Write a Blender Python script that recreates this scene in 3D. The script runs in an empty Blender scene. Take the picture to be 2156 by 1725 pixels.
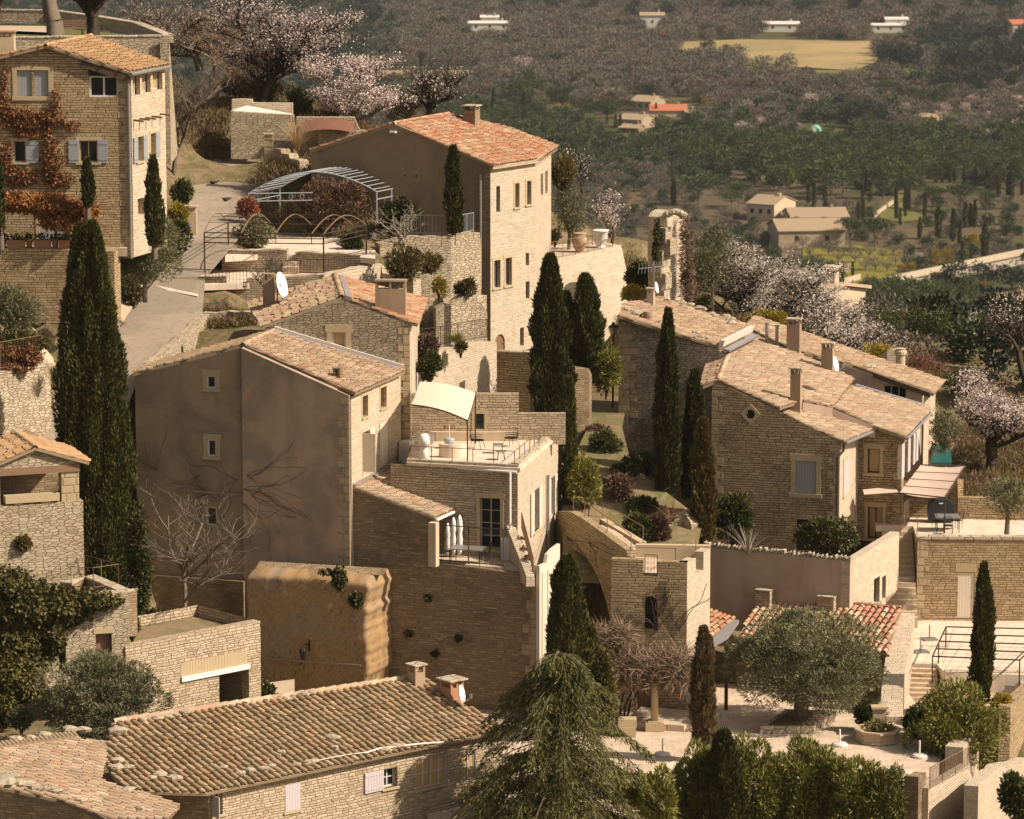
import bpy, math, random
import numpy as np
from mathutils import Vector as V, Matrix
from mathutils.geometry import tessellate_polygon
S = bpy.context.scene
COL = S.collection
R = math.radians
# camera
HFOV, PITCH = R(15.0), R(9.5)
cam = bpy.data.objects.new("camera", bpy.data.cameras.new("camera"))
COL.objects.link(cam); S.camera = cam
cam.data.sensor_width = 36.0
cam.data.lens = 18.0 / math.tan(HFOV / 2)
cam.rotation_euler = (math.pi / 2 - PITCH, 0, 0)
cam.data.clip_start, cam.data.clip_end = 1.0, 20000.0
cam.data.dof.use_dof = True
cam.data.dof.focus_distance = 185.0
cam.data.dof.aperture_fstop = 1.7
# sky, sun, exposure
SUN_EL, SUN_DIR = R(41.0), V((0.956, -0.292, 0)).normalized()
W = bpy.data.worlds.new("World"); S.world = W; W.use_nodes = True
wn = W.node_tree.nodes; wl = W.node_tree.links
sky = wn.new("ShaderNodeTexSky"); sky.sky_type = 'NISHITA'; sky.sun_disc = False
sky.sun_elevation = SUN_EL
sky.sun_rotation = math.atan2(SUN_DIR.x, SUN_DIR.y)
sky.dust_density = 2.5; sky.ozone_density = 0.6
hs = wn.new("ShaderNodeHueSaturation"); hs.inputs["Saturation"].default_value = 0.5
tint = wn.new("ShaderNodeMix"); tint.data_type = 'RGBA'; tint.blend_type = 'MULTIPLY'
tint.inputs[0].default_value = 1.0; tint.inputs[7].default_value = (1.0, 0.88, 0.76, 1)
wl.new(sky.outputs[0], hs.inputs["Color"]); wl.new(hs.outputs[0], tint.inputs[6])
bg = wn["Background"]; wl.new(tint.outputs[2], bg.inputs[0]); bg.inputs[1].default_value = 0.08
sd = bpy.data.lights.new("sun", 'SUN'); sd.energy = 4.6; sd.angle = R(0.5); sd.color = (1.0, 0.85, 0.70)
sun = bpy.data.objects.new("sun", sd); COL.objects.link(sun)
sdir = V((SUN_DIR.x * math.cos(SUN_EL), SUN_DIR.y * math.cos(SUN_EL), math.sin(SUN_EL)))
sun.rotation_euler = sdir.to_track_quat('Z', 'Y').to_euler()
S.view_settings.view_transform = 'Standard'; S.view_settings.look = 'None'
S.view_settings.exposure = 0.6; S.view_settings.gamma = 1.0
S.render.engine = 'CYCLES'
S.cycles.max_bounces = 6; S.cycles.diffuse_bounces = 3; S.cycles.glossy_bounces = 2
S.cycles.transmission_bounces = 3; S.cycles.transparent_max_bounces = 6; S.cycles.volume_bounces = 0
S.cycles.caustics_reflective = False; S.cycles.caustics_refractive = False
# picture <-> place
FX = 1078.0 / math.tan(HFOV / 2)
CF = V((0, math.cos(PITCH), -math.sin(PITCH))); CU = V((0, math.sin(PITCH), math.cos(PITCH)))
def ray(px, py): return CF + V((1, 0, 0)) * ((px - 1078.0) / FX) + CU * ((862.5 - py) / FX)
def pt(px, py, D):
 r = ray(px, py); return r * (D / r.y)
def on_z(px, py, z):
 r = ray(px, py); return r * (z / r.z)
def on_pl(px, py, pl):
 r = ray(px, py); return r * (pl[0].dot(pl[1]) / r.dot(pl[1]))
def project(P):
 d = P.dot(CF); return (1078.0 + FX * P.x / d, 862.5 - FX * P.dot(CU) / d)
def z_at(P, py):
 r = ray(1078, py); return P.y * r.z / r.y
def plane3(a, b, c): return (a, (b - a).cross(c - a).normalized())
def plane_eave(E0, E1, t, up):
 e = (E1 - E0); h = V((-e.y, e.x, 0)).normalized()
 if (h.x > 0) != (up == 'R'): h = -h
 return (E0, V((-h.x * t, -h.y * t, 1)).normalized())
rng = np.random.default_rng(7); rnd = random.Random(11)
# objects
def tag(o, label=None, cat=None, group=None, kind=None):
 if label: o["label"] = label
 if cat: o["category"] = cat
 if group: o["group"] = group
 if kind: o["kind"] = kind
 return o
def thing(name, label, cat, loc=(0, 0, 0), group=None):
 o = bpy.data.objects.new(name, None); COL.objects.link(o); o.location = loc
 o.empty_display_size = 0.2
 return tag(o, label, cat, group)
def link(name, me, mat=None, parent=None):
 if mat is not None and not me.materials: me.materials.append(mat)
 o = bpy.data.objects.new(name, me); COL.objects.link(o)
 if parent is not None:
  o.parent = parent
  w = parent.location.copy(); p = parent.parent
  while p: w += p.location; p = p.parent
  o.location = -w
 return o
class MB:
 def __init__(s): s.v = []; s.f = []; s.uv = None
 def add(s, vs, fs):
  n = len(s.v); s.v += [tuple(x) for x in vs]; s.f += [tuple(i + n for i in f) for f in fs]; return s
 def quad(s, a, b, c, d): return s.add([a, b, c, d], [(0, 1, 2, 3)])
 def prism(s, poly, ext):
  n = len(poly); ext = V(ext); a = [V(p) for p in poly]; b = [p + ext for p in a]
  tri = tessellate_polygon([a]); fs = []
  for t in tri: fs.append(tuple(t)); fs.append(tuple(n + i for i in reversed(t)))
  for i in range(n): j = (i + 1) % n; fs.append((i, j, n + j, n + i))
  return s.add(a + b, fs)
 def box(s, c, hx, hy, hz, u=(1, 0)):
  c = V(c); ux = V((u[0], u[1], 0)).normalized() * hx; uy = V((-u[1], u[0], 0)).normalized() * hy; uz = V((0, 0, hz))
  vs = [c + ux * i + uy * j + uz * k for k in (-1, 1) for j in (-1, 1) for i in (-1, 1)]
  return s.add(vs, [(0, 2, 3, 1), (4, 5, 7, 6), (0, 1, 5, 4), (2, 6, 7, 3), (0, 4, 6, 2), (1, 3, 7, 5)])
 def bar(s, a, b, r, r2=None, n=5):
  a, b = V(a), V(b); d = b - a
  if d.length < 1e-6: return s
  d.normalize(); h = V((0, 0, 1)) if abs(d.z) < 0.9 else V((1, 0, 0))
  x = d.cross(h).normalized(); y = d.cross(x); r2 = r if r2 is None else r2
  vs = []
  for P, q in ((a, r), (b, r2)):
   for i in range(n):
    t = 2 * math.pi * (i + .5) / n; vs.append(P + x * (q * math.cos(t)) + y * (q * math.sin(t)))
  fs = [(i, (i + 1) % n, n + (i + 1) % n, n + i) for i in range(n)]
  fs += [tuple(range(n))[::-1], tuple(range(n, 2 * n))]
  return s.add(vs, fs)
 def path(s, pts, r, n=5):
  for i in range(len(pts) - 1): s.bar(pts[i], pts[i + 1], r, n=n)
  return s
 def lathe(s, c, prof, n=16):
  c = V(c); vs = []; fs = []
  for r, z in prof:
   for i in range(n):
    t = 2 * math.pi * i / n; vs.append(c + V((r * math.cos(t), r * math.sin(t), z)))
  for k in range(len(prof) - 1):
   for i in range(n):
    j = (i + 1) % n; fs.append((k * n + i, k * n + j, (k + 1) * n + j, (k + 1) * n + i))
  fs.append(tuple(range(n))[::-1]); fs.append(tuple(range((len(prof) - 1) * n, len(prof) * n)))
  return s.add(vs, fs)
 def build(s, name, mat, parent=None, smooth=False):
  me = bpy.data.meshes.new(name); me.from_pydata(s.v, [], s.f); me.update()
  if smooth: me.shade_smooth()
  return link(name, me, mat, parent)
def np_mesh(name, verts, faces, uv=None, smooth=False):
 verts = np.ascontiguousarray(verts, np.float32); faces = np.ascontiguousarray(faces, np.int32)
 me = bpy.data.meshes.new(name); M, k = faces.shape
 me.vertices.add(len(verts)); me.vertices.foreach_set("co", verts.ravel())
 me.loops.add(M * k); me.loops.foreach_set("vertex_index", faces.ravel())
 me.polygons.add(M); me.polygons.foreach_set("loop_start", np.arange(0, M * k, k, dtype=np.int32))
 if uv is not None:
  l = me.uv_layers.new(name="UVMap"); l.data.foreach_set("uv", np.ascontiguousarray(uv[faces.ravel()], np.float32).ravel())
 me.update(calc_edges=True)
 if smooth: me.shade_smooth()
 return me
def dup(o, parent=None):
 c = o.copy(); COL.objects.link(c); c.parent = parent
 for ch in o.children: dup(ch, c)
 return c
# materials
def newmat(name):
 m = bpy.data.materials.new(name); m.use_nodes = True
 nt = m.node_tree; b = nt.nodes["Principled BSDF"]
 return m, nt, b
class NT:
 def __init__(s, nt): s.nt = nt
 def n(s, typ, **kw):
  o = s.nt.nodes.new("ShaderNode" + typ)
  for k, v in kw.items(): setattr(o, k, v)
  return o
 def put(s, sock, v):
  if isinstance(v, bpy.types.NodeSocket): s.nt.links.new(v, sock)
  elif v is not None: sock.default_value = v
 def math(s, op, a, b=None, clamp=False):
  o = s.n("Math", operation=op, use_clamp=clamp); s.put(o.inputs[0], a); s.put(o.inputs[1], b); return o.outputs[0]
 def vmath(s, op, a, b=None):
  o = s.n("VectorMath", operation=op); s.put(o.inputs[0], a); s.put(o.inputs[1], b)
  return o.outputs["Value"] if op in ("DOT_PRODUCT", "LENGTH", "DISTANCE") else o.outputs[0]
 def mix(s, f, a, b, blend='MIX'):
  o = s.n("Mix", data_type='RGBA', blend_type=blend); s.put(o.inputs[0], f)
  s.put(o.inputs[6], c4(a)); s.put(o.inputs[7], c4(b)); return o.outputs[2]
 def noise(s, vec, scale, detail=3, rough=0.55, dist=0.0):
  o = s.n("TexNoise"); s.put(o.inputs["Vector"], vec); o.inputs["Scale"].default_value = scale
  o.inputs["Detail"].default_value = detail; o.inputs["Roughness"].default_value = rough; o.inputs["Distortion"].default_value = dist
  return o
 def ramp(s, f, stops, interp='LINEAR'):
  o = s.n("ValToRGB"); s.put(o.inputs[0], f); r = o.color_ramp; r.interpolation = interp
  while len(r.elements) < len(stops): r.elements.new(0.5)
  for e, (p, c) in zip(r.elements, stops): e.position = p; e.color = c4(c)
  return o.outputs[0]
 def step(s, v, lo, hi):
  o = s.n("MapRange", interpolation_type='SMOOTHSTEP'); s.put(o.inputs[0], v)
  o.inputs[1].default_value = lo; o.inputs[2].default_value = hi; return o.outputs[0]
 def bump(s, h, strength, dist):
  o = s.n("Bump"); s.put(o.inputs["Height"], h); o.inputs["Strength"].default_value = strength
  o.inputs["Distance"].default_value = dist; return o.outputs[0]
def c4(c):
 if isinstance(c, (tuple, list)) and len(c) == 3: return (*c, 1.0)
 if isinstance(c, (int, float)): return (c, c, c, 1.0)
 return c
def wall_coord(T):
 g = T.n("NewGeometry"); P, N = g.outputs["Position"], g.outputs["True Normal"]
 t = T.vmath('NORMALIZE', T.vmath('CROSS_PRODUCT', (0, 0, 1), N)); s = T.vmath('DOT_PRODUCT', P, t)
 sp = T.n("SeparateXYZ"); T.put(sp.inputs[0], P); sn = T.n("SeparateXYZ"); T.put(sn.inputs[0], N)
 flat = T.math('GREATER_THAN', T.math('ABSOLUTE', sn.outputs[2]), 0.7)
 a = T.n("CombineXYZ"); T.put(a.inputs[0], s); T.put(a.inputs[1], sp.outputs[2])
 b = T.n("CombineXYZ"); T.put(b.inputs[0], sp.outputs[0]); T.put(b.inputs[1], sp.outputs[1])
 m = T.n("Mix", data_type='VECTOR'); T.put(m.inputs[0], flat); T.put(m.inputs[4], a.outputs[0]); T.put(m.inputs[5], b.outputs[0])
 return m.outputs[1], P, sp.outputs[2]
def stone_mat(name, cols, joint, w=0.34, h=0.115, bump=0.9, stain=(0.30, 0.26, 0.2), stain_amt=0.35, jw=0.085, rand=0.8, warp=0.06, course=True):
 m, nt, b = newmat(name); T = NT(nt); uv, P, z = wall_coord(T)
 nz = T.noise(uv, 1.3, 2); wv = T.vmath('SCALE', T.vmath('SUBTRACT', nz.outputs["Color"], (.5, .5, .5)))
 wv.node.inputs["Scale"].default_value = warp * 2
 q = T.vmath('MULTIPLY', T.vmath('ADD', uv, wv), (1 / w, 1 / h, 1))
 v1 = T.n("TexVoronoi", voronoi_dimensions='2D'); T.put(v1.inputs["Vector"], q); v1.inputs["Scale"].default_value = 1; v1.inputs["Randomness"].default_value = rand
 v2 = T.n("TexVoronoi", voronoi_dimensions='2D', feature='DISTANCE_TO_EDGE'); T.put(v2.inputs["Vector"], q); v2.inputs["Scale"].default_value = 1; v2.inputs["Randomness"].default_value = rand
 sc = T.n("SeparateColor"); T.put(sc.inputs[0], v1.outputs["Color"]); rid, rid2, dist = sc.outputs[0], sc.outputs[1], v2.outputs["Distance"]
 if course:
  def vec(a, c):
   k = T.n("CombineXYZ"); T.put(k.inputs[0], a); T.put(k.inputs[1], c); return k.outputs[0]
  def wn(v, dim):
   k = T.n("TexWhiteNoise", noise_dimensions=dim); T.put(k.inputs["W" if dim == '1D' else "Vector"], v); return k
  sq = T.n("SeparateXYZ"); T.put(sq.inputs[0], q); X, Y = sq.outputs[0], sq.outputs[1]
  Y = T.math('ADD', Y, T.math('MULTIPLY', T.noise(vec(0.0, T.math('MULTIPLY', Y, .31)), 1.0, 1).outputs[0], 1.7)); row = T.math('FLOOR', Y); rr = wn(row, '1D').outputs["Value"]
  X = T.math('ADD', T.math('MULTIPLY', X, T.math('ADD', .6, T.math('MULTIPLY', rr, .75))), T.math('MULTIPLY', rr, 17.0)); X = T.math('ADD', X, T.math('MULTIPLY', T.noise(vec(T.math('MULTIPLY', X, .7), T.math('MULTIPLY', row, 7.3)), 1.0, 1).outputs[0], 1.3))
  fx, fy = T.math('FRACT', X), T.math('FRACT', Y); dx = T.math('MULTIPLY', T.math('MINIMUM', fx, T.math('SUBTRACT', 1.0, fx)), w / h); dy = T.math('MINIMUM', fy, T.math('SUBTRACT', 1.0, fy))
  dist = T.math('ADD', T.math('MINIMUM', T.math('MULTIPLY', dx, .8), dy), T.math('MULTIPLY', T.math('SUBTRACT', T.noise(uv, 14, 2).outputs[0], .5), .16)); jw = jw + .08
  s2 = T.n("SeparateColor"); T.put(s2.inputs[0], wn(vec(T.math('FLOOR', X), row), '2D').outputs["Color"]); rid, rid2 = s2.outputs[0], s2.outputs[1]
 base = T.ramp(rid, [(i / (len(cols) - 1), c) for i, c in enumerate(cols)])
 fine = T.noise(uv, 9, 4, 0.65)
 base = T.mix(T.math('MULTIPLY', fine.outputs[0], 0.45), base, T.mix(1, base, (0.55, 0.5, 0.45), 'MULTIPLY'))
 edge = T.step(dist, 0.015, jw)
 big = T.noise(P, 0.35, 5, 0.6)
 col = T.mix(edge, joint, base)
 col = T.mix(T.math('MULTIPLY', T.step(big.outputs[0], 0.48, 0.72), stain_amt), col, T.mix(1, col, tuple(2.2 * x for x in stain), 'MULTIPLY'))
 nt.links.new(col, b.inputs["Base Color"]); b.inputs["Roughness"].default_value = 0.95; b.inputs["Specular IOR Level"].default_value = 0.12
 hgt = T.math('ADD', T.math('MULTIPLY', edge, T.math('ADD', 0.6, T.math('MULTIPLY', rid2, 0.7))), T.math('MULTIPLY', fine.outputs[0], 0.35))
 nt.links.new(T.bump(hgt, bump, 0.06), b.inputs["Normal"])
 return m
def stucco_mat(name, c1, c2, c3, streak=0.3, bump=0.25):
 m, nt, b = newmat(name); T = NT(nt); uv, P, z = wall_coord(T)
 n1 = T.noise(P, 0.32, 6, 0.6, 0.6); n2 = T.noise(P, 2.5, 5, 0.6)
 sv = T.vmath('MULTIPLY', uv, (1.0, 0.2, 1)); n3 = T.noise(sv, 1.0, 4, 0.6)
 col = T.mix(T.step(n1.outputs[0], 0.4, 0.62), c1, c2)
 col = T.mix(T.math('MULTIPLY', T.step(n3.outputs[0], 0.42, 0.82), streak), col, c3)
 col = T.mix(T.math('MULTIPLY', n2.outputs[0], 0.3), col, T.mix(1, col, (0.6, 0.58, 0.55), 'MULTIPLY'))
 nt.links.new(col, b.inputs["Base Color"]); b.inputs["Roughness"].default_value = 0.95; b.inputs["Specular IOR Level"].default_value = 0.08
 n4 = T.noise(P, 14, 4, 0.7); nt.links.new(T.bump(T.math('ADD', n2.outputs[0], T.math('MULTIPLY', n4.outputs[0], 0.4)), bump, 0.03), b.inputs["Normal"])
 return m
def tile_mat(name, cols, lichen=(0.30, 0.27, 0.19), lich=0.5, orange=0.15):
 m, nt, b = newmat(name); T = NT(nt)
 u = T.n("UVMap"); sp = T.n("SeparateXYZ"); T.put(sp.inputs[0], u.outputs[0]); g = T.n("NewGeometry"); P = g.outputs["Position"]
 base = T.ramp(sp.outputs[0], [(i / (len(cols) - 1), c) for i, c in enumerate(cols)])
 base = T.mix(T.math('MULTIPLY', sp.outputs[1], 0.35), base, T.mix(1, base, (0.55, 0.5, 0.48), 'MULTIPLY'))
 n1 = T.noise(P, 1.1, 4, 0.65); n2 = T.noise(P, 7, 4, 0.7); n3 = T.noise(P, 2.6, 4, 0.7)
 k = T.math('MULTIPLY', T.step(T.math('ADD', T.math('MULTIPLY', n1.outputs[0], 0.5), T.math('MULTIPLY', n2.outputs[0], 0.5)), 0.42, 0.6), lich)
 col = T.mix(k, base, lichen)
 col = T.mix(T.math('MULTIPLY', T.step(n3.outputs[0], 0.62, 0.72), orange), col, (0.50, 0.17, 0.03))
 nt.links.new(col, b.inputs["Base Color"]); b.inputs["Roughness"].default_value = 0.9; b.inputs["Specular IOR Level"].default_value = 0.15
 nt.links.new(T.bump(n2.outputs[0], 0.5, 0.02), b.inputs["Normal"])
 return m
def plain_mat(name, c, rough=0.7, metal=0.0, var=0.15, scale=3.0, spec=0.3):
 m, nt, b = newmat(name); T = NT(nt); g = T.n("NewGeometry")
 n = T.noise(g.outputs["Position"], scale, 4, 0.6)
 col = T.mix(T.math('MULTIPLY', n.outputs[0], var * 2), c, T.mix(1, c, (0.5, 0.48, 0.45), 'MULTIPLY'))
 nt.links.new(col, b.inputs["Base Color"]); b.inputs["Roughness"].default_value = rough; b.inputs["Metallic"].default_value = metal
 b.inputs["Specular IOR Level"].default_value = spec
 return m
def board_mat(name, c, pitch=0.14):
 m, nt, b = newmat(name); T = NT(nt); uv, P, z = wall_coord(T)
 sp = T.n("SeparateXYZ"); T.put(sp.inputs[0], uv)
 f = T.math('FRACT', T.math('MULTIPLY', sp.outputs[0], 1 / pitch)); gap = T.math('LESS_THAN', T.math('ABSOLUTE', T.math('SUBTRACT', f, 0.5)), 0.07)
 n = T.noise(P, 3, 4); col = T.mix(T.math('MULTIPLY', n.outputs[0], 0.25), c, T.mix(1, c, (0.5, 0.5, 0.5), 'MULTIPLY'))
 col = T.mix(T.math('MULTIPLY', gap, 0.5), col, T.mix(1, c, (0.35, 0.35, 0.35), 'MULTIPLY'))
 nt.links.new(col, b.inputs["Base Color"]); b.inputs["Roughness"].default_value = 0.6
 nt.links.new(T.bump(T.math('SUBTRACT', 1.0, gap), 0.5, 0.02), b.inputs["Normal"])
 return m
def leaf_mat(name, cols, transl=0.25, clump=0.5, dark=0.55, rough=0.6, spec=0.3):
 m, nt, b = newmat(name); T = NT(nt); g = T.n("NewGeometry")
 n = T.noise(g.outputs["Position"], clump, 3, 0.6)
 f = T.math('ADD', T.math('MULTIPLY', g.outputs["Random Per Island"], 0.6), T.math('MULTIPLY', T.step(n.outputs[0], 0.3, 0.7), 0.4))
 col = T.ramp(f, [(i / (len(cols) - 1), c) for i, c in enumerate(cols)])
 oi = T.n("ObjectInfo"); hv = T.n("HueSaturation"); T.put(hv.inputs["Color"], col); T.put(hv.inputs["Value"], T.math('ADD', .78, T.math('MULTIPLY', oi.outputs["Random"], .48))); col = hv.outputs[0]
 nt.links.new(col, b.inputs["Base Color"]); b.inputs["Roughness"].default_value = rough; b.inputs["Specular IOR Level"].default_value = spec
 if transl > 0:
  t = T.n("BsdfTranslucent"); T.put(t.inputs[0], col); mx = T.n("MixShader"); mx.inputs[0].default_value = transl
  out = nt.nodes["Material Output"]; nt.links.new(b.outputs[0], mx.inputs[1]); nt.links.new(t.outputs[0], mx.inputs[2]); nt.links.new(mx.outputs[0], out.inputs[0])
 return m
def ground_mat(name, c1, c2, c3, s1=0.25, s2=3.0, bump=0.4):
 m, nt, b = newmat(name); T = NT(nt); g = T.n("NewGeometry"); P = g.outputs["Position"]
 n1 = T.noise(P, s1, 6, 0.6, 0.5); n2 = T.noise(P, s2, 6, 0.65); n3 = T.noise(P, 22, 3, 0.6)
 col = T.mix(T.step(n1.outputs[0], 0.42, 0.6), c1, c2)
 col = T.mix(T.math('MULTIPLY', T.step(n2.outputs[0], 0.5, 0.7), 0.6), col, c3)
 col = T.mix(T.math('MULTIPLY', n3.outputs[0], 0.35), col, T.mix(1, col, (0.5, 0.5, 0.5), 'MULTIPLY'))
 nt.links.new(col, b.inputs["Base Color"]); b.inputs["Roughness"].default_value = 0.95; b.inputs["Specular IOR Level"].default_value = 0.08
 nt.links.new(T.bump(T.math('ADD', n2.outputs[0], T.math('MULTIPLY', n3.outputs[0], 0.5)), bump, 0.05), b.inputs["Normal"])
 return m
def paving_mat(name, c1, c2, joint, w=0.6, h=0.4):
 m, nt, b = newmat(name); T = NT(nt); g = T.n("NewGeometry"); P = g.outputs["Position"]
 br = T.n("TexBrick"); T.put(br.inputs["Vector"], P); br.inputs["Scale"].default_value = 1.0
 br.inputs["Brick Width"].default_value = w; br.inputs["Row Height"].default_value = h; br.inputs["Mortar Size"].default_value = 0.012
 br.inputs["Color1"].default_value = c4(c1); br.inputs["Color2"].default_value = c4(c2); br.inputs["Mortar"].default_value = c4(joint)
 n = T.noise(P, 1.2, 6, 0.65); col = T.mix(T.math('MULTIPLY', T.step(n.outputs[0], 0.4, 0.7), 0.45), br.outputs[0], T.mix(1, br.outputs[0], (0.6, 0.55, 0.48), 'MULTIPLY'))
 nt.links.new(col, b.inputs["Base Color"]); b.inputs["Roughness"].default_value = 0.85; b.inputs["Specular IOR Level"].default_value = 0.2
 return m
SC = [(0.38, 0.29, 0.19), (0.50, 0.41, 0.285), (0.58, 0.48, 0.35), (0.44, 0.35, 0.24), (0.54, 0.46, 0.345)]
M = {}
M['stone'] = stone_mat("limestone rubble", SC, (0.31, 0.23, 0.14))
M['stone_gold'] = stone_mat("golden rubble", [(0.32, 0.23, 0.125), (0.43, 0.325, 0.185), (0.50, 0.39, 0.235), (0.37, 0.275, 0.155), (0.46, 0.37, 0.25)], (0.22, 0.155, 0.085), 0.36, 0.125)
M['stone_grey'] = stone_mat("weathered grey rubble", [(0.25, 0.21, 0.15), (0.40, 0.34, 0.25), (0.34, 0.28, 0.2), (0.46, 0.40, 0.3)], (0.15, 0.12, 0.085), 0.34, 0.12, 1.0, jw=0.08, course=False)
M['stone_pale'] = stone_mat("masonry with painted sunlight", [(0.46, 0.38, 0.275), (0.56, 0.475, 0.355), (0.60, 0.52, 0.40), (0.51, 0.43, 0.315)], (0.42, 0.34, 0.245), 0.34, 0.12, 0.5, stain_amt=0.2)  # paler stone for sun-facing walls, sunlight put into the colour
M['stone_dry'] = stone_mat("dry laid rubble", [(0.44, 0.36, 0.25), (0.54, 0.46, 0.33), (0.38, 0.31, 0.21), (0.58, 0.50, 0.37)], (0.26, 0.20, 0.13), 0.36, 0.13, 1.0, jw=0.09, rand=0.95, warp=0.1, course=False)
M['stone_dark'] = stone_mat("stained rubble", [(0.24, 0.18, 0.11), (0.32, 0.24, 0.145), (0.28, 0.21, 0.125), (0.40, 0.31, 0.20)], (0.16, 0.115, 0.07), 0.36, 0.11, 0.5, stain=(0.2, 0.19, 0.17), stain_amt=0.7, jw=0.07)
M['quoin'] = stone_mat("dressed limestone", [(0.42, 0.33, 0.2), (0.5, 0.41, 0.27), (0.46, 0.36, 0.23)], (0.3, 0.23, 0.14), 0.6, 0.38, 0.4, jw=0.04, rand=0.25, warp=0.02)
M['dressed'] = plain_mat("cut limestone trim", (0.48, 0.38, 0.24), 0.9, var=0.2, spec=0.1)
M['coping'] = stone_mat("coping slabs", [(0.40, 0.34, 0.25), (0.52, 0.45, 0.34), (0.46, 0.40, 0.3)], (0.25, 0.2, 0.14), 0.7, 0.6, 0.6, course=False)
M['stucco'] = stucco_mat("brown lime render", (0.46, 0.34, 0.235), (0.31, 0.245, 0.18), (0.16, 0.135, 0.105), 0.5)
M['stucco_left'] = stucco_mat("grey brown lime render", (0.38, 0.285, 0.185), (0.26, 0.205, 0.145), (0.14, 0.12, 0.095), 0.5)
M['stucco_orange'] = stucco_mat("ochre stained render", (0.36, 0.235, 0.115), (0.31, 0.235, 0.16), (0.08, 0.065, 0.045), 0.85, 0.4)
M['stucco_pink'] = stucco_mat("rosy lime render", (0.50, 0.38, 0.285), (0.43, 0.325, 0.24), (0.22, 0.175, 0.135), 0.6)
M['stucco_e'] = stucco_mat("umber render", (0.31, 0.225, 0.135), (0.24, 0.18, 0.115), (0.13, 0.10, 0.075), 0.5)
M['plaster'] = stucco_mat("cream plaster", (0.55, 0.44, 0.30), (0.48, 0.38, 0.26), (0.32, 0.25, 0.17), 0.3)
M['chimney'] = stucco_mat("chimney render", (0.38, 0.28, 0.19), (0.32, 0.235, 0.16), (0.2, 0.155, 0.11), 0.5)
TC = [(0.36, 0.215, 0.125), (0.47, 0.325, 0.2), (0.29, 0.175, 0.105), (0.55, 0.42, 0.28), (0.41, 0.27, 0.165)]
M['tile'] = tile_mat("canal tiles", TC, lich=0.45)
M['tile_red'] = tile_mat("red canal tiles", [(0.36, 0.115, 0.06), (0.45, 0.17, 0.085), (0.54, 0.41, 0.26), (0.31, 0.12, 0.07), (0.48, 0.32, 0.19), (0.40, 0.15, 0.075)], (0.31, 0.25, 0.16), 0.5)
M['tile_pale'] = tile_mat("sun bleached canal tiles", [(0.46, 0.33, 0.21), (0.58, 0.46, 0.32), (0.36, 0.235, 0.15), (0.52, 0.385, 0.255), (0.44, 0.265, 0.17)], (0.29, 0.24, 0.17), 0.65, 0.1)
M['tile_orange'] = tile_mat("new orange tiles", [(0.40, 0.235, 0.115), (0.46, 0.29, 0.15), (0.35, 0.20, 0.095), (0.50, 0.34, 0.19)], (0.28, 0.21, 0.125), 0.4, 0.05)
M['tile_old'] = tile_mat("lichened old tiles", [(0.36, 0.22, 0.12), (0.48, 0.33, 0.195), (0.38, 0.27, 0.155), (0.28, 0.185, 0.11), (0.54, 0.41, 0.27)], (0.27, 0.235, 0.14), 0.6, 0.18)
M['tile_bright'] = tile_mat("bright red tiles", [(0.40, 0.18, 0.105), (0.52, 0.41, 0.28), (0.45, 0.22, 0.13), (0.35, 0.145, 0.085)], (0.36, 0.29, 0.2), 0.3, 0.0)
M['mortar'] = plain_mat("mortar bed", (0.34, 0.26, 0.17), 0.95, var=0.3, spec=0.05)
M['lead'] = plain_mat("lead flashing", (0.30, 0.29, 0.30), 0.5, 0.3, 0.2)
M['white_lime'] = plain_mat("white lime fillet", (0.62, 0.56, 0.50), 0.9, var=0.15)
M['shutter'] = board_mat("blue grey shutter paint", (0.30, 0.31, 0.32))
M['shutter_lilac'] = board_mat("lilac grey shutter paint", (0.52, 0.47, 0.47))
M['shutter_white'] = board_mat("off white shutter paint", (0.66, 0.58, 0.46))
M['frame_white'] = plain_mat("white window paint", (0.62, 0.60, 0.55), 0.5, var=0.08)
M['frame_wood'] = plain_mat("cream window paint", (0.48, 0.38, 0.25), 0.5, var=0.15)
M['frame_blue'] = plain_mat("pale blue window paint", (0.45, 0.47, 0.52), 0.5, var=0.1)
M['wood_dark'] = plain_mat("dark oak beam", (0.10, 0.065, 0.04), 0.8, var=0.4, scale=6)
M['wood'] = plain_mat("weathered wood", (0.27, 0.17, 0.10), 0.8, var=0.35, scale=6)
M['wood_door'] = board_mat("brown door boards", (0.20, 0.12, 0.06), 0.12)
M['metal_dark'] = plain_mat("rusty dark iron", (0.085, 0.055, 0.04), 0.6, 0.3, 0.3)
M['metal_brown'] = plain_mat("brown painted iron", (0.24, 0.15, 0.085), 0.6, 0.1, 0.3)
M['metal_blue'] = plain_mat("pale blue painted iron", (0.40, 0.44, 0.48), 0.45, 0.2, 0.15)
M['zinc'] = plain_mat("zinc gutter", (0.36, 0.36, 0.35), 0.45, 0.6, 0.2)
M['white'] = plain_mat("white paint", (0.74, 0.71, 0.65), 0.5, var=0.06)
M['cloth'] = plain_mat("cream canvas", (0.64, 0.54, 0.42), 0.85, var=0.08)
M['black'] = plain_mat("black iron", (0.02, 0.02, 0.02), 0.5)
M['bbq'] = plain_mat("dark grill cover", (0.025, 0.03, 0.035), 0.45)
M['terracotta'] = plain_mat("terracotta", (0.40, 0.20, 0.11), 0.8, var=0.2)
M['jar'] = plain_mat("sandy terracotta jar", (0.44, 0.31, 0.19), 0.8, var=0.25)
M['dark_void'] = plain_mat("painted interior shade", (0.05, 0.04, 0.03), 0.95)  # dark colour painted in for the shade inside openings
M['bark'] = plain_mat("grey bark", (0.19, 0.155, 0.115), 0.95, var=0.4, scale=5, spec=0.05)
M['bark_dark'] = plain_mat("dark bark", (0.07, 0.055, 0.04), 0.95, var=0.4, scale=5, spec=0.05)
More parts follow.
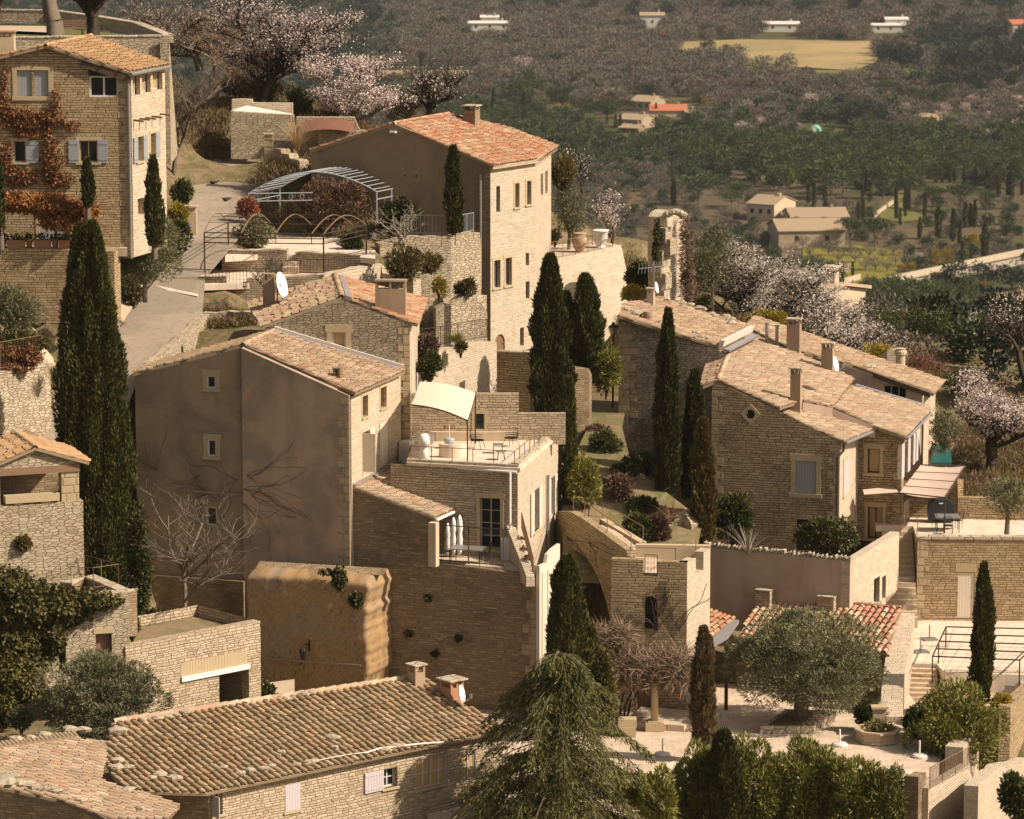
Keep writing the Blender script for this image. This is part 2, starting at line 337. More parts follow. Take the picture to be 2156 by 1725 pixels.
M['twig'] = plain_mat("dry twigs", (0.25, 0.18, 0.12), 0.95, var=0.3, spec=0.05)
M['twig_pale'] = plain_mat("pale twigs", (0.36, 0.31, 0.24), 0.95, var=0.3, spec=0.05)
gm, nt_, b_ = newmat("window glass"); b_.inputs["Base Color"].default_value = (0.015, 0.018, 0.02, 1); b_.inputs["Roughness"].default_value = 0.08; b_.inputs["Specular IOR Level"].default_value = 0.5
M['glass'] = gm
M['curtain'] = plain_mat("ochre blind behind glass", (0.42, 0.29, 0.13), 0.4, var=0.1)
M['road'] = ground_mat("worn asphalt", (0.27, 0.225, 0.17), (0.34, 0.28, 0.215), (0.19, 0.16, 0.125))
M['gravel'] = ground_mat("pale gravel", (0.50, 0.40, 0.28), (0.42, 0.33, 0.22), (0.56, 0.46, 0.33), 0.4, 5)
M['earth'] = ground_mat("scrubby earth", (0.24, 0.18, 0.10), (0.15, 0.14, 0.06), (0.32, 0.25, 0.16), 0.3, 2.2, 0.8)
M['grass'] = ground_mat("rough grass", (0.12, 0.13, 0.035), (0.17, 0.15, 0.05), (0.09, 0.10, 0.03), 0.5, 4, 0.8)
M['paving'] = paving_mat("stone paving", (0.52, 0.42, 0.31), (0.58, 0.47, 0.36), (0.36, 0.28, 0.2))
M['paving_pale'] = paving_mat("pale terrace slabs", (0.62, 0.52, 0.41), (0.66, 0.56, 0.44), (0.48, 0.39, 0.3), 0.9, 0.9)
# builders for masonry
def hdir(a, b):
 d = V((b.x - a.x, b.y - a.y, 0)); return d.normalized()
class Wall:
 def __init__(s, P0, u):
  s.P = V(P0); s.u = V((u[0], u[1], 0)).normalized(); s.n = V((s.u.y, -s.u.x, 0)); s.pl = (s.P, s.n)
 def at(s, px, py): return on_pl(px, py, s.pl)
 def sz(s, px, py):
  q = s.at(px, py); return ((q - s.P).dot(s.u), q.z)
 def pos(s, a, z, out=0.0): return V((s.P.x, s.P.y, 0)) + s.u * a + V((0, 0, z)) + s.n * out
 def rect(s, x0, y0, x1, y1):
  ym, xm = (y0 + y1) / 2, (x0 + x1) / 2
  a0 = s.sz(x0, ym)[0]; a1 = s.sz(x1, ym)[0]; z1 = s.sz(xm, y0)[1]; z0 = s.sz(xm, y1)[1]
  return min(a0, a1), max(a0, a1), z0, z1
def wall_mesh(w, poly, holes, depth=0.2, thick=None):
 mb = MB(); rings = [[V((a, z, 0)) for a, z in poly]] + [[V((a, z, 0)) for a, z in h] for h in holes]
 flat = [p for r in rings for p in r]
 tri = tessellate_polygon(rings)
 mb.add([w.pos(p.x, p.y) for p in flat], [tuple(t) for t in tri])
 for h in holes:
  for i in range(len(h)):
   (a, z), (b, y) = h[i], h[(i + 1) % len(h)]
   mb.quad(w.pos(a, z), w.pos(b, y), w.pos(b, y, -depth), w.pos(a, z, -depth))
 if thick:
  n = len(poly); bk = [w.pos(a, z, -thick) for a, z in poly]; fr = [w.pos(a, z) for a, z in poly]
  if not holes:
   mb.add(bk, [tuple(t) for t in tessellate_polygon([bk])])
  else:
   fb = [w.pos(p.x, p.y, -thick) for p in flat]; mb.add(fb, [tuple(t) for t in tri])
  for i in range(n): j = (i + 1) % n; mb.quad(fr[i], fr[j], bk[j], bk[i])
 return mb
def hole_of(o):
 a0, a1, z0, z1 = o['r']
 if o.get('arch'):
  c, r = (a0 + a1) / 2, (a1 - a0) / 2; rise = min(r, (z1 - z0) * .5) * o.get('rise', 1.0)
  return [(a0, z0), (a1, z0)] + [(c + r * math.cos(t), z1 - rise + rise * math.sin(t)) for t in [math.pi * i / 10 for i in range(11)]]
 return [(a0, z0), (a1, z0), (a1, z1), (a0, z1)]
def slab(mb, w, a0, a1, z0, z1, o0, o1):
 p = [w.pos(a0, z0, o0), w.pos(a1, z0, o0), w.pos(a1, z1, o0), w.pos(a0, z1, o0)]
 return mb.prism(p, w.n * (o1 - o0))
def fill_opening(root, w, o, depth=0.2):
 a0, a1, z0, z1 = o['r']; k = o.get('kind', 'glass'); d = depth - 0.005; fm = M[o.get('fm', 'frame_white')]
 W_, H_ = a1 - a0, z1 - z0
 if k == 'none': return
 if k == 'void':
  mb = MB(); mb.quad(*[w.pos(a, z, -d) for a, z in ((a0, z0), (a1, z0), (a1, z1), (a0, z1))]); mb.build('opening', M['dark_void'], root); return  # dark sheet stands in for the shaded depth of the opening
 if k in ('shutter', 'door'):
  mb = MB(); sd = o.get('inset', 0.08); n = o.get('n', 1)
  for i in range(n):
   slab(mb, w, a0 + W_ * i / n + .01, a0 + W_ * (i + 1) / n - .01, z0 + .01, z1 - .01 - (H_ * .0), -sd - .04, -sd)
  s_ = mb.build('door' if k == 'door' else 'shutter', M[o.get('sm', 'shutter')], root)
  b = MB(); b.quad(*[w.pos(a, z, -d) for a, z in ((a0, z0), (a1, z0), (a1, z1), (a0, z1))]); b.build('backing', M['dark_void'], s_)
  if k == 'door': h = MB(); h.bar(w.pos(a0 + W_ * .85, z0 + H_ * .48, -sd), w.pos(a0 + W_ * .85, z0 + H_ * .48, -sd + .06), .02); h.build('handle', M['black'], s_)
  fr = s_
 else:
  mb = MB(); ft = o.get('ft', 0.055); cols, rows = o.get('grid', (2, 1))
  o0, o1 = -d - .0, -d + .06
  slab(mb, w, a0, a0 + ft, z0, z1, o0, o1); slab(mb, w, a1 - ft, a1, z0, z1, o0, o1)
  slab(mb, w, a0 + ft, a1 - ft, z0, z0 + ft, o0, o1); slab(mb, w, a0 + ft, a1 - ft, z1 - ft, z1, o0, o1)
  for i in range(1, cols):
   c = a0 + W_ * i / cols; slab(mb, w, c - ft * .5, c + ft * .5, z0 + ft, z1 - ft, o0, o1 - .004)
  for j in range(1, rows):
   c = z0 + H_ * j / rows; slab(mb, w, a0 + ft, a1 - ft, c - ft * .3, c + ft * .3, o0, o1 - .008)
  fr = mb.build(o.get('name', 'window'), fm, root)
  g = MB(); g.quad(*[w.pos(a, z, -d + .02) for a, z in ((a0, z0), (a1, z0), (a1, z1), (a0, z1))])
  g.build('pane', M[o.get('gm', 'glass')], fr)
 if o.get('open'):
  sw = o.get('sw', W_ / 2)
  for side in o['open']:
   b = MB(); s0, s1 = (a0 - sw - .02, a0 - .02) if side == 'l' else (a1 + .02, a1 + sw + .02)
   slab(b, w, s0, s1, z0 - .03, z1 + .03, .03, .07)
   for f in (.14, .86): slab(b, w, s0 + .03, s1 - .03, z0 + H_ * f - .04, z0 + H_ * f + .04, .07, .085)
   b.build('shutter', M[o.get('sm', 'shutter')], fr)
 if o.get('ajar'):
  sw = o.get('sw', W_ / 2)
  for side in o['ajar']:
   b = MB(); a = a0 if side == 'l' else a1
   p = [w.pos(a, z0, .02), w.pos(a, z0, sw), w.pos(a, z1, sw), w.pos(a, z1, .02)]
   b.prism(p, w.u * (-.04 if side == 'l' else .04)); b.build('shutter', M[o.get('sm', 'shutter')], fr)
 if o.get('sur'):
  b = MB(); t = o.get('sur') if o['sur'] is not True else .18; pr = .025
  slab(b, w, a0 - t * 1.3, a1 + t * 1.3, z1, z1 + t * 1.4, -.02, pr)
  slab(b, w, a0 - t, a0 - .001, z0, z1, -.02, pr); slab(b, w, a1 + .001, a1 + t, z0, z1, -.02, pr)
  slab(b, w, a0 - t * 1.3, a1 + t * 1.3, z0 - t * .8, z0, -.02, pr + .05); b.build('surround', M[o.get('surm', 'dressed')], fr)
 elif o.get('sill'):
  b = MB(); slab(b, w, a0 - .08, a1 + .08, z0 - .1, z0, -.1, .07); b.build('sill', M['dressed'], fr)
 if o.get('bars'):
  b = MB(); n = o['bars']
  for i in range(n): c = a0 + W_ * (i + 1) / (n + 1); b.bar(w.pos(c, z0, -.05), w.pos(c, z1, -.05), .015)
  for i in range(2): c = z0 + H_ * (i + 1) / 3; b.bar(w.pos(a0, c, -.05), w.pos(a1, c, -.05), .015)
  b.build('bars', M['black'], fr)
def add_wall(root, w, poly_px, mat, ops=(), depth=0.2, name='wall', thick=None, extra=0, sz=None):
 poly = [w.sz(*p) for p in poly_px] if sz is None else list(sz)
 if extra:
  zs = sorted(z for a, z in poly); zc = (zs[0] + zs[-1]) / 2
  poly = [(a, z - extra if z < zc else z) for a, z in poly]
 os_ = []
 for o in ops:
  o = dict(o)
  if 'r' not in o: o['r'] = w.rect(*o['px'])
  os_.append(o)
 holes = [hole_of(o) for o in os_ if not o.get('surface')]
 ob = wall_mesh(w, poly, holes, depth, thick).build(name, mat if not isinstance(mat, str) else M[mat], root)
 for o in os_: fill_opening(root if root is not None else ob, w, o, o.get('depth', depth))
 return ob
def quoins(root, w, a, z0, z1, side, mat='quoin', big=.55, small=.32, h=.36):
 b = MB(); z = z0; k = 0
 while z < z1 - .1:
  L = (big if k % 2 else small) * rnd.uniform(.85, 1.15); hh = min(h * rnd.uniform(.8, 1.2), z1 - z)
  s0, s1 = (a, a + L) if side > 0 else (a - L, a)
  slab(b, w, s0, s1, z + .008, z + hh - .008, -.03, .015); z += hh; k += 1
 return b.build('quoin', M[mat] if isinstance(mat, str) else mat, root)
def tiles_np(poly, n, w=0.30, L=0.45, r=0.115, seg=5, rough=1.0, lift=0.03):
 poly = [V(p) for p in poly]; n = V(n).normalized(); g = V((0, 0, -1)); d = (g - n * g.dot(n)).normalized(); a = n.cross(d)
 O = poly[0]; P2 = [((p - O).dot(a), (p - O).dot(d)) for p in poly]
 a0, a1 = min(p[0] for p in P2), max(p[0] for p in P2); N = max(2, round((a1 - a0) / w)); w = (a1 - a0) / N
 acs, bs = [], []
 for k in range(N):
  ac = a0 + w * (k + .5); xs = []
  for i in range(len(P2)):
   (x0, y0), (x1, y1) = P2[i], P2[(i + 1) % len(P2)]
   if (x0 <= ac) != (x1 <= ac): xs.append(y0 + (y1 - y0) * (ac - x0) / (x1 - x0))
  xs.sort()
  for q in range(0, len(xs) - 1, 2):
   b = xs[q + 1] + .05; s_ = L * rnd.uniform(.5, 1)
   while b > xs[q] + .12: acs.append(ac); bs.append((b, min(L * 1.18, b - xs[q] + .05))); b -= s_; s_ = L
 m = len(acs); acs = np.array(acs) + rng.normal(0, .007 * rough, m); be = np.array([x[0] for x in bs]) + rng.normal(0, .018 * rough, m); ln = np.array([x[1] for x in bs])
 th = np.linspace(0, math.pi, seg + 1); ct, st = np.cos(th), np.sin(th)
 A, D, Nn, Oo = (np.array(x) for x in (a, d, n, O))
 sk = rng.normal(0, .012 * rough, m); lf = np.abs(rng.normal(0, .008 * rough, m))
 def ring(ac, b, rr, hh): return Oo + (ac[:, None] + rr * ct[None])[..., None] * A + np.broadcast_to(b[:, None], (m, seg + 1))[..., None] * D + (hh[:, None] + rr * st[None])[..., None] * Nn
 lo = ring(acs + sk, be, r, lift + .022 + lf); up = ring(acs - sk, be - ln, r * .8, lift - .01 + lf * 0)
 verts = np.concatenate([lo, up], 1).reshape(-1, 3); base = (np.arange(m) * 2 * (seg + 1))[:, None]
 fs = []
 for i in range(seg): fs.append(np.concatenate([base + i, base + i + 1, base + seg + 2 + i, base + seg + 1 + i], 1))
 faces = np.stack(fs, 1).reshape(-1, 4)
 uv = np.repeat(rng.random((m, 2)), 2 * (seg + 1), axis=0)
 return verts, faces, uv
def roof(root, poly, nrm, mat='tile', name='roof', thick=.12, w=.29, L=.45, r=.115, rough=1.0, under='mortar', label=None):
 n = V(nrm).normalized()
 poly = [V(p) for p in poly]
 v, f, uv = tiles_np(poly, n, w, L, r, rough=rough)
 me = np_mesh(name, v, f, uv)
 o = link(name, me, M[mat], root)
 sm = MB(); sm.prism([p + n * .015 for p in poly], n * -thick); bed = sm.build('roof_bed', M[under], o)
 if label: o['label'] = label
 return o
def caps(parent, A, B, mat='tile', r=.13, L=.38, name='ridge_cap', lift=.06):
 A, B = V(A), V(B); d = B - A; n = max(1, round(d.length / L)); L = d.length / n; d.normalize()
 x = d.cross(V((0, 0, 1))).normalized(); y = x.cross(d); vs = []; fs = []; uv = []
 for i in range(n):
  a = A + d * (L * i - .04); b = A + d * (L * (i + 1)); q = rnd.random(); e = rnd.random()
  for P, rr, hh in ((a, r * .85, lift - .01), (b, r, lift + .015)):
   for k in range(7):
    t = math.pi * (k / 6 * 1.24 - .12); vs.append(P + x * (rr * math.cos(t)) + y * (rr * math.sin(t) + hh - .04)); uv.append((q, e))
  o = i * 14
  for k in range(6): fs.append((o + k, o + k + 1, o + 8 + k, o + 7 + k))
 return link(name, np_mesh(name, np.array([tuple(p) for p in vs]), np.array(fs), np.array(uv)), M[mat], parent)
def gutter(root, A, B, r=.075, mat='zinc', drop=.08):
 A, B = V(A) - V((0, 0, drop)), V(B) - V((0, 0, drop)); mb = MB(); mb.bar(A, B, r, n=8); return mb.build('gutter', M[mat], root)
def pipe(root, pts, r=.05, mat='zinc', name='downpipe'):
 mb = MB(); mb.path(pts, r, n=8); return mb.build(name, M[mat], root)
def chimney(parent, base, u, hx, hy, h, mat='chimney', cap='coping', vents=2, capo=.07, name='chimney', ch=.06, vh=.22):
 base = V(base); mb = MB(); mb.box(base + V((0, 0, (h - vh) / 2 - .5)), hx, hy, (h - vh) / 2 + .5, u)
 U = V((u[0], u[1], 0)).normalized(); Q = V((-U.y, U.x, 0)); pw = .055
 for i in (-1, 1):
  for j in (-1, 1): mb.box(base + U * (i * (hx - pw)) + Q * (j * (hy - pw)) + V((0, 0, h - vh / 2)), pw, pw, vh / 2 - .001, u)
 for i in range(1, vents):
  for j in (-1, 1): mb.box(base + U * (-hx + 2 * hx * i / vents) + Q * (j * (hy - pw)) + V((0, 0, h - vh / 2)), pw * .8, pw, vh / 2 - .001, u)
 o = mb.build(name, M[mat], parent); c = MB(); c.box(base + V((0, 0, h + ch / 2)), hx + capo, hy + capo, ch / 2, u); c.build('chimney_cap', M[cap], o)
 return o
def free_wall(name, label, P, tops, base, thick=.45, mat='stone', cat='wall', group=None, cope=None, side=1, parent=None, jag=0.0, cmat='coping'):
 mb = MB(); P = [V((p[0], p[1], 0)) for p in P]; pts = []; tz = []
 for i in range(len(P) - 1):
  n = max(1, int((P[i + 1] - P[i]).length / .45)) if jag else 1
  for k in range(n): pts.append(P[i].lerp(P[i + 1], k / n)); tz.append(tops[i] + (tops[i + 1] - tops[i]) * k / n + (rnd.uniform(-jag, jag) if jag else 0))
 pts.append(P[-1]); tz.append(tops[-1]); N = len(pts); nr = []
 for i in range(N):
  d = (pts[min(i + 1, N - 1)] - pts[max(i - 1, 0)]).normalized(); nr.append(V((-d.y, d.x, 0)) * thick * side)
 bz = base if isinstance(base, (list, tuple)) else None
 Z = lambda z: V((0, 0, z))
 fb = [pts[i] + Z(base if bz is None else np.interp(i / (N - 1), np.linspace(0, 1, len(bz)), bz)) for i in range(N)]
 ft = [pts[i] + Z(tz[i]) for i in range(N)]; bt = [p + q for p, q in zip(ft, nr)]; bb = [p + q for p, q in zip(fb, nr)]
 for i in range(N - 1):
  j = i + 1; mb.quad(fb[i], fb[j], ft[j], ft[i]); mb.quad(ft[i], ft[j], bt[j], bt[i]); mb.quad(bt[i], bt[j], bb[j], bb[i])
 mb.quad(fb[0], ft[0], bt[0], bb[0]); mb.quad(fb[-1], bb[-1], bt[-1], ft[-1])
 o = mb.build(name, M[mat], parent)
 if label: tag(o, label, cat, group)
 if cope:
  c = MB()
  for i in range(N - 1):
   j = i + 1; e = .04; k = [ft[i] - nr[i].normalized() * e + Z(.005), ft[j] - nr[j].normalized() * e + Z(.005), bt[j] + nr[j].normalized() * e + Z(.005), bt[i] + nr[i].normalized() * e + Z(.005)]
   c.prism(k, (0, 0, cope))
  c.build('coping', M[cmat], o)
 return o
def railing(name, label, pts, h=1.0, cat='railing', mat='metal_dark', step=.13, post=1.5, rails=2, r=.012, group=None, parent=None):
 pr, ba = MB(), MB()
 for i in range(len(pts) - 1):
  a, b = V(pts[i]), V(pts[i + 1]); L = (b - a).length; up = V((0, 0, h))
  for q in range(rails):
   z = V((0, 0, h - (h - .08) * q / max(1, rails - 1))) if rails > 1 else up
   pr.bar(a + z, b + z, r * 1.5)
  n = max(1, round(L / post))
  for k in range(n + 1): p = a.lerp(b, k / n); pr.bar(p, p + up, r * 1.7)
  if step:
   n = max(1, int(L / step))
   for k in range(1, n): p = a.lerp(b, k / n); ba.bar(p + V((0, 0, .08)), p + up, r, n=4)
 o = pr.build(name, M[mat], parent)
 if label: tag(o, label, cat, group)
 if ba.v: ba.build('baluster', M[mat], o)
 return o
# vegetation
def cards(P, ax, ln, wd, prng=rng, curl=0.0):
 N = len(P); r = prng.normal(size=(N, 3)); side = np.cross(ax, r); side /= np.linalg.norm(side, axis=1)[:, None] + 1e-9
 ln = np.broadcast_to(np.asarray(ln, float), (N,))[:, None]; wd = np.broadcast_to(np.asarray(wd, float), (N,))[:, None]
 a = P; c = P + ax * ln; m = P + ax * ln * .5; b = m + side * wd * .5; d = m - side * wd * .5
 v = np.stack([a, b, c, d], 1).reshape(-1, 3); f = np.arange(4 * N).reshape(N, 4)
 return v, f
def unit(a): return a / (np.linalg.norm(a, axis=-1, keepdims=True) + 1e-9)
def merge(*vf):
 vs, fs, n = [], [], 0
 for v, f in vf: vs.append(v); fs.append(f + n); n += len(v)
 return np.concatenate(vs), np.concatenate(fs)
def lump_crown(rad, n, lumps=26, lr=.38, leaf=(.22, .09), up=.3, seed=0, hollow=.35, flat=1.0, out=.8, droop=0.0):
 q = np.random.default_rng(seed); rad = np.array(rad, float)
 c = unit(q.normal(size=(lumps, 3))) * (q.uniform(hollow, 1.0, (lumps, 1)) ** .6); c *= (1 - lr * .75); cr = lr * q.uniform(.6, 1.25, lumps)
 k = q.integers(0, lumps, n); d = unit(q.normal(size=(n, 3))); rr = q.uniform(.55, 1.0, (n, 1)) ** .5
 p = c[k] + d * rr * cr[k][:, None]
 P = p * rad; ax = unit(d * out + unit(p) * .4 + q.normal(0, .5, (n, 3)) + np.array([0, 0, up - droop]))
 return cards(P, ax, leaf[0] * q.uniform(.6, 1.3, n), leaf[1] * q.uniform(.7, 1.3, n), q)
def column_crown(h, r, n, seed=0, leaf=(.34, .11), tip=.25, base=.5, lumps=60, lean=.08):
 q = np.random.default_rng(seed); t = q.uniform(0, 1, n) ** .9
 prof = np.where(t < .3, base + (1 - base) * np.sin(t / .3 * np.pi / 2), np.cos((t - .3) / .7 * np.pi / 2) ** .6)
 prof = np.maximum(prof, .02); a = q.uniform(0, 2 * np.pi, n)
 la, lt = q.uniform(0, 2 * np.pi, lumps), q.uniform(0, 1, lumps); amp = np.zeros(n)
 for i in range(lumps):
  da = np.angle(np.exp(1j * (a - la[i]))); amp = np.maximum(amp, np.exp(-(da / .30) ** 2 - ((t - lt[i]) / .085) ** 2))
 rr = r * prof * (.66 + .42 * amp) * q.uniform(.82, 1.03, n) * (.94 + .12 * np.sin(3 * a + 5 * t + seed))
 P = np.stack([rr * np.cos(a), rr * np.sin(a), t * h], 1); rad = np.stack([np.cos(a), np.sin(a), 0 * a], 1)
 ax = unit(rad * .45 + np.array([0, 0, 1.0]) + q.normal(0, .22, (n, 3)))
 v, f = cards(P, ax, leaf[0] * q.uniform(.6, 1.3, n), leaf[1] * q.uniform(.7, 1.4, n), q)
 m, k = 14, 10; tt = np.linspace(0.01, .95, m); pr = np.where(tt < .3, base + (1 - base) * np.sin(tt / .3 * np.pi / 2), np.cos((tt - .3) / .7 * np.pi / 2) ** .6) * r * .6
 aa = np.linspace(0, 2 * np.pi, k, endpoint=False)
 cv = np.stack([np.outer(pr, np.cos(aa)), np.outer(pr, np.sin(aa)), np.outer(tt * h, np.ones(k))], -1).reshape(-1, 3)
 cf = np.array([(i * k + j, i * k + (j + 1) % k, (i + 1) * k + (j + 1) % k, (i + 1) * k + j) for i in range(m - 1) for j in range(k)])
 return merge((v, f), (cv, cf))
def branch_tree(h, spread, seed=0, levels=4, kids=(5, 5, 5, 4), r0=.16, trunk=.28, upb=.35, wig=.18, lean=(0, 0), first=.35, shrink=.62, minr=.006):
 q = np.random.default_rng(seed); segs = []; tips = []
 def grow(p, d, L, r, lv):
  n = 4 if lv < 2 else 3; pts = [p]; dd = d.copy()
  for i in range(n):
   dd = unit(dd + q.normal(0, wig, 3) + np.array([0, 0, upb * .12])); p = p + dd * L / n; pts.append(p)
  rs = np.linspace(r, max(minr, r * .55), n + 1)
  for i in range(n): segs.append((pts[i], pts[i + 1], rs[i], rs[i + 1], lv))
  if lv >= levels:
   tips.extend(pts[1:]); return
  for k in range(kids[lv]):
   f = q.uniform(first if lv == 0 else .25, 1.0); i = min(n - 1, int(f * n)); b = pts[i] + (pts[i + 1] - pts[i]) * (f * n - i)
   az = q.uniform(0, 2 * np.pi); rad = np.array([math.cos(az) * spread, math.sin(az) * spread, upb * q.uniform(.4, 1.6)])
   grow(b, unit(dd * .55 + rad), L * shrink * q.uniform(.7, 1.2), max(minr, r * .5), lv + 1)
 grow(np.zeros(3), unit(np.array([lean[0], lean[1], 1.0])), h * (.5 if trunk is None else trunk * 2), r0, 0)
 A = np.array([s[0] for s in segs]); B = np.array([s[1] for s in segs]); ra = np.array([s[2] for s in segs]); rb = np.array([s[3] for s in segs])
 top = max(B[:, 2].max(), .1); sc = h / top; A *= sc; B *= sc; tips = np.array(tips) * sc
 d = unit(B - A); x = unit(np.cross(d, np.array([.3, .2, 1.0]))); y = np.cross(d, x); vs = []
 for P, rr in ((A, ra), (B, rb)):
  for k in range(3):
   t = 2 * math.pi * k / 3; vs.append(P + x * (rr * math.cos(t))[:, None] + y * (rr * math.sin(t))[:, None])
 v = np.stack(vs, 1).reshape(-1, 3); o = (np.arange(len(A)) * 6)[:, None]
 f = np.stack([np.concatenate([o + k, o + (k + 1) % 3, o + 3 + (k + 1) % 3, o + 3 + k], 1) for k in range(3)], 1).reshape(-1, 4)
 return v, f, tips
def put(name, vf, mat, parent=None, smooth=False): return link(name, np_mesh(name, vf[0], vf[1], smooth=smooth), M[mat] if isinstance(mat, str) else mat, parent)
def trunk_mesh(pts, r, n=8):
 mb = MB()
 for i in range(len(pts) - 1): mb.bar(pts[i], pts[i + 1], r[i], r[i + 1], n)
 return mb
LG = {}
def lm(name, cols, **k):
 LG[name] = leaf_mat(name, cols, **k); return LG[name]
lm('cypress', [(0.0192, 0.024, 0.0048), (0.0416, 0.0464, 0.0088), (0.084, 0.076, 0.016), (0.0272, 0.032, 0.0064)], transl=.12, clump=1.2)
lm('cypress_brown', [(0.0405, 0.0324, 0.009), (0.09, 0.0594, 0.0216), (0.135, 0.09, 0.0378), (0.045, 0.0423, 0.0117)], transl=.15, clump=1.5)
lm('cypress_warm', [(0.03325, 0.0304, 0.0057), (0.08075, 0.06175, 0.0133), (0.114, 0.076, 0.019), (0.038, 0.038, 0.0076)], transl=.12, clump=1.5)
lm('olive', [(0.05832, 0.06415, 0.02333), (0.1264, 0.1283, 0.05638), (0.2138, 0.2041, 0.1069), (0.08262, 0.08748, 0.03208)], transl=.12, clump=1.0)
lm('laurel', [(0.02, 0.0288, 0.0064), (0.048, 0.0592, 0.0112), (0.092, 0.088, 0.0216), (0.0288, 0.0384, 0.008)], transl=.2, clump=1.2)
lm('oleander', [(0.05525, 0.0663, 0.01326), (0.1326, 0.1381, 0.02431), (0.2542, 0.2321, 0.04972), (0.07735, 0.0884, 0.01657)], transl=.15, clump=1.0)
lm('ivy', [(0.0425, 0.04675, 0.0102), (0.085, 0.08075, 0.0187), (0.1275, 0.102, 0.0255), (0.0425, 0.0425, 0.0102)], transl=.12, clump=1.0)
lm('vine_rust', [(0.1, 0.04, 0.018), (0.19, 0.075, 0.03), (0.27, 0.13, 0.05), (0.07, 0.04, 0.02)], transl=.3, clump=1.0)
lm('vine_orange', [(0.25, 0.095, 0.025), (0.37, 0.155, 0.045), (0.44, 0.22, 0.075), (0.19, 0.08, 0.025)], transl=.35, clump=1.0)
lm('shrub_olive', [(0.048, 0.044, 0.0096), (0.104, 0.084, 0.0176), (0.16, 0.112, 0.028), (0.072, 0.056, 0.0144)], transl=.25, clump=.7)
lm('shrub_dry', [(0.112, 0.068, 0.04), (0.176, 0.112, 0.072), (0.136, 0.08, 0.048), (0.088, 0.056, 0.032)], transl=.15, clump=1.0)
lm('shrub_red', [(0.2, 0.05, 0.03), (0.3, 0.1, 0.05), (0.13, 0.05, 0.03), (0.24, 0.07, 0.05)], transl=.12, clump=1.0)
lm('shrub_yellow', [(0.25, 0.18, 0.02), (0.42, 0.3, 0.04), (0.3, 0.25, 0.04), (0.14, 0.14, 0.03)], transl=.3, clump=1.5)
lm('blossom', [(0.42, 0.33, 0.295), (0.56, 0.46, 0.415), (0.66, 0.56, 0.51), (0.34, 0.26, 0.22)], transl=.3, clump=.8)
lm('blossom_white', [(0.42, 0.36, 0.30), (0.56, 0.49, 0.42), (0.68, 0.61, 0.53), (0.33, 0.27, 0.21)], transl=.3, clump=.8)
lm('cedar', [(0.035, 0.038, 0.008), (0.075, 0.078, 0.016), (0.15, 0.14, 0.032), (0.04, 0.045, 0.01)], transl=.15, clump=.9)
lm('grass_blade', [(0.07, 0.09, 0.015), (0.13, 0.14, 0.025), (0.2, 0.17, 0.05), (0.08, 0.1, 0.02)], transl=.3, clump=.8)
lm('straw', [(0.34, 0.23, 0.11), (0.46, 0.33, 0.18), (0.4, 0.28, 0.14), (0.28, 0.2, 0.1)], transl=.2, clump=.8)
def bush(name, label, cat, at, rad, n, mat='laurel', group=None, stem=True, **k):
 rad = tuple(rad); t = thing(name, label, cat, V(at), group)
 v, f = lump_crown(rad, n, seed=rnd.randrange(10 ** 6), **k); v = v + np.array([0, 0, rad[2] * .92]); v[:, 2] = np.maximum(v[:, 2], -.3)
 me = np_mesh('foliage', v, f); o = link('foliage', me, LG[mat]); o.parent = t
 if stem:
  s = MB()
  for i in range(4):
   a = rnd.uniform(0, 6.28); s.bar((0, 0, -.3), (math.cos(a) * rad[0] * .5, math.sin(a) * rad[1] * .5, rad[2] * 1.0), .05, .02)
  b = s.build('stem', M['bark_dark']); b.parent = t
 return t
def cypress(name, label, foot, h, r, n, mat='cypress', group=None, seed=None, twin=None, **k):
 t = thing(name, label, 'cypress tree', V(foot), group)
 vf = column_crown(h, r, n, seed=rnd.randrange(10 ** 6) if seed is None else seed, **k)
 if twin:
  for dx, dy, hh, rr in twin:
   v, f = column_crown(hh, rr, int(n * hh / h * .6), seed=rnd.randrange(10 ** 6), **k); vf = merge(vf, (v + np.array([dx, dy, 0]), f))
 o = put('crown', vf, LG[mat]); o.parent = t
 s = MB(); s.bar((0, 0, -.6), (0, 0, h * .5), .16, .06, 7); b = s.build('trunk', M['bark']); b.parent = t
 return t
def foot(px, py, D): return pt(px, py, D)
def m_px(D): return FX / D
# terrain: one sheet from the foreground to the horizon
CTV = [(450, 350, 230), (480, 400, 222), (470, 470, 210), (390, 560, 203), (340, 640, 198), (20, 700, 184.6), (470, 672, 196), (530, 668, 195), (840, 560, 206), (900, 575, 206),
  (150, 62, 229), (0, 62, 229), (300, 80, 228), (550, 205, 242), (620, 225, 240), (750, 300, 238), (900, 262, 242), (630, 330, 222), (700, 400, 216), (760, 470, 211), (780, 500, 209), (960, 712, 204), (1010, 708, 207),
  (1430, 645, 222), (1500, 668, 224), (1600, 672, 226), (1700, 720, 226), (1850, 775, 230), (2000, 850, 240), (2150, 880, 240), (2080, 900, 220), (2080, 1000, 201), (2250, 1000, 200), (360, 330, 226), (1200, 455, 238), (1300, 545, 236), (1250, 490, 246), (1400, 625, 240), (1550, 690, 240), (1700, 735, 242), (1100, 430, 242), (1000, 330, 244), (1830, 800, 244), (1950, 850, 236), (560, 330, 228)]
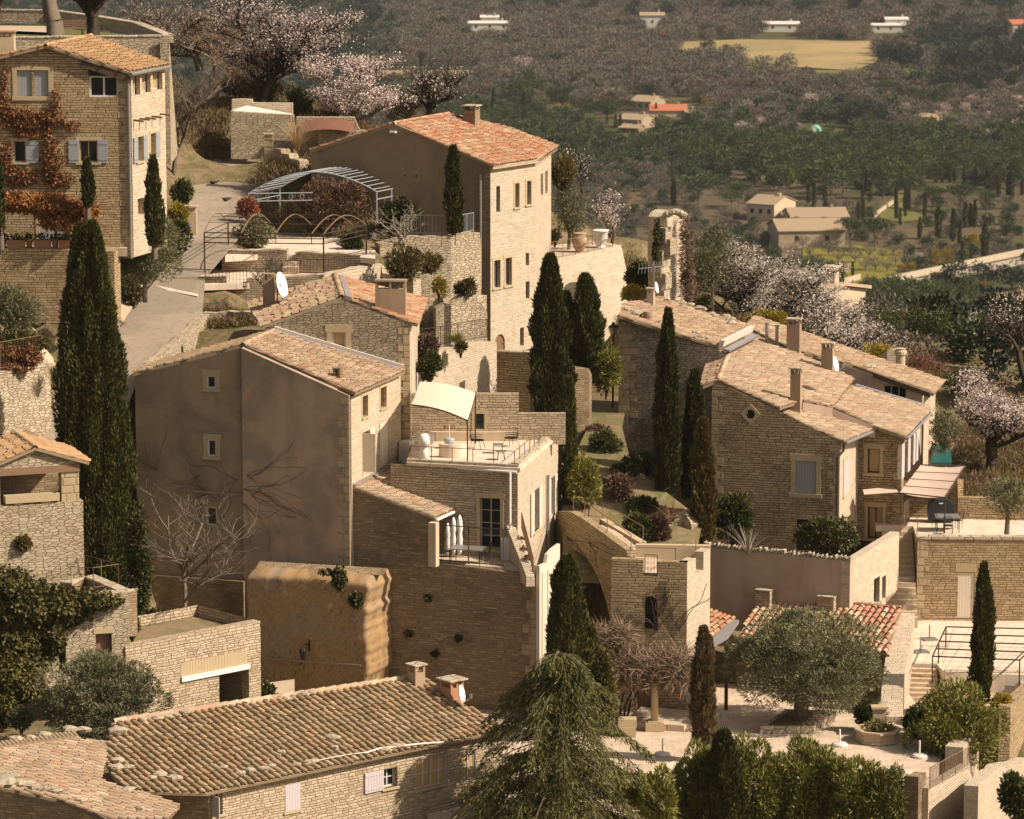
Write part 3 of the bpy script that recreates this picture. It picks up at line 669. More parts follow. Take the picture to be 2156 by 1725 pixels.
CTH = [(950, 830, 193), (1010, 820, 195), (930, 800, 194), (1030, 790, 199), (480, 440, 215), (330, 740, 190), (100, 910, 183), (150, 515, 190), (100, 680, 186), (30, 760, 181.8), (350, 1330, 172), (450, 1480, 168), (300, 1250, 176), (700, 905, 187), (1050, 742, 214), (900, 520, 210), (640, 510, 212), (600, 590, 206),
  (1265, 900, 195), (1275, 860, 201), (1330, 1080, 187), (1230, 1240, 181), (1380, 1505, 172), (1400, 1600, 165), (1685, 1512, 171), (1850, 1570, 167), (2000, 1700, 158), (-80, 700, 184.6), (-80, 1300, 165), (100, 1400, 162), (300, 1350, 174), (500, 1360, 173), (620, 1490, 172),
  (760, 1500, 172), (900, 1510, 171), (1050, 1520, 170), (1150, 1500, 172), (250, 1250, 173.5), (420, 1345, 181), (600, 1340, 183), (760, 1300, 181), (900, 1280, 182), (1010, 1270, 182), (1000, 1230, 186), (1100, 1270, 180), (1200, 1380, 177), (1350, 1480, 177),
  (1000, 745, 211), (1060, 742, 211), (1120, 742, 210), (960, 745, 205), (1040, 745, 219), (1130, 740, 222), (1250, 745, 216), (900, 800, 192), (1000, 820, 192), (1100, 880, 190), (200, 1520, 156), (0, 1600, 150), (600, 1750, 146), (1000, 1780, 150), (1200, 1780, 150), (1150, 1600, 166),
  (2100, 1400, 178), (2200, 1600, 165), (1300, 800, 208), (1750, 1200, 187), (1330, 960, 198), (1650, 1400, 178), (1550, 1260, 186), (1650, 1260, 184), (1800, 1300, 186), (1700, 1180, 196), (1900, 1180, 196), (1400, 1000, 203), (2050, 1300, 190), (2050, 1200, 194), (350, 560, 199), (240, 1000, 180), (60, 1060, 178),
  (1900, 1500, 176), (2000, 1480, 178), (1950, 1330, 185), (1850, 1400, 180), (1600, 1560, 168), (1500, 1400, 178), (560, 720, 189), (640, 760, 187), (1950, 980, 205), (1950, 1050, 198)]
_cp = np.array([tuple(pt(*c) + V((0, 0, -.45))) for c in CTV] + [tuple(pt(*c) + V((0, 0, -2.6))) for c in CTH])
def z_far(y): return np.interp(y, [0, 120, 250, 280, 330, 400, 500, 620, 780, 900, 2400, 3200, 6100], [-46, -45, -38, -47, -62, -80, -100, -117, -127, -128, -128, -118, -40])
def ground_z(x, y):
 x, y = np.asarray(x, float), np.asarray(y, float)
 d2 = (x[..., None] - _cp[:, 0]) ** 2 + (y[..., None] - _cp[:, 1]) ** 2 + .3; w = d2 ** -2.2
 zi = (w * _cp[:, 2]).sum(-1) / w.sum(-1)
 k = np.clip((y - 246) / 34, 0, 1); k = k * k * (3 - 2 * k); k2 = np.clip((np.abs(x) - 42) / 40, 0, 1)
 k = np.maximum(k, np.where(y < 246, k2, k))
 return zi * (1 - k) + z_far(y) * k
def gz(x, y): return float(ground_z(np.array([x]), np.array([y]))[0])
xs = np.concatenate([[-4000, -1500, -700, -400, -250, -160, -110, -80, -60], np.arange(-45, 46, 1.5), [60, 80, 110, 160, 250, 400, 700, 1500, 4000]])
ys = np.concatenate([[-50, 40, 90, 115], np.arange(130, 262, 1.5), np.arange(264, 420, 6), np.arange(430, 1000, 30), np.arange(1050, 3000, 150), [3600, 4400, 6000]])
gx, gy = np.meshgrid(xs, ys); zz = ground_z(gx, gy)
nx, ny = len(xs), len(ys); ii = (np.arange(ny - 1)[:, None] * nx + np.arange(nx - 1)[None]).ravel()
ter = np_mesh("ground", np.stack([gx, gy, zz], -1).reshape(-1, 3), np.stack([ii, ii + 1, ii + nx + 1, ii + nx], 1), smooth=True)
def terrain_mat():
 m, nt, b = newmat("hillside and plain"); T = NT(nt); g = T.n("NewGeometry"); P = g.outputs["Position"]
 sp = T.n("SeparateXYZ"); T.put(sp.inputs[0], P)
 n1 = T.noise(P, .02, 5, .6); n2 = T.noise(P, 1.1, 8, .72); n3 = T.noise(P, .006, 4, .6)
 near = T.mix(T.step(n2.outputs[0], .42, .6), (0.21, 0.155, 0.095), (0.125, 0.11, 0.05))
 far = T.mix(T.step(n1.outputs[0], .4, .6), (0.095, 0.078, 0.05), (0.07, 0.072, 0.03))
 far = T.mix(T.step(n3.outputs[0], .5, .62), far, (0.115, 0.09, 0.056))
 k = T.step(sp.outputs[1], 250, 420); col = T.mix(k, near, far)
 nt.links.new(col, b.inputs["Base Color"]); b.inputs["Roughness"].default_value = 1; b.inputs["Specular IOR Level"].default_value = 0
 nt.links.new(T.bump(n2.outputs[0], .9, .25), b.inputs["Normal"]); return m
tag(link("ground", ter, terrain_mat()), "scrubby hillside falling to the wooded plain", "ground", kind="structure")
def sheet(name, rows, mat, label=None, cat=None, kind="structure", up=0.0, thick=0.0):
 mb = MB(); L = []
 for r in rows:
  a, b = (pt(*r[0]), pt(*r[1])) if isinstance(r[0], tuple) else (pt(r[0], r[2], r[3]), pt(r[1], r[2], r[3]))
  L.append([a.lerp(b, i / 6) + V((0, 0, up)) for i in range(7)])
 for i in range(len(L) - 1):
  for j in range(6): mb.quad(L[i][j], L[i][j + 1], L[i + 1][j + 1], L[i + 1][j])
 return tag(mb.build(name, M[mat]), label, cat, kind=kind)
def flat(name, px, z, mat, label, cat, kind="structure", thick=.4):
 p = [on_z(x, y, z) for x, y in px]; mb = MB(); mb.prism(p, (0, 0, -thick)); return tag(mb.build(name, M[mat]), label, cat, kind=kind)
sheet("road", [((385, 328, 234), (548, 334, 234)), ((392, 400, 222), (560, 405, 222)), ((396, 470, 211), (520, 486, 210)), ((330, 590, 202), (432, 590, 202)), ((272, 660, 196.5), (426, 662, 196.5)),
    ((215, 735, 190.5), (335, 745, 190)), ((95, 850, 185), (290, 800, 187)), ((15, 945, 181), (240, 945, 181)), ((-120, 1060, 175), (150, 1060, 175))], 'road', "worn asphalt lane climbing between the houses", "road", up=.08)
sheet("gravel_yard", [((-60, 628, 188.3), (285, 640, 197.5)), ((-60, 700, 184.5), (245, 700, 193)), ((-60, 760, 181.6), (185, 765, 189.6)), ((-60, 880, 177.5), (100, 858, 184.8))], 'gravel', "pale gravel yard below the ivy house", "yard", up=.03)
sheet("drain_strip", [((322, 604, 201), (418, 624, 199.2)), ((319, 609, 200.7), (417, 629, 198.9))], 'paving_pale', "pale concrete drain strip crossing the asphalt lane", "drain strip", up=.115)
for q, (x0, y0, x1, y1, D, lab) in enumerate([(437, 381, 464, 390, 224.5, "square iron cover set in the asphalt lane below the bare tree"), (467, 420, 488, 426, 219, "slotted iron drain grate in the lane beside the red shrub")]):
 a = [pt(x0, (y0 + y1) / 2 - .5, D + .2), pt((x0 + x1) / 2, y0, D + 1), pt(x1, (y0 + y1) / 2 - .5, D + .1), pt((x0 + x1) / 2, y1, D - 1)]
 mb = MB(); mb.prism([p + V((0, 0, .16)) for p in a], (0, 0, -.05)); g = tag(mb.build('drain_cover', M['metal_dark']), lab, "drain cover")
# helpers that tie walls together
def meet(w1, w2):
 A = np.array([[w1.n.x, w1.n.y], [w2.n.x, w2.n.y]]); b = np.array([w1.P.dot(w1.n) , w2.P.dot(w2.n)])
 x, y = np.linalg.solve(A, b); return V((x, y, 0))
def topwall(root, w, tops, zb, mat, ops=(), **k):
 s = [w.sz(*p) for p in tops]; s = sorted(s); poly = s + [(s[-1][0], zb), (s[0][0], zb)]
 return add_wall(root, w, None, mat, ops, sz=poly, **k)
def shell(root, pts, zb, zt, mat):
 mb = MB()
 for i in range(len(pts) - 1):
  a, b = pts[i], pts[i + 1]; za, zc = (zt[i], zt[i + 1]) if isinstance(zt, list) else (zt, zt)
  mb.quad(V((a.x, a.y, zb)), V((b.x, b.y, zb)), V((b.x, b.y, zc)), V((a.x, a.y, za)))
 return mb.build('wall', M[mat], root)
def fw(name, label, seen, base, thick=.5, mat='stone', cat='wall', group=None, cope=None, jag=.0, side=1, base_py=None, **k):
 P = [pt(*s) for s in seen]
 if base_py is not None: base = [z_at(P[i], base_py[i]) for i in range(len(P))] if len(base_py) == len(P) else z_at(P[0], base_py[0])
 return free_wall(name, label, P, [p.z for p in P], base, thick, mat, cat, group, cope, side, None, jag, **k)
# the ivy house, upper left
hA = thing('stone_house', "gold stone house with rust coloured creeper and blue grey shutters", "house", pt(274, 520, 190))
A0 = pt(274, 153, 190); A1 = on_z(357, 138, A0.z); rd = hdir(A0, A1)
wr = Wall(A0 + V((-.22, 0, 0)), rd); wf = Wall(A0 + V((0, .18, 0)), (1, 0)); CA = meet(wr, wf)
zA = pt(274, 545, 190).z
Rf = on_pl(97, 97, (A0 + V((0, -.12, 0)), V((0, -1, 0)))); plA = plane3(A0, A1, Rf); Rb = on_pl(192, 77, plA)
topwall(hA, wf, [(-45, 132), (97, 101), (275.5, 160)], zA, 'stone_gold', [
 dict(px=(36, 148, 67, 203), kind='shutter', depth=.22, sm='shutter'), dict(px=(72, 148, 102, 203), kind='shutter', sm='shutter'),
 dict(px=(188, 160, 249, 205), kind='glass', fm='frame_white', ft=.09, depth=.14),
 dict(px=(29, 297, 54, 342), kind='glass', fm='frame_wood', open='r', sw=.62, sur=.12, grid=(1, 1)),
 dict(px=(167, 296, 205, 342), kind='glass', fm='frame_wood', open='lr', sw=.5, sill=True, sur=.14),
 dict(px=(84, 452, 147, 530), kind='door', sm='shutter', n=2, sur=.2)])
b = MB()
a0, a1, z0, z1 = wf.rect(36, 148, 102, 203)
slab(b, wf, a0 - .25, a1 + .25, z1, z1 + .18, -.02, .03); slab(b, wf, a0 - .22, a0 - .002, z0, z1, -.02, .03); slab(b, wf, a1 + .002, a1 + .22, z0, z1, -.02, .03); slab(b, wf, a0 - .25, a1 + .25, z0 - .2, z0, -.02, .06)
b.build('window_surround', M['dressed'], hA)
a0, a1, z0, z1 = wf.rect(186, 147, 250, 206); mb = MB()
mb.prism([wf.pos(a0 + .02, z1 + .02, .01), wf.pos(a1, z1 - .28, .01), wf.pos(a1, z1 - .18 - .14, .01), wf.pos(a0 + .02, z1 - .3, .01)], wf.n * .02); mb.build('fanlight', M['glass'], hA)
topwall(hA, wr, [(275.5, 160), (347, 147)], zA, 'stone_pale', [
 dict(px=(279.5, 160, 295, 201), kind='glass', fm='frame_white', gm='curtain', depth=.35, grid=(1, 1)), dict(px=(299, 157, 317, 196), kind='glass', fm='frame_white', gm='curtain', depth=.35, grid=(1, 1)), dict(px=(322, 152, 342, 190), kind='glass', fm='frame_white', gm='curtain', depth=.35, grid=(1, 1)),
 dict(px=(289, 288, 300, 340), kind='glass', gm='curtain', open='lr', sw=.5, depth=.3, fm='frame_wood', sur=.12), dict(px=(317, 281, 326, 330), kind='glass', gm='curtain', open='r', sw=.5, depth=.3, fm='frame_wood', sur=.12),
 dict(px=(290, 418, 301, 452), kind='glass', gm='curtain', ajar='r', sw=.4, fm='frame_wood', depth=.3)])
quoins(hA, wf, wf.sz(275.5, 300)[0], zA, wf.sz(270, 170)[1], -1)
CB = wr.at(347, 147); CL = wf.at(-45, 132); shell(hA, [CB, CB + (CL - CA) * V((1, 1, 0)).x, CL], zA, A0.z, 'stone')
rA = roof(hA, [Rf, Rb, A1, A0], plA[1], 'tile_orange', L=.36)
L0 = on_pl(-45, 131, (A0 + V((0, -.12, 0)), V((0, -1, 0)))); L1 = L0 + (Rb - Rf); pl_l = plane3(Rf, Rb, L0)
n_ = pl_l[1] if pl_l[1].z > 0 else -pl_l[1]
roof(hA, [L0, L1, Rb, Rf], n_, 'tile_orange'); caps(rA, Rf, Rb, 'tile_orange')
gutter(hA, A0 + V((.05, -.1, 0)), A1, .09); pipe(hA, [CA + V((.1, -.08, A0.z - .1)), CA + V((.06, -.1, A0.z - .6)), CA + V((.06, -.1, zA))], .06)
be = MB(); p0, p1 = wf.at(172, 128), wf.at(276, 162); be.prism([p0 + V((0, -.16, 0)), p1 + V((0, -.16, 0)), p1 + V((0, -.16, -.3)), p0 + V((0, -.16, -.3))], (0, .14, 0)); be.build('verge_beam', M['wood_dark'], hA)
for px, py in ((281, 253), (294, 250), (307, 248), (320, 245), (337, 240)):
 q = wr.at(px, py); be = MB(); be.bar(q, q + wr.n * .55 + V((0, 0, -.05)), .06, n=4); be.build('beam_stub', M['wood'], hA)
chimney(hA, wf.at(7, 121) + V((0, 1.2, 0)), (1, 0), .42, .3, 1.15, 'plaster', 'terracotta', 3, .08)
zt = pt(150, 515, 189).z
fw('retaining_wall', "rubble retaining wall under the row of terracotta planters", [(-60, 522, 188.6), (240, 529, 188.0)], pt(100, 655, 188.3).z - .6, 1.6, 'stone_gold', base_py=None)
mb = MB(); mb.prism([pt(-60, 522, 189) , pt(268, 523, 189), pt(268, 515, 192.5), pt(-60, 515, 192.5)], (0, 0, -.4)); tag(mb.build('terrace', M['gravel']), "narrow gravel terrace in front of the ivy house", "terrace", kind="structure")
# the park above with its walls
fw('park_wall', "long pale park retaining wall behind the ivy house roof", [(-60, 82, 213), (356, 77, 214)], pt(356, 330, 214).z, .6, 'stone_dry', cope=.07, jag=.02)
fw('buttress_wall', "rubble buttress wall beside the ivy house gable", [(356, 79, 213.7), (373, 305, 219)], pt(356, 345, 214).z, .5, 'stone_dry')
fw('park_wall', "curved low park wall crowning the hill behind the plane trees", [(-60, 22, 248), (104, 24, 247.5), (150, 30, 243), (195, 36, 238), (280, 50, 230), (347, 76, 221)], -20, .5, 'stone_dry', base_py=[50, 50, 56, 62, 70, 90], cope=.08)
sheet('lawn', [((-60, 50, 246), (110, 50, 246)), ((-60, 56, 238), (180, 60, 238)), ((-60, 78, 214.5), (350, 79, 215))], 'grass', "park lawn with a gravel path", "lawn", up=-.1)
sheet('path', [((-60, 55, 240), (110, 57.5, 240)), ((-60, 61, 231), (118, 66, 231)), ((-60, 63, 228), (115, 71, 222))], 'gravel', "pale gravel path through the park lawn", "path", up=.05)
zp = pt(140, 75, 218).z
bn = thing('park_bench', "brown slatted park bench between the two plane trunks", "bench", pt(143, 77, 217))
for nm, yy, hh, ln in (('seat', 0, .45, .5), ('backrest', .25, .72, .0)):
 mb = MB()
 for i in range(3 if nm == 'seat' else 3): mb.box(pt(143, 77, 217) + V((0, (yy + i * .15 if nm == 'seat' else .42), hh if nm == 'seat' else .58 + i * .13)), .95, .06 if nm == 'seat' else .02, .02 if nm == 'seat' else .05)
 mb.build(nm, M['wood'], bn)
for sx in (-.8, .8): mb = MB(); mb.box(pt(143, 77, 217) + V((sx, .2, .22)), .04, .25, .22); mb.build('leg', M['metal_dark'], bn)
# ruined stone building behind the lane
rB = thing('ruined_building', "roofless stone outbuilding with stepped wall tops at the end of the lane", "ruin", pt(550, 325, 232))
w = Wall(pt(486, 325, 231), (1, .0)); zB = pt(550, 335, 231).z
add_wall(rB, w, None, 'stone_dry', sz=[w.sz(486, 234), w.sz(500, 236), w.sz(618, 243), (w.sz(618, 300)[0], zB), (w.sz(486, 300)[0], zB)], thick=.5)
w2 = Wall(pt(490, 208, 234), (1, 0)); add_wall(rB, w2, None, 'stone_pale', sz=[w2.sz(488, 210), w2.sz(509, 209), w2.sz(531, 210), w2.sz(532, 217), w2.sz(616, 218), (w2.sz(616, 218)[0], zB), (w2.sz(488, 210)[0], zB)], thick=.5)
mb = MB(); p = [pt(489, 233, 231.5), pt(617, 242, 231.5), pt(617, 240, 233.9), pt(520, 222, 233.9), pt(489, 230, 233.9)]; mb.prism(p, (0, 0, -.25)); mb.build('roof', M['white_lime'], rB)
sH = thing('garden_shelter', "low stone garden shelter under a curved brown brushwood mat", "shelter", pt(690, 300, 229))
w = Wall(pt(630, 300, 230), (1, 0)); add_wall(sH, w, None, 'stone', sz=[w.sz(624, 247), w.sz(745, 247), w.sz(757, 274), w.sz(780, 277), (w.sz(780, 277)[0], zB - .5), (w.sz(624, 247)[0], zB - .5)], thick=.5)
mb = MB(); N = 10
for k in range(6):
 for i in range(N):
  x0, x1 = 634 + 112 * i / N, 634 + 112 * (i + 1) / N; ar = lambda x: 8 * ((x - 690) / 56) ** 2
  y = 250 + k * 3.6; mb.quad(pt(x0, y + ar(x0), 229.9 - k * .3), pt(x1, y + ar(x1), 229.9 - k * .3), pt(x1, y + 4.6 + ar(x1), 229.6 - k * .3), pt(x0, y + 4.6 + ar(x0), 229.6 - k * .3))
mb.build('mat_roof', plain_mat("brown brushwood", (0.22, 0.10, 0.065), .95, var=.4, scale=8), sH)
for px in (640, 742): mb = MB(); mb.bar(pt(px, 275, 228.4), pt(px, 312, 228.4), .05); mb.build('post', M['metal_dark'], sH)
fw('garden_wall', "pale rubble wall section beneath the brushwood shelter", [(670, 273, 229), (757, 277, 229)], zB - .6, .4, 'stone_dry')
gp = thing('gate_pier', "square stone pier at the top of the garden steps", "pier", pt(566, 385, 222)); mb = MB(); mb.box(pt(566, 322, 222.4), .24, .3, 1.05); mb.build('pier', M['quoin'], gp); mb = MB(); mb.box(pt(566, 322, 222.4) + V((0, 0, 1.09)), .3, .36, .035); mb.build('pier_cap', M['coping'], gp)
b = MB()
pts_ = [(576, 312), (591, 315), (593, 323), (608, 325), (610, 334), (627, 337), (631, 341)]
w = Wall(pt(576, 380, 222), (.55, -.835)); poly = [w.sz(*p) for p in pts_]; zq = pt(600, 400, 219).z
add_wall(None, w, None, 'stone', sz=poly + [(poly[-1][0], zq), (poly[0][0], zq)], thick=.6, name='stepped_wall')
tag(S.collection.objects['stepped_wall'], "stone wall stepping down beside the garden stairs", "wall")
# tall pale house
hE = thing('stone_house', "tall pale stone house with red tiled roof and umber rendered gable", "house", pt(1030, 742, 213.5))
E0 = pt(1039, 350, 213); E1 = on_z(1137, 335.5, E0.z); E2 = on_z(1175, 310, E0.z)
e = hdir(E0, E2); fu = V((e.y, -e.x, 0)); plE = plane_eave(E0, E2, .36, 'L')
w1 = Wall(E0 + V((-.3, .05, 0)), hdir(E0, E1)); w2 = Wall(E1 + V((-.28, .05, 0)), hdir(E1, E2)); wfE = Wall(pt(1026, 352, 213.3), fu)
zE = pt(1030, 752, 213.4).z; C0 = meet(w1, wfE); C1 = meet(w1, w2)
a_ = w1.sz(1026, 400)[0]
sE = [( (C0 - w1.P).dot(w1.u), E0.z - .05), ((C1 - w1.P).dot(w1.u), E0.z - .05)]
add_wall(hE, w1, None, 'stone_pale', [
 dict(px=(1045, 392, 1053, 447), kind='void', depth=.35), dict(px=(1084, 386, 1093, 437), kind='glass', depth=.3, fm='frame_white', grid=(1, 1), sur=.12), dict(px=(1109, 381, 1118, 431), kind='glass', depth=.3, fm='frame_white', grid=(1, 1), sur=.12),
 dict(px=(1040, 548, 1053, 606), kind='glass', depth=.35, fm='frame_white', grid=(1, 1), sur=.14), dict(px=(1064, 543, 1077, 601), kind='glass', depth=.35, fm='frame_white', grid=(1, 1), sur=.14),
 dict(px=(1107, 533, 1114, 559), kind='void', depth=.3, sur=.1), dict(px=(1107, 593, 1115, 629), kind='void', depth=.3, sur=.1), dict(px=(1095, 690, 1103, 728), kind='void', depth=.3, sur=.1),
 dict(px=(1042, 704, 1063, 745), kind='door', sm='wood_door', arch=True, depth=.35)], sz=[sE[0], sE[1], (sE[1][0], zE), (sE[0][0], zE)])
b0 = (C1 - w2.P).dot(w2.u); b1 = w2.sz(1160.5, 320)[0]
add_wall(hE, w2, None, 'stone_pale', [dict(px=(1138.5, 366, 1143.5, 412), kind='void', depth=.3), dict(px=(1148, 360, 1153, 409), kind='void', depth=.3)], sz=[(b0, E0.z - .05), (b1, E0.z - .05), (b1, zE), (b0, zE)])
Rf = on_pl(829, 261, plE); Rb = on_pl(944, 241, plE); zg = pt(940, 505, 211).z
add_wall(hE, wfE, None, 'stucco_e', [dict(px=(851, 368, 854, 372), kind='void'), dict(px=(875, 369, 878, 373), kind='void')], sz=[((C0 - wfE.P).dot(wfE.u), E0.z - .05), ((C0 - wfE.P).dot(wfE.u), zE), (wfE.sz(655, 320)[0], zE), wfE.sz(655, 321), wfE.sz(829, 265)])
quoins(hE, wfE, (C0 - wfE.P).dot(wfE.u), zg, E0.z - .4, -1, 'stone_dark', .9, .5)
rE = roof(hE, [Rf, Rb, on_pl(1077, 272, plE), on_pl(1175, 310, plE), on_pl(1137, 336, plE), E0], plE[1], 'tile_red', L=.42)
L0 = wfE.at(655, 318) + wfE.n * .15; Lb = L0 + (Rb - Rf); pe2 = plane3(Rf, Rb, L0); n_ = pe2[1] if pe2[1].z > 0 else -pe2[1]
roof(hE, [L0, Lb, Rb, Rf], n_, 'tile_red'); caps(rE, Rf, Rb, 'tile_red')
back = w2.at(1160.5, 320); LL = wfE.at(655, 320); shell(hE, [back, back + (LL - C0) * 1.0, LL], zE, [E0.z, E0.z, LL.z], 'stucco_e')
gE = MB()
for i in range(46):
 f = (i + .5) / 46; q = (E0.lerp(E1, f / .7) if f < .7 else E1.lerp(E2, (f - .7) / .3)); wv = w1 if f < .7 else w2
 gE.box(q - wv.n * .16 + V((0, 0, -.14)), .07, .14, .05, wv.u)
gE.build('cornice', M['tile_pale'], hE)
q = on_pl(993, 262, plE); chimney(rE, q + V((0, 0, -.3)), e, .42, .36, 1.35, 'stone_dark', 'coping', 3, .1)
sh_ = MB(); pE = C0 + fu * -.55 + wfE.n * .1; sh_.bar(V((pE.x, pE.y, E0.z - .5)), V((pE.x, pE.y, zg - 3)), .07, n=8); sh_.build('downpipe', M['zinc'], hE)
mb = MB(); q = wfE.at(829, 278); mb.box(q + wfE.n * .12, .18, .1, .05, wfE.u); tag(mb.build('lamp', M['white'], hE), None)
T0 = pt(1158, 549, 221); T1 = on_z(1308, 518, T0.z); tw = hdir(T0, T1)
zT = pt(1300, 790, 214).z
b = thing('retaining_wall', "broad sunlit retaining wall carrying the urn terrace", "wall", V((T1.x, T1.y, zT)))
mb = MB(); q0 = V((T0.x, T0.y, zT)); q1 = V((T1.x, T1.y, zT)) + tw * .9; nb = V((tw.y, -tw.x, 0))
qm = T0 - tw * 1.5
mb.add([qm, T1, q1 + nb * .9, V((qm.x, qm.y, zT)) + nb * .9], [(0, 3, 2, 1)]); bk = T1 - nb * 3
mb.quad(T1, q1 + nb * .9, V((bk.x, bk.y, zT)) + tw * .5, bk); mb.build('wall', M['stone_pale'], b)
mb = MB(); e_ = V((0, 0, .03)); mb.prism([qm + e_, T1 + e_, bk + tw * 1.5 + e_, qm - nb * 4 + e_], (0, 0, -.2)); mb.build('terrace_floor', M['paving'], b)
railing('railing', "thin rust iron railing along the urn terrace edge", [T0 + tw * 0 + V((0, 0, .03)), T1 - tw * 1.0 + V((0, 0, .03)), bk - tw * .6 + V((0, 0, .03))], 1.0, mat='metal_brown', step=0, rails=3, post=1.5)
def lathe_thing(name, label, cat, at, prof, mat, part='body', n=20, group=None):
 t = thing(name, label, cat, at, group); mb = MB(); mb.lathe(at, prof, n); mb.build(part, M[mat], t, True); return t
q = on_z(1220, 531, T0.z + .03); j = lathe_thing('jar', "tall sandy terracotta jar standing on the urn terrace", "jar", q, [(.16, 0), (.3, .2), (.44, .55), (.47, .78), (.36, .98), (.33, 1.03), (.40, 1.09), (.40, 1.13), (.28, 1.12)], 'jar')
mb = MB(); [mb.bar(q + V((sx, 0, .98)), q + V((sx * 1.25, 0, .78)), .03) for sx in (-.42, .42)]; mb.build('handle', M['jar'], j)
q = on_z(1264, 522, T0.z + .03); lathe_thing('urn', "white fluted garden urn on the urn terrace", "urn", q, [(.3, 0), (.3, .08), (.17, .14), (.3, .26), (.42, .5), (.44, .95), (.5, 1.0), (.5, 1.06), (.4, 1.05)], 'white')
rp = thing('ruined_tower', "jagged freestanding ruin of pale masonry, shaded on one flank", "ruin", pt(1410, 640, 220))
w = Wall(pt(1402, 640, 220), (.5, .866)); pl = [(1401, 640), (1396, 600), (1398, 560), (1396, 520), (1399, 480), (1398, 458), (1403, 449), (1411, 444), (1420, 443), (1428, 446), (1436, 452), (1441, 457), (1444, 475), (1443, 510), (1444, 560), (1441, 590), (1434, 612), (1436, 640)]
add_wall(rp, w, pl, 'stone_pale', thick=1.0, extra=1.5)
mb = MB()
for k in range(7):
 z = pt(1390, 640 - k * 24, 219.7); mb.box(z + V((-.1 + .12 * (k % 3) + (.35 if k > 4 else 0), .3, 0)), .45 - .03 * k, .5, .45, (.9, -.4))
mb.build('broken_core', M['stone_dry'], rp)
# rendered house with its lean-to, centre
hC = thing('rendered_house', "tall brown rendered house with white limed verge and small square windows", "house", pt(735, 1190, 178))
K0 = pt(748, 829, 178); K1 = on_z(851, 784, K0.z); e = hdir(K0, K1); u = V((e.y, -e.x, 0))
plC = plane_eave(K0, K1, .30, 'L'); wfC = Wall(K0 + e * .12, u); wrC = Wall(K0 - u * .28, e)
cC = meet(wfC, wrC); aC = (cC - wfC.P).dot(wfC.u); zC = pt(400, 1345, 177).z
Cf = on_pl(512, 727, plC); Cb = on_pl(575, 699, plC); Cx = on_pl(848, 781, plC)
wfC2 = Wall(wfC.P + wfC.n * .22, u)
s0 = wfC2.sz(510, 900)[0]
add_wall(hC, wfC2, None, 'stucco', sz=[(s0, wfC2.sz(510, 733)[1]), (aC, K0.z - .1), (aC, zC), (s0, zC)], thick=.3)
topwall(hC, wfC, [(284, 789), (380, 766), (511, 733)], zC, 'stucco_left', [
 dict(px=(434, 790, 455, 819), kind='glass', ft=.09, grid=(1, 1), sur=.17, surm='dressed', depth=.12), dict(px=(436, 925, 456, 962), kind='glass', ft=.09, grid=(1, 1), sur=.17, surm='dressed', depth=.12),
 dict(px=(434, 1067, 457, 1107), kind='glass', ft=.08, grid=(1, 1), sur=.15, surm='mortar', depth=.12)])
b = MB(); q0, q1 = wfC.sz(376, 1036), wfC.sz(510, 1043); slab(b, wfC, q0[0], s0 - .002, q1[1], q1[1] + .09, 0, .09); b.build('string_course', M['mortar'], hC)
b = MB(); q0, q1 = wfC.sz(380, 1225), wfC.sz(521, 1225); slab(b, wfC, q0[0] - 3, q1[0], zC, q1[1] + .1, .102, .5); b.build('stone_base', M['stone_dark'], hC)
quoins(hC, wfC2, aC, wfC2.sz(735, 1195)[1], K0.z - .2, -1, 'quoin', .55, .3, .42)
topwall(hC, wrC, [(735.5, 838), (848, 788)], zC, 'stone_pale', [
 dict(px=(763, 833, 774, 878), kind='glass', fm='frame_wood', gm='curtain', depth=.3, sur=.1, bars=2), dict(px=(801, 815, 813, 859), kind='glass', fm='frame_wood', gm='curtain', depth=.3, sur=.1, bars=2),
 dict(px=(764, 909, 777, 990), kind='glass', fm='frame_wood', gm='curtain', depth=.3, open='r', ajar='l', sw=.65, sm='shutter_white'), dict(px=(799, 889, 815, 980), kind='shutter', sm='shutter_white', inset=-.03, depth=.2)])
rC = roof(hC, [Cf, Cb, Cx, K1, K0], plC[1], 'tile', L=.38)
Lq = wfC.at(283, 787) + wfC.n * .15; pl_ = plane3(Cf, Cb, Lq); n_ = pl_[1] if pl_[1].z > 0 else -pl_[1]
roof(hC, [Lq, Lq + (Cb - Cf) * 1.0, Cb, Cf], n_, 'tile_old'); caps(rC, Cf, Cb, 'tile_pale', .15)
up = V((0, 0, 1)); b = MB(); fn = plC[1]
b.prism([Cb + fn * .02, Cx + fn * .02, Cx + fn * .02 + V((0, .3, 0)), Cb + fn * .02 + V((0, .3, 0))], fn * .26); b.build('lime_fillet', M['white_lime'], rC)
b = MB(); b.prism([Cb + fn * .1 - e * .28, Cx + fn * .1 - e * .28, Cx + fn * .1, Cb + fn * .1], fn * .03); b.build('flashing', M['lead'], rC)
q = on_pl(711, 800, plC); chimney(rC, q - V((0, 0, .1)), e, .17, .17, .62, 'stone_dark', 'stone_dark', 2, .02, vh=.3)
shell(hC, [wrC.at(848, 788), wrC.at(848, 788) - u * 9.5, wfC.at(284, 789)], zC, [K0.z, K0.z, Lq.z], 'stone')
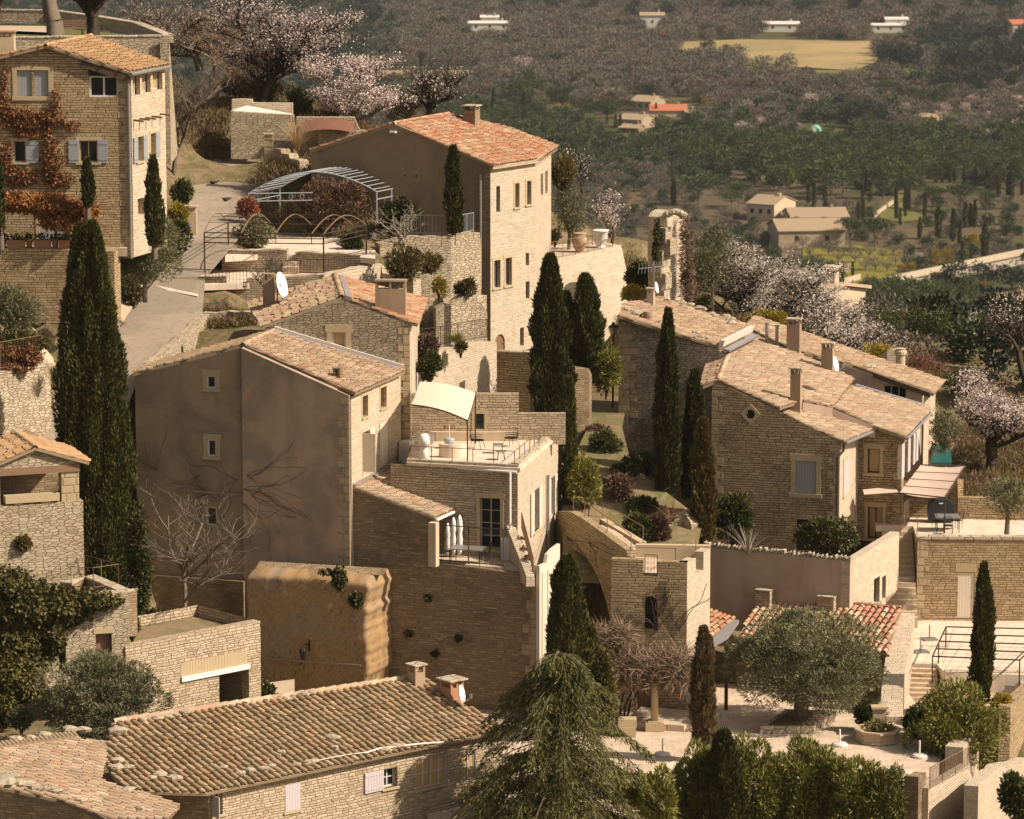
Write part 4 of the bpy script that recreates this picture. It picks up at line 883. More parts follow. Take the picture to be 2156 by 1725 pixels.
# gabled stone house behind it
hM = thing('stone_house', "gabled stone house with satellite dish and broad slotted chimney", "house", pt(863, 930, 184))
wM = Wall(Cb + e * .15, hdir(Cb, Cx)); Me0 = wM.at(880, 684) + wM.n * .12; Me1 = on_z(899, 632, Me0.z); eM = hdir(Me0, Me1)
plM = plane_eave(Me0, Me1, .31, 'L'); Mf = on_pl(719, 626.5, plM); Mb = on_pl(705, 582, plM)
zM = pt(863, 940, 184).z; aM = wM.sz(863, 760)[0]; aL = wM.sz(558, 690)[0]
add_wall(hM, wM, None, 'stone_grey', [dict(px=(699, 699, 728, 734), kind='glass', fm='frame_white', gm='curtain', grid=(1, 1), ft=.07, sur=.26, depth=.2)],
   sz=[(aL, wM.sz(558, 690)[1]), wM.sz(720, 632), (aM, Me0.z), (aM, zM), (aL, zM)])
quoins(hM, wM, aM, zM, Me0.z - .1, -1)
wMr = Wall(wM.pos(aM, Me0.z), eM); Lm = (Me1 - Me0).length
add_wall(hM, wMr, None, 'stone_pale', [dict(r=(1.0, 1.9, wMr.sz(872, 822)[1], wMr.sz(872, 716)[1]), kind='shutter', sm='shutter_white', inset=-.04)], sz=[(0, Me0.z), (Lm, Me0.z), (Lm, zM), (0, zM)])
rM = roof(hM, [Mf, Mb, Me1, Me0], plM[1], 'tile_red', L=.40)
rM["label"] = "right slope of pinkish tiles"
Lm0 = wM.at(553, 687) + wM.n * .12; pl_ = plane3(Mf, Mb, Lm0); n_ = pl_[1] if pl_[1].z > 0 else -pl_[1]; plMl = (Mf, n_)
roof(hM, [Mf, Mb, on_pl(520, 640, plMl), on_pl(541, 668, plMl), Lm0], n_, 'tile', L=.46, rough=2.0)
caps(rM, Mf, Mb, 'tile_old', .17); b = MB(); x_ = V((eM.y, -eM.x, 0)); b.prism([Mf + x_ * .2 - V((0, 0, .0)), Mb + x_ * .2, Mb + x_ * .5 - V((0, 0, .1)), Mf + x_ * .5 - V((0, 0, .1))], (0, 0, .1)); b.build('flashing', M['lead'], rM)
shell(hM, [wMr.pos(Lm, 0), wMr.pos(Lm, 0) - x_ * 7.5, wM.pos(aL, 0)], zM, [Me0.z, Me0.z, Lm0.z], 'stone')
def block_at(pl, x0, x1, ytop, ybot, u, depth):
 a, b_ = on_pl(x0, ybot, pl), on_pl(x1, ybot, pl); c = (a + b_) / 2; hx = abs((x1 - x0) / m_px(c.y)) / 2
 return c + V((0, depth, 0)), hx, (ybot - ytop) / m_px(c.y)
c, hx, h = block_at(plM, 790, 855, 597, 662, (1, 0), .3); chimney(rM, c - V((0, 0, .25)), wM.u, hx, .26, h + .35, 'chimney', 'chimney', 2, .03, ch=.08, vh=.36)
c, hx, h = block_at(plMl, 554, 578, 578, 648, (1, 0), .25); chimney(rM, c, wM.u, hx, .22, h, 'chimney', 'chimney', 2, .0, ch=.05, vh=.28)
def dish(label, c, n_dir, r, mast=None, arm=True, mat='white', group=None):
 t = thing('satellite_dish', label, "satellite dish", c, group); n = V(n_dir).normalized(); x = n.cross(V((0, 0, 1))).normalized(); y = x.cross(n); mb = MB(); vs = []; K = 20
 for k in range(5):
  rr = r * k / 4; dz = -.22 * r * (1 - (k / 4) ** 2)
  for i in range(K): a = 2 * math.pi * i / K; vs.append(c + x * (rr * math.cos(a) * .9) + y * (rr * math.sin(a)) + n * dz)
 bk = [v - n * .03 for v in vs]; fs = [(k * K + i, k * K + (i + 1) % K, (k + 1) * K + (i + 1) % K, (k + 1) * K + i) for k in range(4) for i in range(K)]
 mb.add(vs, fs); mb.add(bk, [f[::-1] for f in fs]); mb.build('reflector', M[mat], t, True)
 if arm: a = MB(); q = c + n * (r * .95) - y * (r * .55); a.bar(c - y * r * .95, q, .022); a.box(q + y * .06, .06, .06, .09); a.build('arm', M['zinc'], t)
 if mast: a = MB(); a.path([c - n * .06, V(mast[0]), V(mast[1])], .035); a.build('mast', M['metal_dark'], t)
 return t
q = pt(594, 600, c.y - .5); dish("large grey satellite dish on a rusty mast beside the slim chimney of the gabled house", q, (.95, -.35, .25), .66, (q + V((-.25, .1, 0)), q + V((-.25, .1, -1.5))))
mb = MB(); mb.bar(q + V((-.26, .1, -1.2)), pt(584, 552, c.y), .03); mb.build('mast_pole', M['metal_dark'], S.collection.objects['satellite_dish'])
# lean-to wing below the rendered house and the terrace house
hW = thing('stone_wing', "lean-to stone wing with shed tiled roof and high dark rubble base", "house wing", pt(905, 1300, 176))
G0 = pt(916, 1092, 176.8); G1 = on_z(1031, 1039.5, G0.z); eW = hdir(G0, G1); uW = V((eW.y, -eW.x, 0)); plW = plane_eave(G0, G1, .275, 'L')
wW = Wall(G0 + eW * .1, uW); zW = pt(900, 1520, 176).z
P_ = [wW.sz(736, 1030), wW.sz(906, 1090), wW.sz(906, 1184), wW.sz(1138, 1214)]
P_[2] = (P_[1][0], P_[2][1]); P_[0] = (wW.sz(736, 1030)[0], P_[0][1])
add_wall(hW, wW, None, 'stone_dark', sz=P_ + [(P_[3][0], zW), (P_[0][0], zW)], thick=.35)
quoins(hW, wW, P_[0][0] + .05, wW.sz(740, 1195)[1], P_[0][1] - .3, 1, 'stone_dark', .5, .3); quoins(hW, wW, P_[3][0], zW, P_[3][1] - .1, -1, 'quoin', .8, .5, .5)
rW = roof(hW, [G0, on_pl(739, 1026, plW), on_pl(836, 977.5, plW), G1], plW[1], 'tile_pale', L=.40)
Wa, Wb = on_pl(836, 977.5, plW), on_pl(739, 1026, plW); fn = plW[1]
b = MB(); b.prism([Wb + fn * .06, Wa + fn * .06, Wa + fn * .06 + uW * .2, Wb + fn * .06 + uW * .2], fn * .08); b.prism([Wa + fn * .08, G1 + fn * .08, G1 + fn * .08 - eW * .25, Wa + fn * .08 - eW * .25], fn * .05); b.build('flashing', M['lead'], rW)
b = MB(); b.prism([Wa + fn * .02 + eW * .02, G1 + fn * .02 + eW * .02, G1 + fn * .02 + eW * .3, Wa + fn * .02 + eW * .3], fn * .25); b.build('lime_fillet', M['white_lime'], rW)
gutter(hW, G0 + uW * .06, G1 + uW * .06, .07, 'white')
zL = pt(1115, 1211, 174.4).z
for px, py, sz_ in ((913, 1097, .19), (1001, 1053, .17)):
 D_ = 176.4 if px < 950 else 180.3; q = pt(px, 1120, D_); b = MB(); b.box(V((q.x, q.y, (zL + G0.z) / 2 - .05)), sz_, .2, (G0.z - zL) / 2 - .05, uW); b.build('pillar', M['plaster'], hW)
hT = thing('terrace_house', "flat roofed stone house with furnished roof terrace and tall white shutters", "house", pt(1090, 1180, 178))
TC = pt(1090, 985, 178); zF = TC.z; TL = on_z(865, 973, zF); TR = on_z(1190, 900, zF); eT = hdir(TC, TR); uT = hdir(TL, TC)
wT = Wall(TC + V((0, 0, 0)), uT); wTr = Wall(TC, eT); zTb = pt(1150, 1260, 181).z; LT = (TR - TC).length + .6
add_wall(hT, wT, None, 'stone', [dict(px=(1010, 1049, 1053, 1156), kind='glass', grid=(2, 4), fm='frame_wood', depth=.25, sur=.16, name='door')], sz=[((TL - TC).dot(uT) - 1, zF - .12), (0, zF - .12), (0, zTb), ((TL - TC).dot(uT) - 1, zTb)])
add_wall(hT, wTr, None, 'stone_pale', [dict(px=(1123, 1032, 1133, 1118), kind='glass', depth=.3, open='lr', sw=.75, sm='shutter_white', grid=(2, 3), fm='frame_wood', sill=True),
 dict(px=(1158, 1006, 1166, 1086), kind='glass', depth=.3, open='lr', sw=.6, sm='shutter_white', grid=(2, 3), fm='frame_wood'), dict(px=(1173.5, 990, 1181, 1077), kind='door', sm='wood_door', depth=.2)], sz=[(0, zF - .12), (LT, zF - .12), (LT, zTb), (0, zTb)])
bkL = TL + V((0, 7.2, 0)); bkR = TC + eT * LT; bkL = V((bkL.x, bkL.y, zF))
b = MB(); e_ = .12; b.prism([TL - uT * .2 - V((0, e_, 0)), TC + uT * e_ - V((0, e_, 0)), bkR + uT * e_, bkL], (0, 0, -.14)); b.build('terrace_floor', M['paving_pale'], hT)
wTb = Wall(pt(1000, 924, 185.4), (1, -.01)); zTt = wTb.sz(1000, 829)[1]
add_wall(hT, wTb, None, 'stone', [dict(px=(999, 871, 1020, 904), kind='glass', bars=4, depth=.25, grid=(1, 1), sur=.12)], sz=[wTb.sz(862, 829), wTb.sz(1092, 829), wTb.sz(1092, 871), wTb.sz(1191, 871), (wTb.sz(1191, 880)[0], zF - .2), (wTb.sz(862, 880)[0], zF - .2)], thick=.35)
b = MB(); a0, a1, z0, z1 = wTb.rect(905, 905, 1088, 935); slab(b, wTb, a0, a1, zF, zF + .45, .002, .3); b.build('bench_ledge', M['plaster'], hT)
b = MB(); b.prism([TC + eT * .2 + V((0, 0, .002)), TC + eT * (LT - .1) + V((0, 0, .002)), TC + eT * (LT - .1) - uT * .35 + V((0, 0, .002)), TC + eT * .2 - uT * .35 + V((0, 0, .002))], (0, 0, .18)); b.prism([TL - uT * .2 + V((0, 0, .002)), TC + V((0, 0, .002)), TC + V((0, .3, .002)), TL - uT * .2 + V((0, .3, .002))], (0, 0, .12)); b.build('parapet', M['coping'], hT)
ptR = [TL + V((0, .15, .12)), TC - uT * .15 + V((0, .15, .12)), TC - uT * .15 + eT * (LT - .5) + V((0, 0, .15))]
railing('railing', "low rust coloured rail round the roof terrace with wicker chairs", ptR, .62, mat='metal_brown', step=0, rails=1, post=1.1)
gutter(hT, TL + V((1.2, -.2, -.1)), TC + V((-.05, -.2, -.1)), .06, 'white')
pipe(hT, [wTr.at(1150, 1000) + wTr.n * .1, V((wTr.at(1150, 1000).x, wTr.at(1150, 1000).y, zTb)) + wTr.n * .1], .07)
pipe(hT, [TC + V((-.35, -.2, -.2)), V((TC.x - .35, TC.y - .2, zL + .2))], .06, 'white')
shell(hT, [bkR, bkL, TL], zTb, zF - .2, 'stone')
aw = thing('shade_sail', "cream canvas awning tied over the roof terrace lounge", "awning", pt(985, 973, 179.6))
c00, c10, c11, c01 = pt(866, 851, 181.2), pt(984, 884, 179.6), pt(1001, 827, 184.5), pt(884, 804, 185.0); mb = MB(); N = 12; g_ = []
for j in range(N + 1):
 for i in range(N + 1):
  s_, t_ = i / N, j / N; p = (c00 * (1 - s_) + c10 * s_) * (1 - t_) + (c01 * (1 - s_) + c11 * s_) * t_
  g_.append(p + V((0, 0, .14 * math.sin(math.pi * s_) - .08 * math.sin(math.pi * t_))))
mb.add(g_, [(j * (N + 1) + i, j * (N + 1) + i + 1, (j + 1) * (N + 1) + i + 1, (j + 1) * (N + 1) + i) for j in range(N) for i in range(N)]); mb.add([p - V((0, 0, .015)) for p in g_], [(j * (N + 1) + i, (j + 1) * (N + 1) + i, (j + 1) * (N + 1) + i + 1, j * (N + 1) + i + 1) for j in range(N) for i in range(N)])
mb.build('canvas', M['cloth'], aw, True)
mb = MB(); mb.bar(c10, V((c10.x, c10.y, zF)), .035); mb.build('post', M['metal_dark'], aw)
mb = MB(); mb.bar(c11 + V((0, 0, .05)), V((c11.x, c11.y, zF)), .035); mb.build('post', M['metal_dark'], aw)
mb = MB(); mb.path([g_[i] + V((0, 0, -.05)) for i in range(N + 1)], .03); mb.path([g_[j * (N + 1) + N] + V((0, 0, -.05)) for j in range(N + 1)], .03); mb.build('frame', M['metal_dark'], aw)
fl = MB(); a = wW.pos(P_[1][0] - 4.5, zL, -.36); b_ = wW.pos(P_[3][0], zL, -.36); c_ = V((TC.x + .4, TC.y - .02, zL)); d_ = wT.at(862, 1100); d_ = V((d_.x, d_.y - .02, zL))
fl.prism([a, b_, c_, d_], (0, 0, -.3)); tag(fl.build('lower_terrace_floor', M['paving']), "lower terrace floor with dining table beneath the lean-to roof", "terrace", kind="structure")
railing('railing', "dark iron balcony frame in front of the dining terrace", [wW.pos(P_[1][0] + .12, P_[2][1] + .02, -.15), wW.pos(wW.sz(1057, 1190)[0], wW.sz(1057, 1196)[1] + .02, -.15)], 1.75, mat='metal_dark', step=0, rails=2, post=1.6, r=.018)
dp = wW.pos(P_[3][0] - .15, P_[3][1], -.1)
fw('stair_parapet', "sloping stone parapet with three potted plants beside the dining terrace", [(1126, 1212, 174.3), (1084, 1106, 178.2)], zL - .5, .4, 'stone_pale')
sp = thing('stair_screen', "tall rust brown iron screen climbing the terrace stair", "screen", pt(1120, 1212, 174.4)); mb = MB()
for i in range(22):
 f = i / 21; p = pt(1123 - 25 * f, 1209 - 96 * f, 174.4 + 3.4 * f); mb.bar(p, p + V((0, 0, .75)), .02, n=4)
mb.build('bars', M['metal_brown'], sp); mb = MB(); mb.bar(pt(1123, 1209, 174.4) + V((0, 0, .75)), pt(1098, 1113, 177.8) + V((0, 0, .75)), .03); mb.build('rail', M['metal_brown'], sp)
cg = thing('garden_gate', "cream painted arched garden gate beside the terrace wall", "gate", pt(1150, 1320, 176)); gw = Wall(pt(1139, 1230, 174.6), (.42, .91))
o_ = [gw.sz(*p) for p in ((1136, 1192), (1150, 1186), (1153, 1168), (1165, 1155), (1179, 1145))]
mb = wall_mesh(gw, o_ + [(o_[-1][0], zW), (o_[0][0], zW)], [], thick=.16); mb.build('door_leaf', M['shutter_white'], cg)
mb = MB()
for i in range(4): a = o_[0][0] + .25 + i * .62; slab(mb, gw, a, a + .42, zW + 2.4, o_[0][1] - .35, .002, .04)
mb.build('panel', M['shutter_white'], cg)
# ochre bastion under the rendered house
hb = thing('bastion', "ochre stained rendered bastion with dark damp streaks and wall lantern", "bastion", pt(765, 1470, 175.4))
wB = Wall(pt(520, 1200, 177.2), u); zB2 = pt(700, 1500, 175.5).z
aB = wB.sz(772, 1300)[0]; tp = [wB.sz(522, 1200), wB.sz(560, 1197), wB.sz(620, 1202), wB.sz(700, 1206), wB.sz(772, 1214)]
from mathutils import noise as mnoise
NA, NZ = 60, 56; vs = []; W_ = aB - tp[0][0] + .8
for j in range(NZ + 1):
 for i in range(NA + 1):
  a = tp[0][0] + W_ * i / NA; zt0 = np.interp(a, [t[0] for t in tp], [t[1] for t in tp]) + .12 * mnoise.noise(V((a * 1.3, 3, 0))); z = zB2 + (zt0 - zB2) * j / NZ
  n1, n2 = mnoise.noise(V((a * .55, z * .45, 1))), mnoise.noise(V((a * 2.1, z * 1.9, 7))); ed = aB + .25 * mnoise.noise(V((z * 1.1, 9, 2))) + .12 * mnoise.noise(V((z * 3.7, 1, 2)))
  o = .06 * n1 + .035 * n2; t_ = max(0, (j / NZ - .93) / .07); o -= 1.0 * t_ * t_; r_ = max(0, a - ed); o -= 6.0 * r_ ** 1.3
  vs.append(wB.pos(a if r_ == 0 else ed + r_ * .45, z - .12 * t_ * t_, o))
me_ = np_mesh('rock_face', np.array([tuple(p) for p in vs]), np.array([(j * (NA + 1) + i, j * (NA + 1) + i + 1, (j + 1) * (NA + 1) + i + 1, (j + 1) * (NA + 1) + i) for j in range(NZ) for i in range(NA)]), smooth=True); link('wall', me_, M['stucco_orange'], hb)
b = MB(); b.quad(*[wB.pos(a, z, o) for a, z, o in ((tp[0][0], tp[0][1] - .1, -.9), (aB + .5, tp[-1][1] - .1, -.9), (aB + .5, tp[-1][1] + .12, -1.5), (tp[0][0], tp[0][1] + .12, -1.5))]); b.build('cap', M['stone_dark'], hb)
b = MB(); slab(b, wB, tp[0][0] + .3, aB - .3, wB.sz(600, 1391)[1], wB.sz(600, 1391)[1] + .08, .0, .06); b.build('ledge', M['mortar'], hb)
ln = thing('wall_lantern', "dark iron wall lantern hung on the ochre bastion", "lantern", wB.at(645, 1380)); q = wB.at(652, 1360)
mb = MB(); mb.bar(q + V((0, 0, .3)) + wB.n * .05, q - V((0, 0, .25)) - wB.n * -.05, .04); mb.path([q + wB.n * .05 + V((0, 0, .1)), q + wB.n * .4 + wB.u * -.1 + V((0, 0, .15)), q + wB.n * .5 + wB.u * -.15], .025); mb.build('bracket', M['black'], ln)
q2 = q + wB.n * .5 - wB.u * .15 - V((0, 0, .15)); mb = MB(); mb.lathe(q2, [(.03, .2), (.16, .02), (.17, .0)], 6); mb.lathe(q2 - V((0, 0, .42)), [(.08, 0), (.08, .03)], 6); [mb.bar(q2 + V((.15 * math.cos(a), .15 * math.sin(a), 0)), q2 + V((.08 * math.cos(a), .08 * math.sin(a), -.4)), .012) for a in [i * 1.047 for i in range(6)]]; mb.build('cage', M['black'], ln)
mb = MB(); mb.lathe(q2 - V((0, 0, .39)), [(.07, 0), (.135, .38)], 6); mb.build('lantern_glass', M['glass'], ln)
# stair bridge and crenellated tower
ht = thing('tower', "small crenellated stone tower with arched window and climbing stems", "tower", pt(1420, 1505, 175))
t0 = pt(1447, 1183, 175); uq = V((.985, -.17, 0)).normalized(); wt = Wall(t0, uq); zc = -43.6; wtr = Wall(t0, hdir(t0, on_z(1495, 1158, t0.z)))
aL = wt.sz(1287, 1250)[0]; zt1 = wt.sz(1320, 1178)[1]; zg = wt.sz(1370, 1214)[1]; g0, g1 = wt.sz(1354, 1190)[0], wt.sz(1384, 1190)[0]
add_wall(ht, wt, None, 'stone_gold', [dict(px=(1357, 1255, 1384, 1325), kind='glass', arch=True, grid=(1, 3), fm='wood_dark', depth=.4), dict(px=(1341, 1452, 1371, 1505), kind='door', sm='wood_door', arch=True, rise=.4, depth=.4)],
   sz=[(aL, zt1), (g0, zt1), (g0, zg), (g1, zg), (g1, zt1 - .05), (0, zt1 - .05), (0, zc - .5), (aL, zc - .5)], thick=.45)
Lr = wtr.sz(1495, 1200)[0]; zr = zt1 - .05
w0, w1_ = wtr.sz(1465, 1200)[0], wtr.sz(1481, 1200)[0]
add_wall(ht, wtr, None, 'stone_pale', [dict(r=(1.9, 2.9, zc + .1, zc + 2.3), kind='void', arch=True, depth=.5)], sz=[(0, zr), (w0, zr), (w0, zr - .75), (w1_, zr - .75), (w1_, zr + .1), (Lr, zr + .1), (Lr, zc - .5), (0, zc - .5)], thick=.45)
pk = [wt.pos(aL, zg, -.45), wt.pos(-.45, zg, -.45), wtr.pos(Lr, zg, -.45), wt.pos(aL, zg) + wtr.u * Lr]
b = MB(); b.prism([V((p.x, p.y, zg + .05)) for p in pk], (0, 0, -.3)); b.build('platform', M['paving_pale'], ht)
bp = Wall(wt.pos(aL, zg) + wtr.u * Lr, hdir(pk[3], pk[2])); add_wall(ht, bp, None, 'plaster', sz=[(.0, zt1 + .1), ((pk[2] - pk[3]).length + .4, zt1 + .15), ((pk[2] - pk[3]).length + .4, zc), (0, zc)], thick=.35)
railing('railing', "iron guard closing the gap between the tower merlons", [wt.pos(g0 + .05, zg, -.3), wt.pos(g1 - .05, zg, -.3)], .95, step=.13, post=3)
railing('railing', "rust iron handrail framing the top of the crenellated tower", [wt.pos(aL + .8, zg + .3, -.5), wt.pos(-.6, zg + .3, -.5), wtr.pos(Lr - .3, zg + .3, -.6)], .95, mat='metal_brown', step=0, rails=1, post=2.2)
hs_ = thing('stair_bridge', "stone stair bridge over an arch with stems creeping on its face", "stair bridge", pt(1287, 1300, 176))
s0_ = pt(1171, 1077, 186.3); s1_ = pt(1320, 1165, 176.1); ws = Wall(V((s0_.x, s0_.y, 0)), hdir(s0_, s1_))
ol = [(1171, 1077), (1199, 1077), (1223, 1090), (1270, 1123), (1320, 1160), (1322, 1177), (1288, 1178), (1288, 1330), (1283, 1296), (1275, 1262), (1264, 1230), (1250, 1198), (1233, 1173), (1215, 1160), (1200, 1158), (1190, 1163), (1186, 1175), (1186, 1320), (1171, 1320)]
add_wall(hs_, ws, ol, 'stone_gold', thick=.4)
kn = ws.n * -1; mb = MB(); soff = [ws.sz(*p) for p in ol[7:18]]
for i in range(len(soff) - 1): (a, z), (b_, y) = soff[i], soff[i + 1]; mb.quad(ws.pos(a, z, -.4), ws.pos(b_, y, -.4), ws.pos(b_, y, -2.0), ws.pos(a, z, -2.0))
mb.build('vault', M['stone'], hs_)
wq = Wall(ws.pos(0, 0, -2.0), ws.u); ol2 = [(1181, 1066), (1216, 1070), (1262, 1092), (1347, 1142), (1345, 1172), (1290, 1195), (1240, 1150), (1181, 1120)]
add_wall(hs_, wq, ol2, 'plaster', thick=.35)
st = MB(); top = [ws.sz(*p) for p in ol[:5]]
for k in range(14):
 a0 = top[0][0] + (top[4][0] - top[0][0]) * k / 14; a1 = top[0][0] + (top[4][0] - top[0][0]) * (k + 1) / 14; z = np.interp((a0 + a1) / 2, [t[0] for t in top], [t[1] for t in top]) - .85
 st.prism([ws.pos(a0, z, -.402), ws.pos(a1, z, -.402), ws.pos(a1, z - .6, -.402), ws.pos(a0, z - .6, -.402)], kn * 1.59)
st.build('step', M['paving'], hs_)
for off, lb in ((-.2, "near thin iron handrail along the stair bridge"), (-2.15, "far thin iron handrail along the stair bridge")):
 mb = MB(); tq = top if off > -1 else [wq.sz(*p) for p in ol2[:4]]; ww = ws if off > -1 else wq; oo = off if off > -1 else -.17
 pp = [ww.pos(a, z + .75, oo) for a, z in tq[(1 if off > -1 else 0):]]; mb.path(pp, .022)
 for p in pp: mb.bar(p, p - V((0, 0, .76)), .02)
 tag(mb.build('handrail', M['metal_brown']), lb, "handrail")
flat('courtyard', [(900, 1850), (900, 1500), (1180, 1470), (1330, 1440), (1500, 1440), (1900, 1440), (1940, 1500), (2000, 1560), (1940, 1684), (1410, 1684), (1410, 1850), (1180, 1850)], zc, 'paving', "flagged courtyard under the olive tree", "courtyard", thick=6)
# long stone house on the right
hH = thing('stone_house', "long stone house under stepped shed roofs with a small round window", "house", pt(1760, 1165, 190))
eH = V((.27, .963, 0)).normalized(); uH = V((eH.y, -eH.x, 0))
c0 = pt(1778, 931, 190); wH = Wall(c0 + eH * .15, uH); zH = pt(1760, 1180, 190).z
def shed(P, t): return (P, V((uH.x * t, uH.y * t, 1)).normalized())
plc = shed(c0, .30); pla = shed(wH.at(1642, 860) - eH * .15, .27); b0 = pt(1907, 922, 193.6); plb = shed(b0, .30)
c1 = on_pl(1843, 904, plc); wc = Wall(c0 - uH * .25, eH); wb = Wall(b0 - uH * .22, eH); wR = Wall(c1 + eH * .05, uH)
cH = meet(wH, wc); aR = (cH - wH.P).dot(wH.u)
roof(hH, [on_pl(1632, 846, plc), on_pl(1690, 851, plc), on_pl(1824, 886, plc), c1, c0, on_pl(1687, 892, plc), on_pl(1647, 869, plc)], plc[1], 'tile_pale', L=.48)
ra = roof(hH, [on_pl(1513, 801, pla), on_pl(1536, 745, pla), on_pl(1577, 705, pla), on_pl(1634, 729, pla), on_pl(1683, 748, pla), on_pl(1797, 800, pla), on_pl(1753, 858, pla), on_pl(1690, 845, pla), on_pl(1642, 860, pla)], pla[1], 'tile_pale', L=.48)
roof(hH, [on_pl(1791, 814, plb), on_pl(1953, 860, plb), on_pl(1957, 869, plb), b0, on_pl(1843, 899, plb), on_pl(1754, 858, plb)], plb[1], 'tile_pale', L=.48)
af = on_pl(1512, 801, pla); ab_ = on_pl(1535, 745, pla); lo = pt(1477, 816, af.y - .05); pll = plane3(af, ab_, lo); n_ = pll[1] if pll[1].z > 0 else -pll[1]
roof(hH, [lo, on_pl(1492, 764, (lo, n_)), ab_, af], n_, 'tile', L=.5, rough=1.6); caps(ra, af, ab_, 'tile', .15)
sH_ = [wH.sz(1499, 812), wH.sz(1512, 806), wH.sz(1642, 866), (aR, c0.z - .06), (aR, zH), (wH.sz(1499, 900)[0], zH)]
add_wall(hH, wH, None, 'stone_gold', [dict(px=(1675, 971, 1718, 1040), kind='shutter', n=1, sur=.24, inset=.05), dict(px=(1676, 1094, 1713, 1160), kind='void', sur=.24, depth=.3),
 dict(px=(1571, 861, 1589, 883), kind='void', arch=True, depth=.3)], sz=sH_)
q = wH.at(1580, 872); b = MB(); b.prism([q + wH.u * (.46 * math.cos(a)) + V((0, 0, .46 * math.sin(a))) + wH.n * .03 for a in [i * math.pi / 2 for i in range(4)]], wH.n * -.028)
rr = MB(); K = 16
for i in range(K):
 a, a2 = 2 * math.pi * i / K, 2 * math.pi * (i + 1) / K; sq = lambda t, r: .46 / (abs(math.cos(t)) + abs(math.sin(t))) * 1.12
 P_ = lambda t, r: q + wH.u * (r * math.cos(t)) + V((0, 0, r * math.sin(t)))
 rr.prism([P_(a, .24) + wH.n * .05, P_(a2, .24) + wH.n * .05, P_(a2, sq(a2, 0)) + wH.n * .05, P_(a, sq(a, 0)) + wH.n * .05], wH.n * -.048)
rr.build('round_surround', M['dressed'], hH)
quoins(hH, wH, aR, zH, c0.z - .2, -1); quoins(hH, wH, sH_[0][0], zH, sH_[0][1] - .3, 1)
zc0 = (cH - wc.P).dot(wc.u); ac1 = zc0 + (c1 - c0).length + .1
add_wall(hH, wc, None, 'stone_pale', [dict(px=(1776, 968, 1788, 1040), kind='shutter', sm='shutter_lilac', inset=-.03, sur=.1), dict(px=(1806, 951, 1818, 1022), kind='shutter', sm='shutter_lilac', inset=-.03, sur=.1),
 dict(px=(1784, 1085, 1794, 1140), kind='glass', fm='frame_wood', depth=.35, gm='curtain', grid=(1, 1)), dict(px=(1804, 1073, 1813, 1128), kind='glass', fm='frame_wood', depth=.35, gm='curtain', grid=(1, 1))], sz=[(zc0, c0.z - .08), (ac1, c0.z - .08), (ac1, zH), (zc0, zH)])
cR = meet(wR, wc); cRb = meet(wR, wb); r0, r1 = (cR - wR.P).dot(wR.u), (cRb - wR.P).dot(wR.u)
add_wall(hH, wR, None, 'stone_gold', [dict(px=(1827, 945, 1852, 996), kind='glass', fm='metal_dark', gm='curtain', grid=(1, 1), depth=.2, sur=.2), dict(px=(1827, 1068, 1858, 1134), kind='glass', fm='metal_dark', gm='curtain', grid=(2, 1), depth=.25, sur=.16, name='door')],
   sz=[(r0, wR.sz(1824, 893)[1]), (r1, b0.z - .1), (r1, zH), (r0, zH)])
quoins(hH, wR, r1, zH, b0.z - .3, -1)
bb0 = (cRb - wb.P).dot(wb.u); Lb_ = wb.sz(1956, 880)[0]
ops = [dict(px=(x0, y0, x1, y1), kind='shutter', sm='shutter_lilac', inset=-.03) for x0, y0, x1, y1 in ((1898, 936, 1903.5, 1006), (1911, 925, 1916, 992), (1922.5, 914, 1926.5, 977), (1928.5, 909, 1932.5, 970))]
add_wall(hH, wb, None, 'stone_pale', ops + [dict(px=(1903, 1052, 1918, 1110), kind='void', depth=.4), dict(px=(1926, 1046, 1936, 1085), kind='glass', depth=.3, fm='metal_dark')], sz=[(bb0, b0.z - .08), (Lb_, b0.z - .08), (Lb_, zH), (bb0, zH)])
gutter(hH, c0 + uH * .07, c1 + uH * .07, .085, 'zinc', .05); gutter(hH, b0 + uH * .07, on_pl(1957, 869, plb) + uH * .07, .085, 'zinc', .05)
pipe(hH, [c0 + V((0, .3, -.12)), c0 + V((0, .3, -.45)), cH + V((-.12, -.12, c0.z - .8)), cH + V((-.12, -.12, zH))], .065, 'metal_dark')
q = wb.at(1938, 920); pipe(hH, [V((q.x, q.y, b0.z - .1)) + wb.n * .1, V((q.x, q.y, b0.z - 6.2)) + wb.n * .1], .06, 'metal_dark')
fl = MB(); A_, B_ = on_pl(1634, 732, pla), on_pl(1797, 802, pla); fl.prism([A_ + pla[1] * .08, B_ + pla[1] * .08, B_ + pla[1] * .08 + eH * .35, A_ + pla[1] * .08 + eH * .35], (0, 0, -.06)); A_, B_ = on_pl(1800, 812, plb), on_pl(1953, 857, plb); fl.prism([A_ + plb[1] * .05, B_ + plb[1] * .05, B_ + plb[1] * .05 + eH * .35, A_ + plb[1] * .05 + eH * .35], (0, 0, -.06)); fl.build('flashing', M['lead'], ra)
a_, b_ = on_pl(1690, 847, pla), on_pl(1753, 859, pla); b = MB(); b.quad(a_, b_, b_ - V((0, 0, .8)), a_ - V((0, 0, .8))); b.quad(b_ + V((0, 0, -.02)), on_pl(1843, 899, plb), on_pl(1843, 899, plb) - V((0, 0, .6)), b_ - V((0, 0, .8))); b.build('step_wall', M['stucco_pink'], hH)
for x0, x1, yt, yb, dp, lab in ((1658, 1686, 670, 745, .2, 0), (1731, 1755, 721, 783, .2, 0), (1665, 1687, 773, 850, .1, 0)):
 c, hx, h = block_at(pla, x0, x1, yt, yb, uH, dp); chimney(ra, c - V((0, 0, .2)), uH, hx, hx * .8, h + .15, 'chimney', 'coping', 2, .06, ch=.06, vh=.25)
